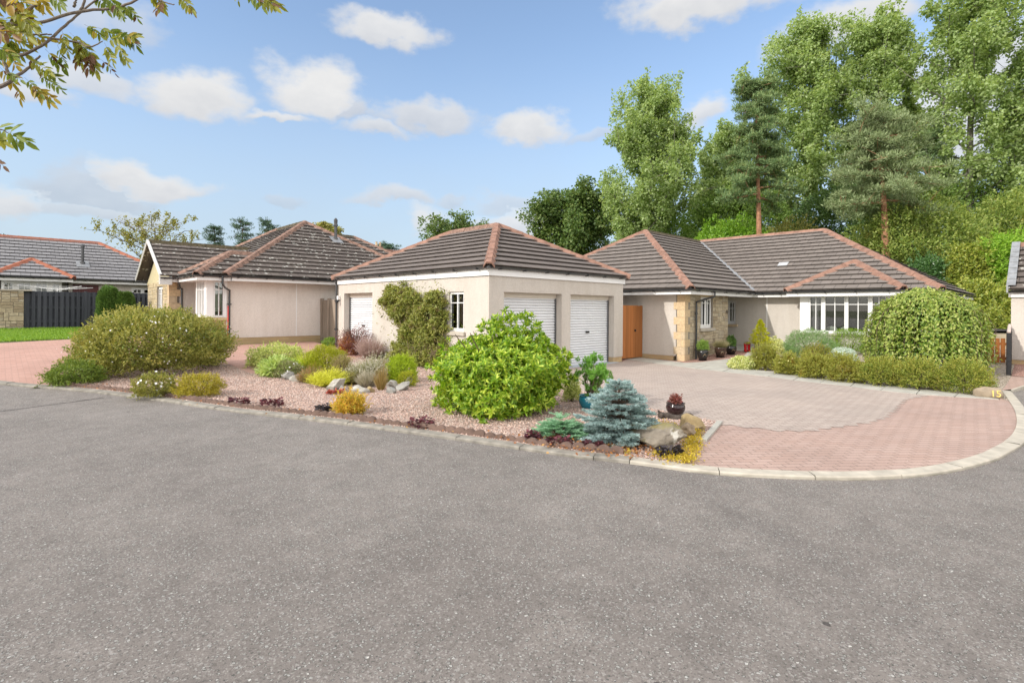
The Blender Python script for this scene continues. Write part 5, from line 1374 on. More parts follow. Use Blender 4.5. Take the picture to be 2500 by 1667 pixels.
BARK = plain('brown_bark', (.12, .085, .06), .95, .4, 14, 40, .7, .01)
BARK_P = plain('grey_poplar_bark', (.20, .185, .16), .95, .35, 8, 30, .7, .02)
BARK_O = plain('orange_pine_bark', (.34, .175, .10), .95, .35, 5, 25, .8, .03)
BARK_R = plain('grey_rowan_bark', (.16, .13, .105), .9, .35, 30, 90, .6, .004)

def shrub(name, label, cat, box, mats, n, L, W, group=None, push=.75, lumps=34, amp=.28, sharp=26, depth_=.4, up=.35, rnd=.7, flowers=None, hexa=False, ry=None, hscale=1.0, sprigs=0, sprig_len=.16, sprig_mat=None, stems=7, zc=.38, droop=0.0, rz=None, parts=True):
    c, w, h = fit(*box, push=push) if len(box) == 4 else box
    h *= hscale
    t = thing(name, label, cat, tuple(c), group, rng.uniform(0, 6.28) if rz is None else rz)
    rx = w / 2 / (1 + amp * .25)
    if sprigs and c[2] < 3 and w < 6: rx = max(rx * .6, rx - sprig_len * .35)
    mats = mats if isinstance(mats, list) else [(1.0, mats)]
    for frac, m in mats:
        k = int(n * frac)
        P, o = dome_pts(k, rx, (ry or 1) * rx, h / (1 + amp * .2), lumps, amp, sharp, depth_, zc=zc)
        A = unit(o * 1.0 + np.array([0, 0, up]) + rng.normal(size=P.shape) * rnd - np.array([0, 0, droop]))
        N_ = unit(o + np.array([0, 0, .5]) + rng.normal(size=P.shape) * .7)
        if sprigs:                                                  # shoots standing out of the mound
            ks = int(sprigs * frac); m_ = 11
            q, oo = dome_pts(ks, rx * .95, (ry or 1) * rx * .95, h * .95 / (1 + amp * .2), lumps, amp, sharp, .12, zc=zc)
            ax = unit(oo + np.array([0, 0, .75]) + rng.normal(size=q.shape) * .45); ln = rng.uniform(.45, 1.1, ks) * sprig_len
            tt = np.tile(np.linspace(.15, 1, m_), ks)[:, None]; ii = np.repeat(np.arange(ks), m_)
            P2 = q[ii] + ax[ii] * ln[ii][:, None] * tt
            A2 = unit(ax[ii] * .9 + rng.normal(size=P2.shape) * .7); N2 = rng.normal(size=P2.shape) + np.array([0, 0, .6])
            if sprig_mat: leaves_obj('shoots', P2, A2, N2, L * rng.uniform(.6, 1.1, len(P2)), W * rng.uniform(.7, 1.2, len(P2)), sprig_mat, t, hexa)
            else: P = np.concatenate([P, P2]); A = np.concatenate([A, A2]); N_ = np.concatenate([N_, N2]); k = len(P)
        leaves_obj('foliage', P, A, N_, L * rng.uniform(.65, 1.2, k), W * rng.uniform(.7, 1.2, k), m, t, hexa)
    if stems: stems_obj(rx, h, stems, t, BARK)
    if flowers:
        k, size, m = flowers[:3]
        P, o = dome_pts(k, rx * 1.03, (ry or 1) * rx * 1.03, h * 1.0, lumps, amp, sharp, .06, zc=zc)
        q = []
        for i in range(5):                                          # five petals round each centre
            a = 2 * math.pi * i / 5; b = unit(np.cross(o, np.array([.1, .2, 1.0]))); b2 = np.cross(o, b)
            q.append(b * math.cos(a) + b2 * math.sin(a))
        PP = np.concatenate([P] * 5); AA = np.concatenate(q); NN = np.concatenate([o] * 5)
        leaves_obj('flowers', PP, AA + .25 * NN, NN, size, size * .9, m, t)
    return t

def tuft(name, label, cat, box, mat, n, W=.008, group=None, spread=.5, curl=.3, clumps=1, push=.6, hvar=.35, tips=None, parent_mats=None):
    """grassy or heathery plant: thin blades rising from the base"""
    c, w, h = fit(*box, push=push) if len(box) == 4 else box
    t = thing(name, label, cat, tuple(c), group, rng.uniform(0, 6.28))
    a = rng.uniform(0, 6.28, n); r = np.sqrt(rng.random(n)) * w * .5
    lean = r / (w * .5)
    B = np.stack([np.cos(a) * r * (1 - spread), np.sin(a) * r * (1 - spread), np.zeros(n)], 1)
    ncl = 11; ca_ = rng.uniform(0, 6.28, ncl); cf_ = rng.uniform(.62, 1.08, ncl); near = np.abs(((a[:, None] - ca_[None] + np.pi) % (2 * np.pi)) - np.pi).argmin(1)
    r = r * (.75 + .35 * cf_[near])
    hh = h * cf_[near] * (1 - hvar * rng.random(n)) * np.sqrt(np.maximum(.12, 1 - (lean * .8) ** 2))
    T = np.stack([np.cos(a) * r, np.sin(a) * r, hh], 1) + rng.normal(size=(n, 3)) * np.array([.05, .05, 0]) * w
    # three short segments each
    segs = 3; V = []; S = unit(np.cross(T - B, rng.normal(size=(n, 3)))) * W * .5
    for k in range(segs + 1):
        s = k / segs; M_ = B + (T - B) * s + np.array([0, 0, 1.0]) * (h * curl * s * (1 - s))[..., None] if False else B + (T - B) * s
        M_ = M_ + np.stack([np.zeros(n), np.zeros(n), hh * curl * s * (1 - s)], 1)
        ww = (1 - s) ** .6 if k < segs else .05
        V += [M_ + S * ww, M_ - S * ww]
    V = np.stack(V, 1).reshape(-1, 3); i = np.arange(n)[:, None] * (2 * (segs + 1))
    F = np.concatenate([i + np.array([[2 * k, 2 * k + 1, 2 * k + 3, 2 * k + 2]]) for k in range(segs)], 0)
    np_mesh('blades', V, F, mat, t)
    if tips:
        m, frac, L, Wt, per = tips                                  # flower spikes: florets round the upper third of the stems
        k = int(n * frac); idx = rng.choice(n, k, replace=False); idx = np.repeat(idx, per)
        s = rng.uniform(.5, 1.02, len(idx))[:, None]
        P = B[idx] + (T[idx] - B[idx]) * s; P[:, 2] += (hh[idx] * curl * s[:, 0] * (1 - s[:, 0]))
        A = unit(rng.normal(size=P.shape) + unit(T[idx] - B[idx]) * .8)
        leaves_obj('flowers', P, A, rng.normal(size=P.shape), L, Wt, m, t)
    return t

def needles(segs, per_m, L, W, forward=.55):
    """bottle-brush needles along twigs; segs = list of (p0, p1)"""
    P0 = np.array([s[0] for s in segs]); P1 = np.array([s[1] for s in segs]); ln = np.linalg.norm(P1 - P0, axis=1)
    cnt = np.maximum(4, (ln * per_m).astype(int)); idx = np.repeat(np.arange(len(segs)), cnt)
    t = rng.random(len(idx))[:, None]; d = unit(P1 - P0)[idx]
    P = P0[idx] + (P1 - P0)[idx] * t
    s = unit(np.cross(d, rng.normal(size=P.shape)))
    A = unit(d * forward + s); N_ = unit(np.cross(A, d) + .01)
    return P, A, N_, L * rng.uniform(.75, 1.15, len(idx)), W

def branchy_tree(name, label, base, H, crown, mat, n_leaf, leaf, bark, trunk_r, group=None, kind='poplar', seed=None, twigs=True, clear=.12, density=1.0, lean=(0, 0), gap=.0):
    """tree with trunk, limbs and a crown of leaf clumps carried on the limbs. crown = (rx, ry, z0, z1) half widths and height range"""
    t = thing(name, label, 'tree', tuple(base), group, 0)
    rx, ry, z0, z1 = crown
    mb = MB(); tips = []
    tp = [np.array([lean[0] * s + .10 * math.sin(s * 5 + base[0]) * s, lean[1] * s + .10 * math.cos(s * 4 + base[1]) * s, H * s * .93]) for s in np.linspace(0, 1, 9)]
    mb.tube([tuple(p) for p in tp], [trunk_r * (1 - .92 * s) + .015 for s in np.linspace(0, 1, 9)], 10)
    trunk = lambda z: np.array([np.interp(z, [p[2] for p in tp], [p[i] for p in tp]) for i in range(3)])
    nl = {'poplar': 34, 'round': 30, 'pine': 26, 'wispy': 30}[kind]
    for k in range(nl):
        s = (k + rng.random()) / nl; z = max(z0 * .75 + .02, H * clear) + (z1 * .93 - max(z0 * .75, H * clear)) * s
        p0 = trunk(min(z, H * .9)); a = k * 2.4 + rng.normal() * .4
        zz = (z - z0) / (z1 - z0)
        prof = {'poplar': min(1, .72 + 1.0 * zz) * max(.03, 1 - zz) ** .7 * 1.22, 'round': math.sqrt(max(0.05, 1 - (2 * zz - .85) ** 2 * .8)), 'pine': .9 - .62 * zz, 'wispy': math.sqrt(max(0.05, 1 - (2 * zz - 1) ** 2))}[kind]
        ln = prof * rng.uniform(.65, 1.08); rise = {'poplar': .75, 'round': .45, 'pine': .34 * zz - .16, 'wispy': .5}[kind]
        e = p0 + np.array([math.cos(a) * rx * ln, math.sin(a) * ry * ln, rise * (rx + ry) * .5 * ln * rng.uniform(.6, 1.1)])
        m = (p0 + e) / 2 + np.array([0, 0, -.05 * rx if kind != 'pine' else .02 * rx]) + rng.normal(size=3) * .06 * rx
        r0 = trunk_r * .34 * (1 - .6 * s)
        mb.tube([tuple(p0), tuple(m), tuple(e)], [r0, r0 * .65, .02], 6, cap=False)
        for f in np.linspace(.30, 1.0, 6):
            q = (1 - f) ** 2 * p0 + 2 * f * (1 - f) * m + f * f * e
            tips.append((q, f, ln))
            for _ in range(2):
                if rng.random() < .8:
                    dd = rng.normal(size=3) * np.array([rx, ry, rx * .7]) * .17; q2 = q + dd + np.array([0, 0, .12 * rx * (kind == 'poplar')])
                    if twigs: mb.tube([tuple(q), tuple((q + q2) / 2 + rng.normal(size=3) * .03), tuple(q2)], [.022, .014, .006], 4, cap=False)
                    tips.append((q2, f, ln))
    shoots = []
    if kind in ('poplar', 'wispy'):                                 # slim upright shoots that break the outline
        ends = [q for q, f, l in tips if f > .75]
        for q in ends:
            if rng.random() < .55:
                ln = (rx + ry) * .5 * rng.uniform(.10, .30); d_ = unit(np.array([rng.normal() * .35 + q[0] / (rx * 3), rng.normal() * .35 + q[1] / (rx * 3), 1.0])); q2 = q + d_ * ln
                mb.tube([tuple(q), tuple(q2)], [.014, .004], 4, cap=False)
                shoots += [q + (q2 - q) * s_ for s_ in np.linspace(.2, 1, 7)]
    mb.obj('trunk', bark, t)
    C = np.array([q for q, f, l in tips]); keep = rng.random(len(C)) > gap
    C = C[keep]
    w = rng.uniform(.5, 1.0, len(C)); w /= w.sum()
    n_leaf = int(n_leaf * 2.0)
    idx = rng.choice(len(C), n_leaf, p=w)
    cr = {'poplar': .132, 'round': .19, 'pine': .13, 'wispy': .12}[kind] * (rx + ry) * .5 * rng.uniform(.6, 1.35, len(C))
    dirs = sphere(n_leaf); rr = rng.random(n_leaf) ** (.45)
    if shoots:
        S_ = np.array(shoots); per = 6
    sq = np.array([1, 1, {'poplar': 1.1, 'round': .75, 'pine': .42, 'wispy': .6}[kind]])
    P = C[idx] + dirs * (cr[idx] * rr)[:, None] * sq
    if shoots:
        extra = np.repeat(S_, per, 0) + rng.normal(size=(len(S_) * per, 3)) * .10
        P = np.concatenate([P, extra]); dirs = np.concatenate([dirs, sphere(len(extra))]); n_leaf = len(P)
    if kind == 'pine':
        A = unit(dirs * .8 + np.array([0, 0, .7]) + rng.normal(size=P.shape) * .5)
    else:
        A = unit(dirs * .6 + np.array([0, 0, -.35]) + rng.normal(size=P.shape) * .7)
    N_ = unit(dirs * .8 + np.array([0, 0, .8]) + rng.normal(size=P.shape) * .6)
    leaves_obj('crown', P, A, N_, leaf[0] * rng.uniform(.7, 1.25, n_leaf), leaf[1] * rng.uniform(.7, 1.2, n_leaf), mat, t)
    return t

def thicket(name, label, box_c, w, h, mat, n, L, W, group=None, lumps=40, amp=.35, sharp=18, ry=.7, cat='shrub', **kw):
    return shrub(name, label, cat, (np.array(box_c), w, h), mat, n, L, W, group=group, lumps=lumps, amp=amp, sharp=sharp, ry=ry, **kw)
# ---------------------------------------------------------------- plant colours
F_POT = foliage('potentilla_leaf', [(.085, .095, .020), (.16, .165, .034), (.235, .225, .055), (.115, .14, .025)], .3, patch=((.30, .25, .07), 3.0, .52, .75))
F_POTT = foliage('potentilla_tips', [(.22, .215, .05), (.30, .285, .085), (.16, .175, .04)], .3)
F_HEDGET = foliage('hedge_tips', [(.19, .21, .035), (.25, .265, .055), (.20, .165, .03), (.16, .22, .04)], .3)
F_POTG = foliage('potentilla_green', [(.06, .095, .015), (.11, .16, .025), (.15, .19, .035)], .3)
F_POTY = foliage('potentilla_gold', [(.16, .13, .015), (.26, .22, .022), (.32, .27, .04), (.15, .17, .02)], .3)
F_HEDGE = foliage('hedge_leaf', [(.11, .11, .018), (.19, .18, .028), (.15, .17, .025), (.25, .23, .045)], .3, patch=((.24, .135, .02), 2.2, .54, .7))
F_HEDGEG = foliage('hedge_leaf_green', [(.095, .125, .018), (.16, .19, .03), (.215, .235, .045)], .3, patch=((.10, .17, .025), 2.2, .54, .8))
F_LIME = foliage('bright_green_whorls', [(.075, .15, .010), (.13, .235, .014), (.215, .31, .022), (.40, .45, .06)], .35, .38, .5)
F_VARIEG = foliage('variegated_leaf', [(.16, .21, .045), (.33, .37, .12), (.46, .48, .20), (.22, .28, .07)], .3)
F_CREAM = foliage('cream_variegated', [(.30, .33, .10), (.50, .50, .22), (.62, .60, .32), (.20, .26, .06)], .3)
F_HOSTA = foliage('striped_hosta', [(.16, .24, .06), (.38, .43, .18), (.26, .36, .10)], .3)
F_GOLDG = foliage('golden_grass', [(.22, .30, .03), (.36, .42, .05), (.42, .44, .08)], .35)
F_BROOM = foliage('yellow_green_broom', [(.13, .15, .010), (.22, .24, .014), (.30, .31, .025)], .3)
F_LIMEH = foliage('yellow_heather', [(.28, .30, .03), (.42, .42, .05), (.52, .50, .09)], .3)
F_BROWNH = foliage('brown_heather', [(.13, .11, .04), (.20, .16, .07), (.26, .20, .11), (.12, .14, .04)], .25)
F_GREYH = foliage('grey_green_heather', [(.11, .12, .055), (.17, .18, .08), (.21, .20, .10)], .25)
FL_WHITEH = plain('white_heather_flowers', (.62, .58, .48), .8, .2, 30)
F_CONY = foliage('yellow_green_conifer', [(.14, .20, .012), (.24, .32, .018), (.32, .39, .035)], .25)
F_TEAL = foliage('dark_teal_conifer', [(.02, .075, .04), (.035, .11, .055)], .2)
F_PURP = foliage('purple_barberry', [(.08, .03, .035), (.13, .05, .05), (.17, .08, .075)], .3)
F_RUSTY = foliage('rusty_shrub', [(.20, .07, .025), (.30, .12, .04), (.25, .14, .05)], .3)
F_LAV = foliage('mauve_heather', [(.21, .15, .15), (.30, .22, .21), (.36, .27, .25)], .2)
F_CONE = foliage('dwarf_green_conifer', [(.05, .13, .015), (.09, .20, .02)], .2)
F_ORANGE = foliage('gold_orange_shrub', [(.36, .26, .03), (.44, .34, .05), (.46, .24, .05), (.30, .30, .04)], .35)
F_CLIMB = foliage('climber_leaf', [(.075, .085, .022), (.15, .165, .035), (.27, .27, .08), (.11, .15, .028), (.21, .20, .06)], .3, patch=((.15, .105, .06), 4.0, .54, .8))
F_CLIMBY = foliage('climber_young_leaf', [(.16, .19, .035), (.24, .25, .06)], .35)
F_PINEN = foliage('dwarf_pine_needles', [(.068, .165, .024), (.120, .262, .038), (.173, .330, .060)], .2)
F_JUN = foliage('juniper_spray', [(.145, .275, .167), (.225, .384, .239), (.109, .217, .131)], .15, .7)
F_SPRUCE = foliage('blue_spruce_needles', [(.142, .209, .209), (.230, .317, .317), (.331, .419, .412), (.115, .169, .162)], .1, .7)
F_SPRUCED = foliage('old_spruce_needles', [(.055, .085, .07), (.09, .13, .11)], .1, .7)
F_SEDUM = foliage('gold_sedum', [(.286, .224, .020), (.381, .306, .041), (.340, .231, .027), (.231, .204, .020)], .3)
F_HEU = foliage('heuchera_leaf', [(.035, .016, .02), (.075, .022, .03), (.12, .035, .045), (.05, .03, .035)], .2, .45)
F_AJUGA = foliage('dark_ajuga_leaf', [(.03, .025, .028), (.05, .04, .042)], .15)
F_ACER = foliage('red_acer_leaf', [(.132, .036, .033), (.198, .066, .054), (.168, .078, .066)], .3)
F_DEAD = foliage('fallen_leaves', [(.223, .081, .022), (.285, .124, .037), (.186, .074, .031), (.310, .186, .062)], .2)
F_WILLOW = foliage('weeping_willow_leaf', [(.085, .135, .02), (.15, .21, .03), (.22, .265, .055), (.30, .32, .10)], .32, .42, .5)
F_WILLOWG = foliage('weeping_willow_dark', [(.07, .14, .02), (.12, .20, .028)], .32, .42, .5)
F_SANT = foliage('feathery_green', [(.085, .155, .055), (.14, .22, .085), (.17, .26, .10)], .3)
F_HEBE = foliage('hebe_green', [(.08, .145, .012), (.13, .21, .02), (.17, .26, .03)], .3)
F_SILV = foliage('silver_leaf', [(.36, .44, .37), (.46, .54, .47), (.28, .38, .32)], .2, .8)
F_GOLDC = foliage('golden_conifer', [(.20, .22, .006), (.31, .32, .012), (.40, .38, .02)], .25)
F_HERB = foliage('herb_green', [(.08, .15, .025), (.14, .22, .04), (.20, .27, .06)], .3)
F_LAVP = foliage('potted_lavender', [(.11, .105, .05), (.17, .16, .08), (.20, .16, .10)], .25)
F_DARKP = foliage('potted_dark_green', [(.04, .085, .02), (.08, .14, .03)], .3)
F_CYP = foliage('bush_conifer', [(.035, .075, .015), (.065, .125, .025), (.10, .165, .04)], .2)
F_POPLAR = foliage('poplar_leaf', [(.119, .176, .057), (.187, .256, .091), (.244, .318, .130), (.306, .363, .193)], .46, .5, .3)
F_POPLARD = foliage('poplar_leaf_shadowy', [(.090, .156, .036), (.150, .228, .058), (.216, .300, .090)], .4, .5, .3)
F_PINE = foliage('pine_needles', [(.060, .105, .045), (.105, .164, .067), (.149, .217, .090), (.179, .217, .083)], .15, .6)
F_PINEB = foliage('blue_pine_needles', [(.106, .144, .062), (.156, .200, .094), (.206, .244, .125)], .15, .6)
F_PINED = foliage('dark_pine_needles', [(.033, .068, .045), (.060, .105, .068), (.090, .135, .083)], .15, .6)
F_SYC = foliage('sycamore_leaf', [(.042, .078, .02), (.07, .12, .03), (.105, .155, .042), (.135, .17, .055)], .3)
F_LAUREL = foliage('laurel_leaf', [(.08, .17, .014), (.135, .25, .022), (.20, .31, .045)], .35, .35, .5)
F_OLIVE = foliage('olive_scrub', [(.132, .143, .039), (.209, .204, .061), (.264, .242, .077)], .3)
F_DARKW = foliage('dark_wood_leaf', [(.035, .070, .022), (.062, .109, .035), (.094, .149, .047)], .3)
F_HAW = foliage('hawthorn_leaf', [(.075, .121, .025), (.138, .196, .040), (.201, .247, .057), (.276, .310, .098)], .3, patch=((.30, .16, .035), .8, .62, .5))
F_IVY = foliage('ivy_green', [(.03, .075, .022), (.055, .12, .035), (.08, .15, .045)], .3, .35, .6)
F_YSHRUB = foliage('yellow_green_scrub', [(.105, .147, .023), (.200, .231, .037), (.284, .294, .063), (.084, .147, .021)], .33, .4, .5)
F_BRIGHT = foliage('bright_scrub', [(.10, .20, .018), (.17, .29, .03), (.24, .35, .055)], .35)
F_AUT = foliage('thin_autumn_leaf', [(.15, .15, .035), (.23, .21, .05), (.12, .14, .03)], .35)
FL_W = plain('white_petals', (.80, .80, .78), .7, .03); FL_Y = plain('pale_yellow_petals', (.70, .64, .30), .7, .08)

# ---------------------------------------------------------------- background trees
def at(px, dep_):                                                 # a spot on the terrain straight below a pixel column at a distance
    p = CAM + ray(px, 760) * dep_; z = gz(p[0], p[1]) + bank(p[0], p[1]) - .06
    return np.array([p[0], p[1], z])
def top(py, px, dep_, b): return D(px, py, dep_)[2] - b[2]

def background():
    def tree(px, dep_, x0, x1, yt, yb, label, mat, n, leaf, bark, tr, kind, name='tree', ry=.85, group='trees on the bank behind the houses', **kw):
        b = at(px, dep_); H = top(yt, px, dep_, b); rx = (x1 - x0) / 2 * dep_ / FPX; z0 = max(.5, top(yb, px, dep_, b))
        mid = ((x0 + x1) / 2 - px) * dep_ / FPX
        return branchy_tree(name, label, b, H * 1.0, (rx, rx * ry, z0, H), mat, n, leaf, bark, tr, group, kind, lean=tuple((RT * mid)[:2] * 1.0), **kw)
    tree(1575, 46, 1442, 1745, 205, 600, 'tall airy poplar standing alone to the left of the two pines', F_POPLAR, 27000, (.24, .17), BARK_P, .26, 'poplar', 'poplar_tree', gap=.22)
    tree(1775, 52, 1680, 1890, 320, 590, 'smaller poplar filling the gap behind the taller pine', F_POPLAR, 20000, (.24, .17), BARK_P, .22, 'poplar', 'poplar_tree', gap=.32)
    tree(1975, 52, 1800, 2120, 60, 560, 'broad tall poplar rising behind both pines', F_POPLAR, 27000, (.27, .20), BARK_P, .34, 'poplar', 'poplar_tree', gap=.32)
    tree(2130, 50, 1990, 2300, 25, 540, 'tall poplar with domed top between the pines and the right edge', F_POPLAR, 25000, (.27, .20), BARK_P, .34, 'poplar', 'poplar_tree', gap=.32)
    tree(2360, 44, 2190, 2560, -130, 520, 'very tall pale poplar at the right edge, cut by the top of the picture', F_POPLAR, 21000, (.27, .20), BARK_P, .34, 'poplar', 'poplar_tree', gap=.45)
    tree(2540, 42, 2400, 2740, -60, 520, 'poplar with dark limbs partly cut off by the right edge', F_POPLAR, 15000, (.27, .20), BARK_P, .30, 'poplar', 'poplar_tree', gap=.45)
    tree(1853, 38, 1745, 1945, 152, 450, 'tall conical pine with bare orange lower trunk', F_PINE, 24000, (.26, .05), BARK_O, .22, 'pine', 'pine_tree', clear=.42)
    tree(2166, 35, 1990, 2290, 252, 480, 'broad pine with bright orange trunk and drooping grey-green boughs', F_PINEB, 24000, (.26, .05), BARK_O, .26, 'pine', 'pine_tree', clear=.40)
    tree(2270, 46, 2180, 2360, 300, 520, 'dark thin pine half hidden behind the broad pine', F_PINE, 10000, (.26, .05), BARK, .2, 'pine', 'pine_tree', clear=.3)
    tree(1400, 60, 1292, 1512, 470, 650, 'round dark green sycamore between the garage roof and the right-hand bungalow', F_SYC, 20000, (.32, .26), BARK, .35, 'round', 'sycamore_tree', ry=1.0)
    tree(1110, 75, 1030, 1190, 535, 650, 'low spreading dark tree showing over the garage ridge', F_SYC, 7000, (.34, .26), BARK, .3, 'round', 'tree', ry=1.0, group='trees behind the middle roofs')
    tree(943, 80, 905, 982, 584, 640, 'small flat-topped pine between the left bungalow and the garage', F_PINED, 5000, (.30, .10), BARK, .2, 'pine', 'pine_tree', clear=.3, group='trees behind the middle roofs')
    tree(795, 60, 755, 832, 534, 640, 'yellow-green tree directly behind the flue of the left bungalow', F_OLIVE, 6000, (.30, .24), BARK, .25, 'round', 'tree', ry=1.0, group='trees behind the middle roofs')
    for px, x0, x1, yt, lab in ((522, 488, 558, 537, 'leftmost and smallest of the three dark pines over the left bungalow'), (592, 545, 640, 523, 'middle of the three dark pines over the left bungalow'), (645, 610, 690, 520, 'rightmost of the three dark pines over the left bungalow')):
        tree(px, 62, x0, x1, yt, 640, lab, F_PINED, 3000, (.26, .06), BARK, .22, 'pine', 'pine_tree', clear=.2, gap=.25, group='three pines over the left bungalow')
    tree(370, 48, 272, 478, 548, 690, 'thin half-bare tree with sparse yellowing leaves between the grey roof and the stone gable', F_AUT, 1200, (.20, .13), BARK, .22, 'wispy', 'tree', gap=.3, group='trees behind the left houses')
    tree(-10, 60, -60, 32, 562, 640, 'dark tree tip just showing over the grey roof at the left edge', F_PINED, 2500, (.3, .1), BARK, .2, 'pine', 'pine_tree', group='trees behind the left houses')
    # scrub and understorey on the bank
    def scrub(px, dep_, x0, x1, yt, label, mat, n, L, W, base_px=None, **kw):
        b = at((x0 + x1) / 2, dep_); w = (x1 - x0) * dep_ / FPX; h = top(yt, (x0 + x1) / 2, dep_, b)
        kw.setdefault('rz', YAW - math.pi / 2); kw.setdefault('stems', 9); kw.setdefault('sprigs', int(w * 55)); kw.setdefault('sprig_len', .75)
        return thicket('shrub', label, b, w, h, mat, n, L, W, group='bushes on the wooded bank', **kw)
    scrub(0, 40, 1655, 1905, 517, 'bright green laurel bush above the right bungalow ridge', F_LAUREL, 15000, .26, .11, hexa=True)
    scrub(0, 41, 1850, 2010, 525, 'olive scrub just right of the bright laurel', F_OLIVE, 8000, .16, .08)
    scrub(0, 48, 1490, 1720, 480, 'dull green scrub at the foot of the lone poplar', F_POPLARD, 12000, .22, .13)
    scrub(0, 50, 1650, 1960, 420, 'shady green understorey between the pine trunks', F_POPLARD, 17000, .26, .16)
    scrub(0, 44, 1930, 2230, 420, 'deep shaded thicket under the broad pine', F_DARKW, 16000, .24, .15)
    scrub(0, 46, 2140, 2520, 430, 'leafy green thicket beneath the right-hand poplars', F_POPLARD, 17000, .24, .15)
    scrub(0, 36, 2075, 2410, 478, 'wide hawthorn with orange autumn tints behind the bungalow hip', F_HAW, 24000, .19, .10, amp=.5, sharp=24, lumps=70)
    scrub(0, 37, 2360, 2640, 455, 'golden-olive hawthorn at the right edge above the outbuilding', F_HAW, 16000, .19, .10, amp=.5, sharp=24, lumps=60)
    scrub(0, 31, 2195, 2335, 622, 'dark green evergreen bush low behind the bungalow roof end', F_IVY, 9000, .13, .09)
    scrub(0, 30, 2300, 2440, 590, 'yellow-green glossy bush beside the dark evergreen', F_YSHRUB, 15000, .15, .09, hexa=True)
    scrub(0, 29.5, 2390, 2540, 560, 'bright green bush immediately left of the outbuilding verge', F_BRIGHT, 9000, .18, .07, hexa=True)
    scrub(0, 27, 2250, 2390, 760, 'shaded low evergreen behind the weeping tree', F_IVY, 6000, .12, .08)
    scrub(0, 25, 2285, 2500, 685, 'broad light green bush filling the gap behind the shed', F_YSHRUB, 14000, .14, .085, hexa=True)
    scrub(0, 23.0, 2395, 2475, 745, 'yellowish young shrub beside the cream shed', F_YSHRUB, 3500, .11, .06)
background()
# ---------------------------------------------------------------- gravel garden: shrubs, heathers, rocks
GB = 'plants of the gravel garden'
shrub('potentilla_shrub', 'largest olive-green bush with small white and cream flowers at the left of the gravel garden', 'shrub', (188, 572, 745, 928), [(.85, F_POT), (.15, F_POTG)], 52000, .055, .024, lumps=120, amp=.36, sharp=50, depth_=.34, rnd=.8, sprigs=1700, sprig_len=.22, sprig_mat=F_POTT, flowers=(230, .020, FL_W), zc=.42, ry=.8, rz=.2, stems=14)
shrub('potentilla_shrub', 'low dark green bush spreading from the left foot of the large olive bush', 'shrub', (110, 260, 880, 945), F_POTG, 5600, .045, .022, lumps=30, amp=.45, sharp=20, rnd=.9, sprigs=160)
shrub('potentilla_shrub', 'small bush dotted with white flowers beside the kerb', 'shrub', (318, 440, 905, 975), F_POT, 5200, .036, .016, lumps=30, amp=.4, sharp=25, sprigs=120, sprig_len=.12, flowers=(48, .026, FL_W))
shrub('potentilla_shrub', 'small golden-yellow bush beside the white-dotted one at the kerb', 'shrub', (418, 552, 908, 975), F_POTY, 6000, .036, .014, lumps=40, amp=.5, sharp=22, up=.7, sprigs=220, sprig_len=.14)
shrub('euonymus_shrub', 'pale variegated mound at the back left of the rockery', 'shrub', (598, 755, 836, 902), F_VARIEG, 8000, .045, .028, lumps=40, amp=.45, sharp=22, push=.6, sprigs=180, sprig_len=.14)
shrub('heather', 'olive-green heather filling the middle of the rockery between the broom and the whitish heather', 'heather', (800, 872, 858, 930), F_BROWNH, 4200, .035, .010, lumps=30, amp=.5, up=1.0, rnd=.6, sprigs=160, sprig_len=.13)
shrub('heather', 'low green heather at the right rim of the rockery beneath the yellow-green conifer', 'heather', (962, 1024, 900, 948), F_BROOM, 3000, .03, .009, lumps=24, amp=.5, up=.9, sprigs=90, sprig_len=.1)
shrub('hosta_plant', 'clump of pale striped arching leaves at the left rim of the rockery', 'plant', (632, 725, 872, 922), F_HOSTA, 900, .17, .045, hexa=True, lumps=12, amp=.3, up=.5, rnd=.5, droop=.3, stems=0)
shrub('daisy_shrub', 'small green cushion with white daisies beside the striped leaves', 'shrub', (662, 742, 876, 926), F_GREYH, 2600, .045, .016, flowers=(26, .022, FL_W))
tuft('grass_clump', 'golden arching grass clump left of the yellow-green broom', 'grass', (705, 790, 838, 915), F_GOLDG, 420, .016, spread=.75, curl=.5)
shrub('broom_shrub', 'yellow-green feathery broom, tallest of the rockery', 'shrub', (735, 858, 838, 920), F_BROOM, 12000, .055, .010, lumps=60, amp=.45, sharp=26, up=1.1, rnd=.55, sprigs=300, sprig_len=.16)
tuft('heather', 'bright yellow low heather in front of the broom', 'heather', (752, 848, 895, 948), F_LIMEH, 1900, .012, spread=.8, curl=.3, hvar=.55, tips=(F_LIMEH, .5, .03, .012, 6))
tuft('heather', 'brownish heather left of the bright yellow one', 'heather', (722, 792, 886, 938), F_BROWNH, 1600, .010, spread=.75, curl=.2, hvar=.6, tips=(F_RUSTY, .25, .02, .01, 5))
tuft('heather', 'large heather with whitish flower spikes in the middle of the rockery', 'heather', (840, 962, 850, 938), F_GREYH, 2100, .011, spread=.75, curl=.15, hvar=.55, tips=(FL_WHITEH, .42, .020, .012, 12))
tuft('heather', 'dull brown-green heather at the left foot of the whitish one', 'heather', (832, 892, 888, 942), F_BROWNH, 1300, .010, spread=.75, curl=.2, hvar=.6, tips=(F_GREYH, .4, .02, .01, 6))
tuft('grass_clump', 'rust and straw coloured upright grass at the right of the whitish heather', 'grass', (908, 952, 862, 955), foliage('straw_grass', [(.16, .12, .045), (.25, .19, .07), (.19, .11, .045)], .3), 260, .008, spread=.7, curl=.25, hvar=.6)
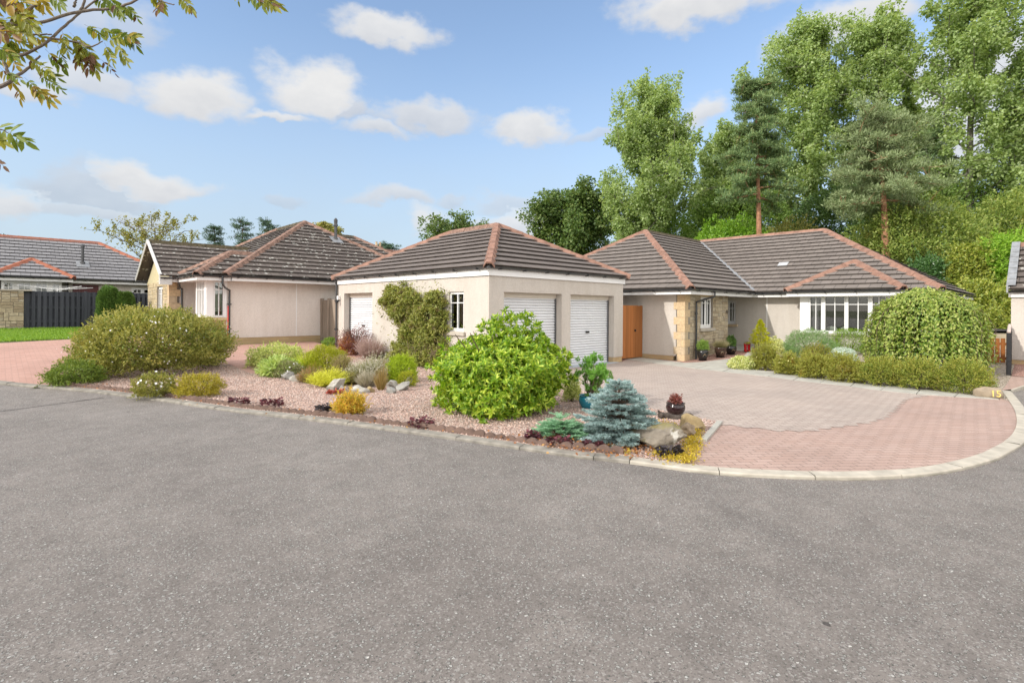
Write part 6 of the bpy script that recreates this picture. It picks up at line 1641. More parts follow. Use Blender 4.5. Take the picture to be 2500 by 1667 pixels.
tuft('heather', 'grey-leaved heather low in front of the whitish one', 'heather', (868, 925, 898, 948), FL_WHITEH if False else foliage('grey_heather', [(.24, .22, .17), (.33, .30, .25), (.18, .17, .12)], .2), 1500, .012, spread=.6, curl=.2)
shrub('conifer_shrub', 'yellow-green feathery conifer at the right end of the rockery', 'shrub', (938, 1023, 860, 938), F_CONY, 11000, .05, .010, lumps=60, amp=.4, sharp=26, up=.9, rnd=.55, sprigs=240, sprig_len=.13)
shrub('conifer_shrub', 'small dark teal conifer tucked under the yellow-green one', 'shrub', (953, 993, 894, 930), F_TEAL, 3000, .04, .010, up=.7)
shrub('barberry_shrub', 'airy dark purple bush before the left garage door', 'shrub', (812, 925, 783, 868), F_PURP, 4200, .04, .024, lumps=30, amp=.6, sharp=12, depth_=.75, stems=40, push=.3)
shrub('shrub', 'rust-orange bush at the foot of the dark purple one', 'shrub', (822, 874, 812, 868), F_RUSTY, 3600, .04, .020, lumps=24, amp=.4, push=.5)
tuft('heather', 'mauve heather spikes right of the rust-orange bush', 'heather', (868, 940, 806, 878), F_LAV, 1500, .010, spread=.7, curl=.1, hvar=.6, tips=(F_LAV, .5, .024, .012, 9))
shrub('herb_plant', 'small fresh green plant at the foot of the grey wooden fence', 'plant', (786, 832, 822, 846), F_HERB, 1600, .06, .03, push=.4)
shrub('conifer_shrub', 'tiny pointed green conifer below the garage wall', 'shrub', (923, 945, 836, 872), F_CONE, 2600, .03, .012, zc=.25, up=1.2, rnd=.4, amp=.2, push=.4)
shrub('gold_shrub', 'small golden-orange bush alone in the gravel near the kerb', 'shrub', (806, 904, 953, 1018), [(.8, F_ORANGE), (.2, F_POTY)], 4200, .034, .017, lumps=30, amp=.5, sharp=16, depth_=.6, up=.7, sprigs=130, sprig_len=.15, stems=12)
shrub('shrub', 'big bright green bush of whorled leaves in front of the garage doors', 'shrub', (1036, 1400, 772, 1026), [(1.0, F_LIME)], 9000, .001, .001, stems=16) if False else None

def whorl_bush():
    c, w, h = fit(1040, 1396, 772, 1027, .72)
    t = thing('shrub', 'big bright green bush of whorled leaves in front of the garage doors', 'shrub', tuple(c), rz=YAW - math.pi / 2)
    rx = w / 2 / 1.06; n = 3600
    Ps, Os = [], []
    for fx, fy, fw, fh, share in ((0, 0, .99, .76, .50), (.14, .05, .60, 1.0, .22), (.40, -.05, .54, .84, .10), (-.38, -.08, .56, .80, .10), (-.05, -.40, .66, .66, .08)):
        q, oo = dome_pts(int(n * share), rx * fw, rx * fw * .9, h * fh, 34, .46, 14, .46, zc=.50); Ps.append(q + np.array([fx * rx, fy * rx, 0])); Os.append(oo)
    P = np.concatenate(Ps); o = np.concatenate(Os); n = len(P)
    # irregular top: shear the mound so that its crest sits left of centre, with a loose shoulder to the right
    up = unit(o + np.array([0, 0, .55]) + rng.normal(size=P.shape) * .25)
    k = 11; idx = np.repeat(np.arange(n), k); ang = rng.uniform(0, 6.28, len(idx))
    a = unit(np.cross(up, np.array([.3, .2, 1.0]) + 0 * up)); b = np.cross(up, a)
    rad = a[idx] * np.cos(ang)[:, None] + b[idx] * np.sin(ang)[:, None]
    tilt = rng.uniform(.15, 1.3, len(idx))[:, None]
    A = unit(rad + up[idx] * tilt); N_ = unit(up[idx] - rad * .6)
    leaves_obj('foliage', P[idx] + up[idx] * rng.uniform(-.03, .03, len(idx))[:, None], A, N_, rng.uniform(.06, .11, len(idx)), rng.uniform(.022, .032, len(idx)), F_LIME, t, True, .25)
    q, o2 = dome_pts(9000, rx * .74, rx * .66, h * .70, 30, .3, 20, .5)
    leaves_obj('inner_foliage', q, unit(o2 + rng.normal(size=q.shape) * .8), rng.normal(size=q.shape), .09, .04, F_LIME, t, True)
    stems_obj(rx, h, 26, t, BARK, .016)
whorl_bush()

def climber():
    t = thing('climber', 'climbing plant with olive leaves trained up the garage wall left of its window', 'climber', (8.55, 12.2, .03))
    # leaf density follows two trunks of growth: a broad right-hand column and a left arm leaning outwards
    pts = []
    x = 8.6
    def W(px, py): d = ray(px, py); s = (x - .12) / d[0]; p = CAM + d * s; return p[1] - 12.2, p[2] - .03
    blobs = [(965, 722, 30, 24), (985, 760, 40, 30), (1000, 735, 34, 26), (1060, 728, 22, 18), (1070, 752, 17, 24), (1040, 758, 28, 20), (1030, 790, 40, 34), (1040, 830, 34, 42), (1005, 815, 30, 38), (992, 858, 32, 28), (1028, 872, 42, 26), (1072, 795, 14, 40), (944, 738, 16, 12), (1055, 868, 24, 26), (962, 872, 18, 14), (985, 722, 14, 14)]
    Ps, As = [], []
    for bx, by, rx_, ry_ in blobs:
        n = int(rx_ * ry_ * 2.5)
        cl = rng.normal(size=(max(5, n // 60), 2)) * .50; u = cl[rng.integers(len(cl), size=n)] + rng.normal(size=(n, 2)) * np.array([3.4 / rx_, 3.4 / ry_])
        st = rng.random(n) < .10; u[st] = rng.normal(size=(int(st.sum()), 2)) * .85
        cy_, cz_ = W(bx, by); ey, _ = W(bx + rx_, by); _, ez_ = W(bx, by - ry_); ry2 = abs(ey - cy_); rz2 = abs(ez_ - cz_)
        th = rng.random(n) ** .8 * .34 * np.exp(-(u ** 2).sum(1))
        Ps.append(np.stack([.03 - .02 - th, cy_ + u[:, 0] * ry2, np.maximum(.02, cz_ + u[:, 1] * rz2)], 1))
    P = np.concatenate(Ps); n = len(P)
    A = unit(np.array([-.7, 0, -.2]) + rng.normal(size=P.shape) * .7); N_ = unit(np.array([-.8, 0, .6]) + rng.normal(size=P.shape) * .6)
    leaves_obj('foliage', P, A, N_, rng.uniform(.05, .11, n), rng.uniform(.026, .052, n), F_CLIMB, t, True)
    m = rng.random(n) < .12
    leaves_obj('young_foliage', P[m] + np.array([-.05, 0, .03]), A[m], N_[m], .06, .03, F_CLIMBY, t, True)
    mb = MB()
    for k in range(26):
        bx, by, rx_, ry_ = blobs[rng.integers(len(blobs))]; y1, z1 = W(bx + rng.normal() * rx_ * .4, by - ry_ * rng.random()); y0, z0 = W(rng.uniform(1000, 1060), 885)
        mb.tube([(-.05, y0, 0), (-.08 - .1 * rng.random(), y0 * .6 + y1 * .4 + rng.normal() * .1, z1 * .45), (-.10 - .12 * rng.random(), y1, z1)], [.014, .010, .004], 5, cap=False)
    for k in range(60):                                             # bare wiry growth at the foot
        y0, z0 = W(rng.uniform(985, 1075), 880); mb.tube([(-.05, y0, .02), (-.15 - .2 * rng.random(), y0 + rng.normal() * .12, rng.uniform(.2, .5)), (-.25 * rng.random() - .08, y0 + rng.normal() * .25, rng.uniform(.4, .85))], [.006, .005, .003], 4, cap=False)
    mb.obj('stems', plain('straw_stems', (.26, .20, .12), .9, .3, 20), t)
climber()

# rocks
R_GREY = rock_mat('grey_rock', (.20, .195, .18), (.36, .35, .32)); R_PALE = rock_mat('pale_rock', (.30, .285, .25), (.46, .44, .39)); R_BROWN = rock_mat('brown_rock', (.17, .125, .08), (.30, .235, .16)); R_TAN = rock_mat('tan_rock', (.26, .19, .09), (.40, .31, .17), (.30, .27, .2)); R_MOSS = rock_mat('mossy_rock', (.15, .125, .095), (.27, .235, .185), (.58, .56, .50), (.20, .175, .05))
def rock(name, label, box, mat, flat=1.0, tilt=(0, 0), deep=.75, group='rocks edging the rockery', seed=0, strata=0.0, cuts=7, rzz=None):
    c, w, h = fit(*box, push=.6); rs = np.random.default_rng(seed + 3)
    bm = bmesh.new(); bmesh.ops.create_icosphere(bm, subdivisions=5, radius=1.0)
    V = np.array([v.co[:] for v in bm.verts])
    cd = unit(rs.normal(size=(cuts + 5, 3))); cr_ = rs.uniform(.42, .82, cuts + 5)
    for d_, r_ in zip(cd, cr_):                                     # split faces: flatten against random planes
        s = V @ d_; m = s > r_; V[m] -= d_[None] * (s[m] - r_)[:, None] * .99
    from mathutils import noise as mn
    for i in range(len(V)):
        p = Vector(V[i]); n_ = mn.fractal(p * 1.7 + Vector((seed, 0, 0)), 1.0, 2.0, 4) * (.17 if strata else .10) + mn.noise(p * 7 + Vector((0, seed, 0))) * .025
        if strata: n_ += strata * .05 * math.sin(V[i][2] * 16 + mn.noise(p * 2) * 3)
        V[i] *= 1 + n_
    V /= np.abs(V).max(0)
    ca, sa = math.cos(R(tilt[0])), math.sin(R(tilt[0]))
    X = V[:, 0] * w / 2; Y = V[:, 1] * w / 2 * deep; Z = V[:, 2] * h * .62
    X2 = X * ca + Z * sa; Z2 = -X * sa + Z * ca
    Z2 = (Z2 - Z2.min()) / (Z2.max() - Z2.min()) * h * 1.30 - h * .20; X2 *= w / 2 / np.abs(X2).max()
    for v, x, y, z in zip(bm.verts, X2, Y, Z2): v.co = (x, y, z)
    me = bpy.data.meshes.new(name); bm.to_mesh(me); bm.free(); me.materials.append(mat); me.polygons.foreach_set('use_smooth', [True] * len(me.polygons))
    o = link(bpy.data.objects.new(name, me)); o.location = tuple(c); o.rotation_euler = (0, 0, YAW - math.pi / 2 + (rzz or 0))
    return tag(o, label, 'rock', group)
for i, (bx, m, lab, tl) in enumerate([((686, 719, 907, 929), R_GREY, 'dark rounded rock under the white daisies', 0), ((702, 740, 914, 934), R_PALE, 'pale rock right beside the dark rounded one', -10), ((796, 850, 926, 955), R_PALE, 'slanting pale rock below the bright yellow heather', -22), ((820, 849, 942, 959), R_GREY, 'small grey rock at the foot of the slanting pale rock', -15),
        ((852, 904, 940, 962), R_PALE, 'square blocky rock centred in front of the whitish heather', 0), ((894, 918, 944, 960), R_TAN, 'small tan stone between the square rock and the rust grass', 10), ((940, 976, 929, 950), R_PALE, 'smooth lens-shaped pale rock right of the rust grass', 4), ((938, 968, 945, 962), R_GREY, 'grey stone below the lens-shaped rock', -6), ((966, 1009, 932, 956), R_GREY, 'flat dark grey rock at the right end of the rockery', -14), ((989, 1011, 920, 946), R_PALE, 'upright pale stone standing behind the flat dark one', 5)]):
    rock('rock', lab, bx, m, tilt=(tl, 0), seed=i * 7)
rock('boulder', 'large mossy brown boulder with a white lichen patch at the corner of drive and kerb', (1538, 1672, 1038, 1106), R_MOSS, seed=91, strata=.6, tilt=(-6, 0), group='rocks by the drive corner', deep=.8)
rock('rock', 'tan rough rock leaning at the drive corner', (1652, 1722, 1012, 1056), R_TAN, seed=55, tilt=(22, 0), group='rocks by the drive corner')
rock('rock', 'brown layered rock with white top between the boulder and the tan rock', (1646, 1706, 1034, 1073), R_BROWN, seed=71, strata=1.0, tilt=(12, 0), group='rocks by the drive corner')

# ---------------------------------------------------------------- juniper, blue spruce, dwarf pine in the blue pot
def spruce():
    c, w, h = fit(1410, 1612, 925, 1088, .55)
    t = thing('blue_spruce', 'small silvery blue spruce with tiered branches at the corner of the gravel garden', 'tree', tuple(c), rz=.9)
    segs = []; old = []; mb = MB(); r0 = w / 2 * 1.04
    mb.tube([(0, 0, 0), (.01, .01, h * .5), (0, 0, h * .97)], [.035, .022, .006], 7)
    segs.append(((0, 0, h * .88), (0.0, .01, h * 1.0)))
    tiers = 12
    for k in range(tiers):
        s = k / (tiers - 1); z = h * (.08 + .84 * s); rad = r0 * (1 - s ** 1.5) ** .85 * rng.uniform(.80, 1.02) + .05
        nb = int(7 + 9 * (1 - s))
        for j in range(nb):
            a = 2 * math.pi * (j + rng.random() * .7) / nb + k * .8; L = rad * rng.uniform(.78, 1.06)
            d = np.array([math.cos(a), math.sin(a), 0]); dz = rng.uniform(-.12, .22) - .08 * (1 - s)
            p0 = np.array([0, 0, z]); e = p0 + d * L + np.array([0, 0, dz * L + .02])
            mb.tube([tuple(p0), tuple(e)], [.012, .004], 4, cap=False)
            old.append((p0 + (e - p0) * .25, p0 + (e - p0) * .6))
            m = int(5 + L * 16)
            for q in range(m):
                f = .35 + .65 * (q + rng.random()) / m; b0 = p0 + (e - p0) * f; sgn = 1 if q % 2 else -1
                sd = np.array([-d[1], d[0], 0]) * sgn; ln = (.055 + .10 * (1 - f)) * rng.uniform(.7, 1.25) + .02
                dirn = unit(d * .75 + sd * .75 + np.array([0, 0, rng.uniform(-.1, .28)])); segs.append((b0, b0 + dirn * ln))
                if rng.random() < .5: b1 = b0 + dirn * ln * .5; segs.append((b1, b1 + unit(d + sd * rng.uniform(-.6, .9) + np.array([0, 0, .3])) * ln * .55))
            segs.append((p0 + (e - p0) * .6, e + d * .03))
    for j in range(26):                                             # prostrate skirt lying over the gravel towards the kerb
        a = YAW + math.pi + rng.normal() * .75 - .9; L = w * rng.uniform(.30, .55); d = np.array([math.cos(a), math.sin(a), 0]); z = rng.uniform(.04, .14)
        p0 = d * L * .35 + np.array([0, 0, z]); e = d * L + np.array([0, 0, z * .7])
        for q in range(9):
            f = (q + rng.random()) / 9; b0 = p0 + (e - p0) * f; sd = np.array([-d[1], d[0], 0]) * (1 if q % 2 else -1)
            segs.append((b0, b0 + unit(d * .7 + sd * .8 + np.array([0, 0, .25])) * rng.uniform(.05, .10)))
        segs.append((p0, e))
    P, A, N_, L, W_ = needles(segs, 620, .0215, .0072, .8); leaves_obj('foliage', P, A, N_, L, W_, F_SPRUCE, t, False, .05)
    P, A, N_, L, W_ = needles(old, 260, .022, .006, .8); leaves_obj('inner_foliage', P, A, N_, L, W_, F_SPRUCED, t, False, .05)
    mb.obj('trunk', BARK, t)
spruce()

def juniper():
    c, w, h = fit(1302, 1436, 990, 1076, .45)
    t = thing('juniper_shrub', 'low spreading grey-green juniper left of the blue spruce', 'shrub', tuple(c), rz=YAW - math.pi / 2)
    segs = []
    for k in range(150):
        a = rng.uniform(0, 6.28); L = w * .5 * math.sqrt(rng.uniform(.08, 1.0)); ex = 1.0
        d = np.array([math.cos(a) * 1.02, math.sin(a) * .85, 0]); z = h * (.15 + .75 * (1 - L / (w * .52))) * rng.uniform(.6, 1.1)
        e = d * L + np.array([0, 0, z]); p0 = e - unit(d + np.array([0, 0, .2])) * .16
        segs.append((p0, e))
        for q in range(11):
            b0 = p0 + (e - p0) * (q + rng.random()) / 11; sd = np.array([-d[1], d[0], 0]) * (1 if q % 2 else -1)
            b1 = b0 + unit(d * .9 + sd * .7 + np.array([0, 0, rng.uniform(.0, .5)])) * rng.uniform(.04, .08); segs.append((b0, b1)); segs.append((b0 + (b1 - b0) * .5, b0 + (b1 - b0) * .5 + unit(d + sd * rng.uniform(-.5, .6) + np.array([0, 0, .3])) * .035))
    P, A, N_, L, W_ = needles(segs, 420, .014, .0055, 1.5); leaves_obj('foliage', P, A, N_, L, W_, F_JUN, t, False, .05)
    stems_obj(w * .4, h * .6, 10, t, BARK)
juniper()

def pot(name, label, cpos, r, h, mat, prof=None, group=None, soil=True):
    t = thing(name, label, 'plant pot', tuple(cpos), group)
    prof = prof or [(0, .0), (.62, 0), (.66, .02), (.92, .34), (1.0, .62), (.93, .86), (.84, .93), (.97, .96), (.98, 1.0), (.86, 1.0), (.82, .93), (.82, .86)]
    mb = MB(); mb.lathe([(a * r, b * h) for a, b in prof], 32); mb.obj('body', mat, t, smooth=True)
    if soil: s = MB(); s.lathe([(.84 * r, h * .88), (.4 * r, h * .91), (0, h * .92)], 20); s.obj('soil', plain('dark_soil', (.05, .035, .025), .95, .4, 60) if 'dark_soil' not in bpy.data.materials else bpy.data.materials['dark_soil'], t, smooth=True)
    return t
GLZ_BLUE = plain('blue_glaze', (.02, .20, .28), .12, .25, 5, spec=.6); GLZ_PLUM = plain('plum_black_glaze', (.022, .010, .011), .10, .3, 4, spec=.6); GLZ_BLACK = plain('black_glaze', (.012, .011, .011), .14, .3, 6, spec=.6)
GLZ_TAN = plain('tan_pattern_glaze', (.24, .17, .10), .3, .3, 30)
def pot_at(x0, x1, yt, yb):
    f = G((x0 + x1) / 2, yb); fw = unit(np.array([FW[0], FW[1], 0])); r = (x1 - x0) / 2 * depth(f) / FPX; c = f + fw * r * .6; c[2] = gz(c[0], c[1]) + .015
    h = D((x0 + x1) / 2, yt, depth(c))[2] - c[2]
    return c, r, h
c, r, h = pot_at(1414, 1462, 964, 1000)
pot('flower_pot', 'round turquoise-blue glazed pot behind the blue spruce', c, r, h, GLZ_BLUE)
def dwarf_pine(c, h0):
    t = thing('pine_shrub', 'dwarf pine with upright green needle tufts growing in the blue pot', 'shrub', (c[0], c[1], c[2] + h0))
    zt = D(1450, 873, depth(c))[2] - c[2] - h0; segs = []; mb = MB(); s = depth(c) / FPX
    for k, (px, pz, n) in enumerate([(1440, .86, 5), (1462, .97, 6), (1478, .68, 5), (1458, .62, 6), (1436, .62, 4), (1490, .55, 4), (1462, .40, 5), (1444, .45, 4), (1478, .45, 4), (1462, .12, 4), (1446, .1, 3), (1470, .2, 3)]):
        e = RT * (px - 1446) * s + np.array([0, 0, zt * pz * .92]) + FW * rng.normal() * .08
        mb.tube([(0, 0, -.02), tuple(e * .45 + rng.normal(size=3) * .02), tuple(e)], [.014, .010, .006], 5, cap=False)
        for q in range(n * 2):
            p0 = e + rng.normal(size=3) * np.array([.06, .06, .05]); segs.append((p0, p0 + unit(np.array([rng.normal() * .35, rng.normal() * .35, 1.0])) * rng.uniform(.05, .11)))
    P, A, N_, L, W_ = needles(segs, 1300, .062, .0062, .75); leaves_obj('foliage', P, A, N_, L, W_, F_PINEN, t, False, .05); mb.obj('trunk', BARK, t)
dwarf_pine(c, h * .9)
shrub('shrub', 'thin variegated bush between the big green bush and the blue pot', 'shrub', (1368, 1425, 905, 985), F_VARIEG, 2600, .035, .018, depth_=.7, lumps=20, amp=.5, stems=14)
c, r, h = pot_at(1630, 1677, 983, 1016)
pot('flower_pot', 'round dark plum glazed bowl pot on a log at the drive edge', c, r, h, GLZ_PLUM)
shrub('acer_plant', 'small red-leaved plant in the dark plum pot', 'plant', (c + np.array([0, 0, h * .9]), r * 1.5, .17), F_ACER, 330, .05, .02, hexa=True, stems=8, depth_=.8, amp=.5, lumps=12)
def log():
    a = G(1606, 1022); b = G(1692, 1026); t = MB(); pts = [tuple(a + (b - a) * s + np.array([0, 0, .045 + .02 * math.sin(s * 9)])) for s in np.linspace(0, 1, 12)]
    t.tube(pts, [.03 + .022 * abs(math.sin(i * 1.7)) for i in range(12)], 10)
    m = a + (b - a) * .1; t.tube([tuple(m + np.array([0, 0, .04])), tuple(m + np.array([-.05, .02, .13]))], [.03, .015], 8)
    o = t.obj('log', plain('charred_driftwood', (.075, .06, .05), .95, .6, 14, 50, .9, .02)); tag(o, 'gnarled dark driftwood log under the plum pot', 'log')
log()

def ground_cover():
    # golden creeping sedum spilling over the kerb corner
    P = []
    for bx, by, rx_, ry_, n in ((1570, 1040, 40, 12, 700), (1625, 1050, 40, 14, 800), (1690, 1078, 26, 20, 900), (1690, 1100, 26, 18, 900), (1650, 1118, 36, 16, 1200), (1680, 1128, 26, 10, 500), (1612, 1112, 24, 8, 350), (1700, 1062, 14, 12, 300), (1532, 1112, 10, 5, 60)):
        for _ in range(int(n * .55)):
            u = rng.normal(size=2) * .5; p = G(bx + u[0] * rx_, by + u[1] * ry_); P.append((p[0], p[1], p[2] + .012 + rng.random() * .05))
    P = np.array(P); A = unit(rng.normal(size=P.shape) + np.array([0, 0, .8])); o = leaves_obj('sedum', P, A, rng.normal(size=P.shape) + np.array([0, 0, 1.]), .026, .016, F_SEDUM)
    tag(o, 'golden creeping sedum sprawling round the mossy boulder and over the kerb', 'ground cover', None, 'stuff')
    P = []
    for k in range(900):
        r_ = rng.random()
        if r_ < .55: p = G(rng.normal(1520, 60), rng.normal(1092, 10))
        elif r_ < .8: p = G(rng.normal(1360, 40), rng.normal(1072, 8))
        else: q = kerb_in[rng.integers(i_gl + 3, i_gr)]; p = np.array([q[0] + rng.normal() * .12, q[1] + rng.normal() * .12, 0]); p[2] = gz(p[0], p[1])
        P.append((p[0], p[1], p[2] + .03 + rng.random() * .03))
    P = np.array(P); A = unit(rng.normal(size=P.shape) * np.array([1, 1, .3])); o = leaves_obj('fallen_leaves', P, A, rng.normal(size=P.shape) * .4 + np.array([0, 0, 1.]), .04, .028, F_DEAD, None, True)
    tag(o, 'scattered orange fallen leaves along the edging', 'leaves', None, 'stuff')
ground_cover()

def rosette(label, box, mat, n, L, W, name='heuchera_plant', cat='plant', group='dark low plants along the edging'):
    c, w, h = fit(*box, push=.4)
    t = thing(name, label, cat, tuple(c), group, rng.uniform(0, 6))
    a = rng.uniform(0, 6.28, n); r = np.sqrt(rng.random(n)) * w * .42
    P = np.stack([np.cos(a) * r, np.sin(a) * r * .7, .02 + h * .6 * rng.random(n)], 1)
    A = unit(np.stack([np.cos(a), np.sin(a), rng.uniform(-.1, .8, n)], 1) + rng.normal(size=P.shape) * .4)
    leaves_obj('foliage', P, A, np.array([0, 0, 1.]) + rng.normal(size=P.shape) * .4, L * rng.uniform(.7, 1.2, n), W * rng.uniform(.8, 1.2, n), mat, t, True, .2)
for bx, m, lab in [((1276, 1330, 1050, 1078), F_HEU, 'dark red rosette left of the juniper'), ((1330, 1400, 1066, 1092), F_HEU, 'dark purple rosettes in front of the juniper by the edging'), ((1420, 1478, 1076, 1102), F_HEU, 'crimson rosette under the blue spruce skirt'), ((978, 1078, 1020, 1046), F_HEU, 'straggling dark plum plant left of the big green bush by the edging'), ((556, 612, 968, 990), F_HEU, 'leftmost small purple plant beside the edging'), ((628, 700, 970, 994), F_HEU, 'purple plant just right of the leftmost one by the edging'), ((768, 815, 986, 1006), F_AJUGA, 'blackish ground plant left of the golden-orange bush'), ((1600, 1668, 1084, 1120), F_AJUGA, 'dark grey leaves below the mossy boulder'), ((798, 840, 950, 964), foliage('red_stonecrop', [(.22, .05, .04), (.32, .09, .06)], .2), 'red stonecrop at the foot of the slanting pale rock')]:
    rosette(lab, bx, m, 130, .055, .045)

# loose pink stones lying on the gravel bed: nobody could count them
def pebbles():
    import mathutils
    n = 60000; lo = bed_poly.min(0); hi = bed_poly.max(0)
    P = rng.uniform(lo, hi, (n * 2, 2)); inside = np.zeros(len(P), bool); j = len(bed_poly) - 1
    for i in range(len(bed_poly)):
        xi, yi = bed_poly[i]; xj, yj = bed_poly[j]
        c = ((yi > P[:, 1]) != (yj > P[:, 1])) & (P[:, 0] < (xj - xi) * (P[:, 1] - yi) / (yj - yi + 1e-12) + xi); inside ^= c; j = i
    P = P[inside][:n]; k = len(P)
    z = np.array([gz(x, y) for x, y in P]) + .012
    s = rng.uniform(.007, .0155, k); a = rng.uniform(0, 6.28, k); fl = rng.uniform(.45, .8, k); el = rng.uniform(.7, 1.4, k)
    base = np.array([[1, 0, 0], [.1, .9, .1], [-.95, .1, -.05], [-.05, -1, .05], [.1, .05, 1.0], [0, 0, -.8]])
    V = base[None] + rng.normal(size=(k, 6, 3)) * .18
    V[:, :, 0] *= el[:, None]; V[:, :, 2] *= fl[:, None]; V *= s[:, None, None]
    ca, sa = np.cos(a)[:, None], np.sin(a)[:, None]; X = V[:, :, 0] * ca - V[:, :, 1] * sa; Y = V[:, :, 0] * sa + V[:, :, 1] * ca
    V = np.stack([X + P[:, 0:1], Y + P[:, 1:2], V[:, :, 2] + (z + s * fl * .45)[:, None]], 2).reshape(-1, 3)
    f = np.array([[0, 1, 4], [1, 2, 4], [2, 3, 4], [3, 0, 4], [1, 0, 5], [2, 1, 5], [3, 2, 5], [0, 3, 5]])
    F = (np.arange(k)[:, None, None] * 6 + f[None]).reshape(-1, 3)
    o = np_mesh('gravel', V, F, PEBBLE); tag(o, 'loose pink gravel covering the front garden', 'gravel', None, 'stuff')
pebbles()

def grass():
    n = 30000; e0 = np.array(lawn_edge); P = []
    while len(P) < n:
        u, v = rng.random(), rng.random(); a = e0[0] + (e0[-1] - e0[0]) * u
        p = a + (np.array([a[0] - .1, 28.15]) - a) * v; P.append((p[0], p[1], gz(*p)))
    P = np.array(P); A = unit(rng.normal(size=P.shape) * .35 + np.array([0, 0, 1.]))
    o = leaves_obj('lawn', P, A, rng.normal(size=P.shape), rng.uniform(.05, .11, n), .035, foliage('lawn_grass', [(.10, .19, .02), (.15, .26, .03), (.20, .30, .05)], .3)); tag(o, 'bright green lawn in front of the dark fence', 'lawn', None, 'stuff')
grass()
# ---------------------------------------------------------------- right-hand garden
HB = 'hedge of low potentilla bushes along the slabs'
for i, (bx, m, lab) in enumerate([((1832, 1905, 838, 905), F_HEDGE, 'olive bush at the left end of the low hedge, beside the cream-flowered plant'), ((1885, 1965, 862, 916), F_HEDGE, 'rust-tinted bush, second from the left in the low hedge'), ((1945, 2030, 862, 925), F_HEDGE, 'olive-orange bush of the low hedge directly below the silver plant'), ((2010, 2110, 862, 934), F_HEDGE, 'golden-olive bush of the low hedge under the left edge of the weeping tree'),
        ((2090, 2200, 868, 943), F_HEDGEG, 'green-centred bush of the low hedge under the middle of the weeping tree'), ((2180, 2300, 872, 952), F_HEDGEG, 'yellow-green bush of the low hedge under the right half of the weeping tree'), ((2285, 2418, 872, 962), F_HEDGEG, 'last bush of the low hedge next to the number stone')]):
    shrub('potentilla_shrub', lab, 'shrub', bx, m, 9500, .036, .017, group=HB, lumps=40, amp=.5, sharp=20, push=.5, ry=1.0, zc=.45, sprigs=480, sprig_len=.18, sprig_mat=F_HEDGET, flowers=(10, .02, FL_Y) if i < 2 else None)
shrub('potentilla_shrub', 'olive bush with a few pale flowers behind the low hedge, under the feathery green bush', 'shrub', (1950, 2040, 835, 895), F_HEDGE, 6000, .036, .017, lumps=30, amp=.45, sprigs=160)
shrub('saxifrage_plant', 'cream and lime flowered cushion at the corner of path and slabs', 'plant', (1778, 1852, 866, 902), [(.6, F_CREAM), (.4, F_VARIEG)], 4200, .045, .032, lumps=30, amp=.3, push=.5)
shrub('variegated_shrub', 'upright variegated leafy plant between the golden conifer and the feathery bush', 'shrub', (1866, 1916, 822, 862), F_CREAM, 1500, .07, .04, push=.4, depth_=.6)
shrub('feathery_shrub', 'rounded feathery mid-green bush below the bay window', 'shrub', (1908, 2042, 800, 878), F_SANT, 12000, .075, .012, lumps=40, amp=.35, up=.7, push=.4)
shrub('hebe_shrub', 'smooth dome-shaped green bush left of the weeping tree under the bay window', 'shrub', (2030, 2120, 797, 866), F_HEBE, 9000, .045, .018, lumps=30, amp=.18, push=.5)
shrub('silver_shrub', 'pale silver-blue plant behind the low hedge', 'shrub', (2018, 2096, 846, 892), F_SILV, 5000, .05, .022, lumps=30, amp=.3, push=.4)

def weeping_tree():
    c, w, h = fit(2108, 2408, 697, 930, .62)
    t = thing('weeping_tree', 'umbrella-shaped weeping tree with leaves hanging to the ground in front of the bay window', 'tree', tuple(c))
    mb = MB(); mb.tube([(0, 0, -.1), (.02, .01, h * .5), (0, 0, h * .9)], [.07, .055, .04], 9); Ps, As, Ns, fl = [], [], [], []
    rx = w / 2 * .84; h *= 1.05
    nb = 330
    for k in range(nb):
        a = rng.uniform(0, 6.28); ru = rng.uniform(.35, 1.0) ** .6; Rr = rx * ru * rng.uniform(.92, 1.04); zt = h * (.93 + .07 * rng.random()) * (1 - .20 * ru ** 1.6)
        th = np.linspace(.12, 1.0, 26)
        # rises from the head, arches over, then hangs
        r = Rr * np.minimum(1, np.sin(np.minimum(th * 2.2, 1.57))); z = np.where(th < .45, zt - h * .10 * (th / .45) ** 2.2 * ru, zt - h * .10 * ru - (th - .45) / .55 * (zt - .12 * h) * rng.uniform(.75, 1.02))
        d = np.array([math.cos(a), math.sin(a)]); pts = np.stack([d[0] * r * (1 + .04 * (th > .5) * th), d[1] * r, np.maximum(z, .05)], 1) + rng.normal(size=(26, 3)) * .018
        if k % 3 == 0: mb.tube([tuple(p) for p in pts[::5]], [.009, .008, .007, .006, .005, .004][:len(pts[::5])], 4, cap=False)
        for q in range(4):
            Ps.append(pts); o = np.stack([np.full(26, d[0]), np.full(26, d[1]), np.full(26, .0)], 1)
            As.append(o * .55 + np.array([0, 0, -.55]) + rng.normal(size=(26, 3)) * .5); Ns.append(o * 1.2 + np.array([0, 0, .7]) + rng.normal(size=(26, 3)) * .3)
    P = np.concatenate(Ps) + rng.normal(size=(nb * 104, 3)) * .03; A = np.concatenate(As); N_ = np.concatenate(Ns); n = len(P)
    m = rng.random(n) < .72
    leaves_obj('foliage', P[m], A[m], N_[m], rng.uniform(.06, .10, m.sum()), rng.uniform(.032, .048, m.sum()), F_WILLOW, t, True, .15)
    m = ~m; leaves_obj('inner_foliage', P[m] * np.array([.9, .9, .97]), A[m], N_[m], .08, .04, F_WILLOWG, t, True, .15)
    mb.obj('trunk', BARK, t)
weeping_tree()

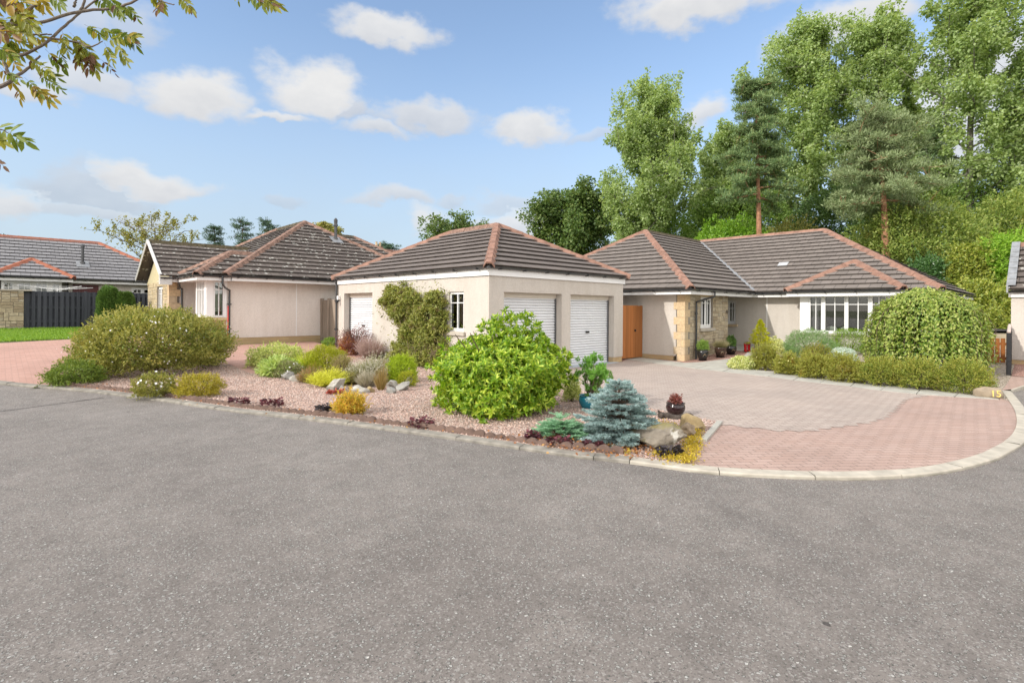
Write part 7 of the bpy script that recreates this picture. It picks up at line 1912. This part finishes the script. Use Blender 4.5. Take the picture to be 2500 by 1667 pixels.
def young_conifer():
    b = np.array(D(2352, 880, 18.6)); z = gz(b[0], b[1]); h = D(2372, 748, 18.2)[2] - z
    t = thing('fir_tree', 'small bright green fir whose branch tips stick out right of the weeping tree', 'tree', (b[0], b[1], z)); segs = []; mb = MB()
    mb.tube([(0, 0, -.05), (0, 0, h)], [.035, .006], 7)
    for k in range(11):
        s = k / 10; zz = h * (.15 + .82 * s); rad = .86 * (1 - s) + .12
        for j in range(9):
            a = 6.28 * (j + rng.random() * .6) / 9 + k; d = np.array([math.cos(a), math.sin(a), 0]); e = np.array([0, 0, zz]) + d * rad + np.array([0, 0, .05 * rad]); p0 = np.array([0, 0, zz])
            mb.tube([tuple(p0), tuple(e)], [.012, .004], 4, cap=False); segs.append((p0 + (e - p0) * .3, e))
            for q in range(10):
                f = .3 + .7 * q / 10; b0 = p0 + (e - p0) * f; sd = np.array([-d[1], d[0], 0]) * (1 if q % 2 else -1); segs.append((b0, b0 + unit(d * .9 + sd * .8) * (.10 + .14 * (1 - f))))
    P, A, N_, L, W_ = needles(segs, 210, .035, .009, .9); leaves_obj('crown', P, A, N_, L, W_, foliage('fir_needles', [(.10, .19, .03), (.16, .27, .05), (.24, .34, .09)], .2), t, False, .05); mb.obj('trunk', BARK, t)
young_conifer()

# pots by the stone wall
GP = 'pots beside the porch'
def pot_pair(px, pot_label, prof, mat, plant):
    c, r, h = pot_at(*px); t = pot('flower_pot', pot_label, c, r, h, mat, prof, GP)
    sc = MB(); sc.lathe([(0, -.012), (r * .72, -.012), (r * .8, .012), (r * .66, .004), (0, .004)], 24); sc.obj('saucer', GLZ_BLACK, t)
    sw = MB()                                                       # swirl in relief round the belly
    base_prof = prof or [(.62, 0), (.92, .34), (1.0, .62), (.84, .93)]
    rr = lambda zf: np.interp(zf, [b for a, b in base_prof if a > .5][:6], [a for a, b in base_prof if a > .5][:6])
    for s0 in (3.6, 4.9):
        pts = []
        for i in range(14):
            a = s0 + .055 * i; zf = .30 + .35 * math.sin(i / 13 * 2.6) - .12 * i / 13; q = rr(zf) * r * 1.005; pts.append((q * math.cos(a), q * math.sin(a), zf * h))
        sw.tube(pts, [.002 + .010 * math.sin(i / 13 * 3.14) for i in range(14)], 5)
    sw.obj('pattern', GLZ_TAN, t)
    plant(c + np.array([0, 0, h * .86]), r)
TAPER = [(0, 0), (.60, 0), (.64, .02), (.80, .3), (.93, .62), (.97, .84), (1.02, .87), (1.02, .98), (.98, 1.0), (.9, 1.0), (.88, .9)]
BELL = [(0, 0), (.58, 0), (.62, .02), (.82, .25), (.98, .55), (1.0, .75), (.90, .88), (.86, .92), (.98, .96), (.97, 1.0), (.86, 1.0), (.82, .9)]
pot_pair((1705, 1732, 853, 881), 'glossy black pot with tan swirl, nearest to the downpipe', BELL, GLZ_BLACK, lambda c, r: shrub('herb_plant', 'light green bushy herb in the black pot nearest the downpipe', 'plant', (c, r * 2.3, .40), F_HERB, 2600, .035, .022, amp=.4, depth_=.6))
pot_pair((1748, 1776, 848, 873), 'brown-rimmed tapered pot with tan swirl, middle of the three by the stone wall', TAPER, plain('brown_black_glaze', (.05, .03, .022), .2, .4, 9, spec=.6), lambda c, r: tuft('lavender_plant', 'spreading olive-brown lavender in the middle pot', 'plant', (c, r * 3.2, .36), F_LAVP, 900, .012, spread=.8, curl=.25))
pot_pair((1775, 1801, 844, 866), 'glossy black pot at the end of the stone wall', BELL, GLZ_BLACK, lambda c, r: shrub('leafy_plant', 'dark leafy plant in the pot at the end of the stone wall', 'plant', (c, r * 2.0, .42), F_DARKP, 1500, .05, .028, amp=.4, depth_=.6))
def boots():
    c = G(1824, 859); t = thing('boot_planter', 'pair of small red welly boots used as a planter by the porch wall', 'planter', (c[0], c[1], gz(c[0], c[1]) + .01), rz=YAW - math.pi / 2)
    RED = plain('red_ceramic', (.48, .012, .016), .25, .1)
    for x in (-.062, .062):
        m = MB(); m.lathe([(0, .0), (.050, .0), (.052, .05), (.044, .10), (.050, .22), (.056, .25), (.062, .26), (.062, .28), (.05, .28), (.045, .20)], 18, (x, 0)); m.tube([(x, -.02, .03), (x, -.075, .03), (x, -.11, .026)], [.045, .042, .018], 10); m.obj('boot', RED, t, smooth=True)
    shrub('plant', 'tiny trailing plant in the red boots', 'plant', (np.array([c[0], c[1], gz(c[0], c[1]) + .27]), .26, .09), F_LAVP, 240, .03, .012, stems=0)
boots()
c, r, h = pot_at(1837, 1848, 848, 861); pot('flower_pot', 'tiny terracotta pot between the red boots and the golden conifer', c, r, h, RIDGE, TAPER, GP)
c, r, h = pot_at(1846, 1874, 838, 862); pot('flower_pot', 'grey-brown pot holding the golden conifer', c, r, h, plain('grey_brown_pot', (.10, .085, .06), .6, .3, 20), TAPER, GP)
def golden_cone(c, h0):
    z = D(1857, 780, depth(c))[2] - c[2] - h0; n = 4200; t = thing('conifer', 'golden cone-shaped dwarf conifer in a pot by the porch wall', 'shrub', (c[0], c[1], c[2] + h0))
    s = rng.random(n) ** 1.3; a = rng.uniform(0, 6.28, n); rad = (1 - s) ** .85 * .30 * (1 + .38 * np.sin(a * 4 + s * 13) + .28 * np.sin(s * 34 + a)) * np.sqrt(rng.uniform(.5, 1, n)) + .006
    P = np.stack([np.cos(a) * rad, np.sin(a) * rad, s * z * .98], 1); A = unit(np.stack([np.cos(a), np.sin(a), np.full(n, .7)], 1) + rng.normal(size=(n, 3)) * .45)
    leaves_obj('foliage', P, A, rng.normal(size=(n, 3)), .06, .016, F_GOLDC, t)
    m = MB(); m.tube([(0, 0, -.05), (0, 0, z * .7)], [.014, .005], 6); m.obj('trunk', BARK, t)
golden_cone(c, h * .9)
def edging_hebe():
    pass
def number_stone():
    f = G(2430, 973); c = f + FW * .14
    bm = bmesh.new(); bmesh.ops.create_icosphere(bm, subdivisions=4, radius=1.0)
    from mathutils import noise as mn
    for v in bm.verts:
        p = v.co.copy(); k = 1 + mn.noise(p * 1.6) * .10
        v.co = (math.copysign(abs(p.x) ** .75, p.x) * .23 * k, math.copysign(abs(p.y) ** .8, p.y) * .14 * k, (math.copysign(abs(p.z) ** .7, p.z) * .125 + .10) * k)
    me = bpy.data.meshes.new('number_stone'); bm.to_mesh(me); bm.free(); me.polygons.foreach_set('use_smooth', [True] * len(me.polygons)); me.materials.append(plain('beige_cobble', (.28, .225, .16), .7, .2, 9, 60, .3, .004))
    t = thing('number_stone', 'smooth beige boulder painted with the house number at the end of the low hedge', 'stone', (c[0], c[1], gz(c[0], c[1]) - .02), rz=YAW - math.pi / 2 - .35)
    link(bpy.data.objects.new('stone', me), t)
    cu = bpy.data.curves.new('number', 'FONT'); cu.body = '15'; cu.size = .175; cu.extrude = .012; cu.align_x = 'CENTER'
    tmp = bpy.data.objects.new('tmp', cu); COL.objects.link(tmp); dg = bpy.context.evaluated_depsgraph_get(); nm = bpy.data.meshes.new_from_object(tmp.evaluated_get(dg)); bpy.data.objects.remove(tmp)
    nm.materials.clear(); nm.materials.append(plain('yellow_paint', (.72, .55, .16), .6, .1, 20)); o = link(bpy.data.objects.new('number', nm), t); o.location = (.055, -.137, .055); o.rotation_euler = (R(84), 0, 0)
number_stone()

# ---------------------------------------------------------------- left side: bush conifers, rotary dryer, rake
def bush(label, x0, x1, yt, yb, seed):
    c, w, h = fit(x0, x1, yt, yb, .5); t = thing('conifer', label, 'shrub', tuple(c), 'twin conifers before the dark fence')
    n = 14000; d = sphere(n); f = lump_field(40, .22, 30)(d); rad = f * (1 - .3 * rng.random(n) ** 2)
    z = .52 + .5 * d[:, 2] * rad; prof = np.sqrt(np.clip(1 - (d[:, 2]) ** 2, 0, 1)) ** .6
    hd = unit(np.stack([d[:, 0], d[:, 1], 0 * d[:, 0]], 1))
    P = np.stack([hd[:, 0] * prof * rad * w * .47, hd[:, 1] * prof * rad * w * .47, np.maximum(0.02, z) * h * .97], 1)
    A = unit(hd * .6 + np.array([0, 0, .9]) + rng.normal(size=P.shape) * .35)
    leaves_obj('foliage', P, A, rng.normal(size=P.shape), .10, .03, F_CYP, t); stems_obj(w * .2, h * .6, 4, t, BARK)
bush('taller left one of two rounded green conifers before the dark fence', 240, 292, 697, 812, 1)
bush('shorter right one of two rounded green conifers before the dark fence', 278, 328, 711, 812, 2)
def dryer():
    c = D(140, 705, 23.5); z = gz(c[0], c[1]); t = thing('rotary_dryer', 'thin white rotary clothes dryer arms showing above the dark fence', 'clothes dryer', (c[0], c[1], z), rz=.5); h = c[2] - z
    m = MB(); m.tube([(0, 0, 0), (0, 0, h + .02)], .02, 8); m.obj('pole', WHITE, t)
    for a in range(4): m = MB(); m.tube([(0, 0, h - .05), (1.5 * math.cos(a * 1.571), 1.5 * math.sin(a * 1.571), h + .10)], .011, 6); m.obj('arm', WHITE, t)
    m = MB()
    for r in (.5, .9, 1.35):
        q = [(r * math.cos(a * 1.571), r * math.sin(a * 1.571), h - .05 + .1 * r) for a in range(5)]
        for u, v in zip(q, q[1:]): m.tube([u, v], .004, 4, cap=False)
    m.obj('line', WHITE, t)
dryer()
def rake():
    t = thing('garden_tool', 'red-handled garden tool leaning in the corner by the left bungalow downpipe', 'garden tool', (5.50, 19.50, gz(5.5, 19.5)))
    m = MB(); m.tube([(0, -.12, .0), (.06, .08, 1.35)], .016, 8); m.obj('handle', plain('red_enamel', (.55, .03, .02), .35, .1), t); k = MB(); k.box(-.10, -.15, 0, .10, -.10, .06); k.obj('head', STEEL, t)
rake()

# ---------------------------------------------------------------- rowan tree overhanging the top left corner
def rowan():
    Zc = 3.3
    tpos = CAM - RT * 1.6 - FW * 2.6; K = 1.08; t = thing('rowan_tree', 'rowan branches with feathery yellowing leaves hanging into the top left corner', 'tree', (tpos[0], tpos[1], gz(tpos[0], tpos[1])))
    o = np.array(t.location); W = lambda px, py, z=Zc: D(px, py, z * K) - o
    tr = MB(); hd = CAM - RT * 1.55 - FW * 2.5 + np.array([0, 0, .7]) - o; h2 = CAM - RT * 2.7 + FW * .2 + np.array([0, 0, 1.5]) - o; tr.tube([(0, 0, -.1), (.02, .03, 1.2), tuple(hd * .6 + np.array([0, 0, .3])), tuple(hd)], [.10, .085, .065, .05], 12); tr.obj('trunk', BARK_R, t)
    def br(pts, r0, r1):
        r0 *= K; r1 *= K; P = smooth3([h2 if p is None else (hd if p == 0 else W(*p)) for p in pts]); mb = MB(); n = len(P)
        mb.tube([tuple(p + rng.normal(size=3) * .0018) for p in P], list(np.linspace(r0, r1, n)), 8); mb.obj('branch', BARK_R, t); return P
    def smooth3(P, n=5):
        out = []
        for i in range(len(P) - 1):
            a, b, c, d = P[max(i - 1, 0)], P[i], P[i + 1], P[min(i + 2, len(P) - 1)]
            for k in range(n):
                s = k / n; out.append(.5 * ((2 * b) + (c - a) * s + (2 * a - 5 * b + 4 * c - d) * s * s + (3 * b - a - 3 * c + d) * s ** 3))
        return out + [P[-1]]
    br([0, None, (-260, 60, 3.25), (0, 60, 3.2), (85, 58, 3.2), (190, 30, 3.25), (280, 20, 3.3), (345, -6, 3.3), (420, -60, 3.4)], .012, .006)
    br([None, (-200, 160, 3.25), (0, 143, 3.2), (60, 132, 3.2), (110, 105, 3.2), (160, 62, 3.25), (200, 28, 3.3), (250, -10, 3.3)], .012, .005)
    br([(-130, 165, 3.25), (-60, 215, 3.15), (0, 212, 3.1), (35, 190, 3.1), (75, 162, 3.15), (98, 138, 3.15)], .016, .005)
    br([(20, 185, 3.1), (15, 160, 3.1), (0, 140, 3.1)], .010, .006); br([(90, 12, 3.2), (60, 30, 3.2), (30, 60, 3.2), (-40, 80, 3.2)], .008, .012); br([(125, 85, 3.2), (85, 84, 3.2), (0, 75, 3.2)], .004, .006)
    br([(130, 95, 3.2), (190, 105, 3.2), (220, 115, 3.2), (250, 102, 3.2)], .007, .003); br([(180, 18, 3.25), (186, 0, 3.25), (180, -30, 3.3)], .008, .006); br([(195, 28, 3.3), (205, 10, 3.3), (212, -20, 3.3)], .008, .006)
    br([(345, -40, 3.3), (370, -10, 3.3), (400, 5, 3.3), (425, 12, 3.3)], .006, .003); br([(560, -60, 3.4), (590, -20, 3.4), (640, -8, 3.4)], .006, .003); br([(-120, 300, 3.0), (-40, 310, 3.0), (5, 318, 3.0), (25, 328, 3.0)], .006, .002)
    # compound leaves: stalk from a to b with leaflet pairs, colour by drift
    P, A, N_, L, Wd, Ty = [], [], [], [], [], []
    stalks = MB()
    def comp(x0, y0, x1, y1, z=3.2, size=25, ty=0, n=6, hang=.55):
        a, b = W(x0, y0, z), W(x1, y1, z + rng.uniform(-.06, .06)); mid = (a + b) / 2 + np.array([0, 0, .006])
        pts = [a, mid, b]; stalks.tube([tuple(q) for q in pts], .0008, 4, cap=False)
        d = unit((b - a)[None])[0]; side = unit(np.cross(d, -FW)[None])[0]
        s = .88 * size * z * K / FPX
        for k in range(n):
            f = .25 + .75 * k / n; q = (1 - f) ** 2 * a + 2 * f * (1 - f) * mid + f * f * b
            for sg in (1, -1):
                dirn = d * .55 + side * sg * .75 + np.array([0, 0, -hang]) + rng.normal(size=3) * .16
                P.append(q); A.append(dirn); N_.append(-FW * .7 + RT * sg * .3 + np.array([0, 0, .45]) + rng.normal(size=3) * .45); L.append(s * rng.uniform(.75, 1.1)); Wd.append(s * .36 * rng.uniform(.85, 1.1)); Ty.append(ty if rng.random() < .85 else rng.integers(0, 4))
        P.append(b); A.append(d + np.array([0, 0, -hang * .5])); N_.append(-FW + rng.normal(size=3) * .3); L.append(s); Wd.append(s * .36); Ty.append(ty)
    # ty: 0 green, 1 yellow-green, 2 yellow, 3 brown
    for args in [(205, 60, 245, 85, 3.25, 26, 0), (225, 65, 320, 95, 3.25, 30, 0, 8), (250, 100, 330, 88, 3.25, 28, 1, 7), (280, 100, 310, 150, 3.25, 28, 1, 6), (300, 75, 332, 110, 3.25, 30, 0, 6), (255, 105, 275, 150, 3.2, 26, 1), (170, 80, 215, 125, 3.2, 30, 1, 6), (150, 70, 165, 125, 3.2, 30, 1), (190, 100, 200, 150, 3.2, 32, 1, 6), (215, 115, 235, 170, 3.2, 34, 1, 6), (210, 105, 190, 150, 3.2, 30, 3, 5), (225, 125, 215, 165, 3.2, 30, 3, 5), (245, 145, 280, 178, 3.2, 18, 3, 3),
                 (60, 140, 120, 175, 3.15, 30, 1, 6), (80, 165, 140, 190, 3.15, 24, 0, 7), (90, 180, 150, 220, 3.15, 22, 0, 8), (60, 190, 100, 230, 3.15, 24, 0, 5), (60, 205, 130, 240, 3.1, 28, 2, 6), (75, 215, 125, 250, 3.1, 28, 2, 4), (45, 215, 50, 240, 3.1, 28, 2, 2), (110, 120, 150, 165, 3.2, 26, 0, 5), (140, 110, 160, 165, 3.2, 24, 0, 5),
                 (0, 90, 60, 110, 3.2, 34, 1, 4), (20, 90, 30, 125, 3.2, 36, 0, 4), (0, 110, 60, 135, 3.2, 34, 1, 4), (0, 130, 40, 160, 3.2, 34, 2, 4), (0, 20, 60, 5, 3.1, 42, 2, 4), (0, 40, 50, 70, 3.1, 44, 1, 4), (30, 20, 80, 55, 3.1, 46, 1, 4), (10, 60, 70, 90, 3.1, 44, 1, 5), (40, 10, 60, 40, 3.1, 40, 3, 3), (70, 15, 75, 40, 3.1, 34, 2, 2), (-30, 70, 30, 85, 3.1, 40, 3, 3), (0, 165, 30, 200, 3.1, 34, 2, 3), (10, 175, 50, 195, 3.1, 26, 0, 4),
                 (225, -30, 260, 20, 3.3, 30, 0, 6), (250, -20, 290, 25, 3.3, 30, 0, 6), (270, 0, 305, 28, 3.3, 30, 0, 6), (300, 10, 335, 45, 3.3, 22, 0, 7), (285, 25, 300, 45, 3.3, 18, 0, 5), (370, -20, 395, 15, 3.3, 30, 1, 5), (395, 0, 385, 25, 3.3, 24, 3, 3), (430, -20, 470, 25, 3.3, 26, 1, 6), (440, -10, 475, 35, 3.3, 16, 3, 4), (120, -20, 150, 10, 3.2, 34, 0, 4), (85, -10, 110, 15, 3.2, 34, 2, 4),
                 (600, -30, 640, 15, 3.4, 30, 0, 4), (620, -20, 670, 15, 3.4, 32, 1, 5), (640, -10, 680, 12, 3.4, 30, 1, 4), (575, -30, 582, 2, 3.4, 18, 1, 2), (-20, 310, 40, 330, 3.0, 44, 0, 3), (20, 330, 60, 345, 3.0, 42, 0, 3), (-30, 330, 10, 345, 3.0, 40, 1, 3), (-20, 385, 8, 405, 3.0, 26, 3, 2)]:
        comp(*args)
    for k in range(16):                                             # the crowded head of foliage in the very corner and beyond the frame
        x, y = rng.uniform(-90, 50), rng.uniform(-60, 120); comp(x, y, x + rng.uniform(15, 75), y + rng.uniform(5, 50), 3.15 + rng.uniform(-.1, .2), 34, [0, 1, 1, 2, 3][k % 5], 5)
    P, A, N_, L, Wd, Ty = map(np.array, (P, A, N_, L, Wd, Ty))
    cols = [foliage('rowan_green', [(.075, .11, .014), (.115, .155, .022), (.16, .19, .035)], .45), foliage('rowan_yellow_green', [(.115, .13, .018), (.17, .18, .025), (.21, .21, .035)], .45), foliage('rowan_yellow', [(.19, .16, .02), (.26, .20, .025), (.23, .15, .025)], .45), foliage('rowan_brown', [(.06, .03, .014), (.10, .048, .02), (.13, .07, .025)], .3)]
    for k, nme in enumerate(('green_leaves', 'yellow_green_leaves', 'yellow_leaves', 'brown_leaves')):
        m = Ty == k; leaves_obj(nme, P[m], A[m], N_[m], L[m], Wd[m], cols[k], t, True, .16)
    stalks.obj('leaf_stalks', BARK_R, t)
rowan()
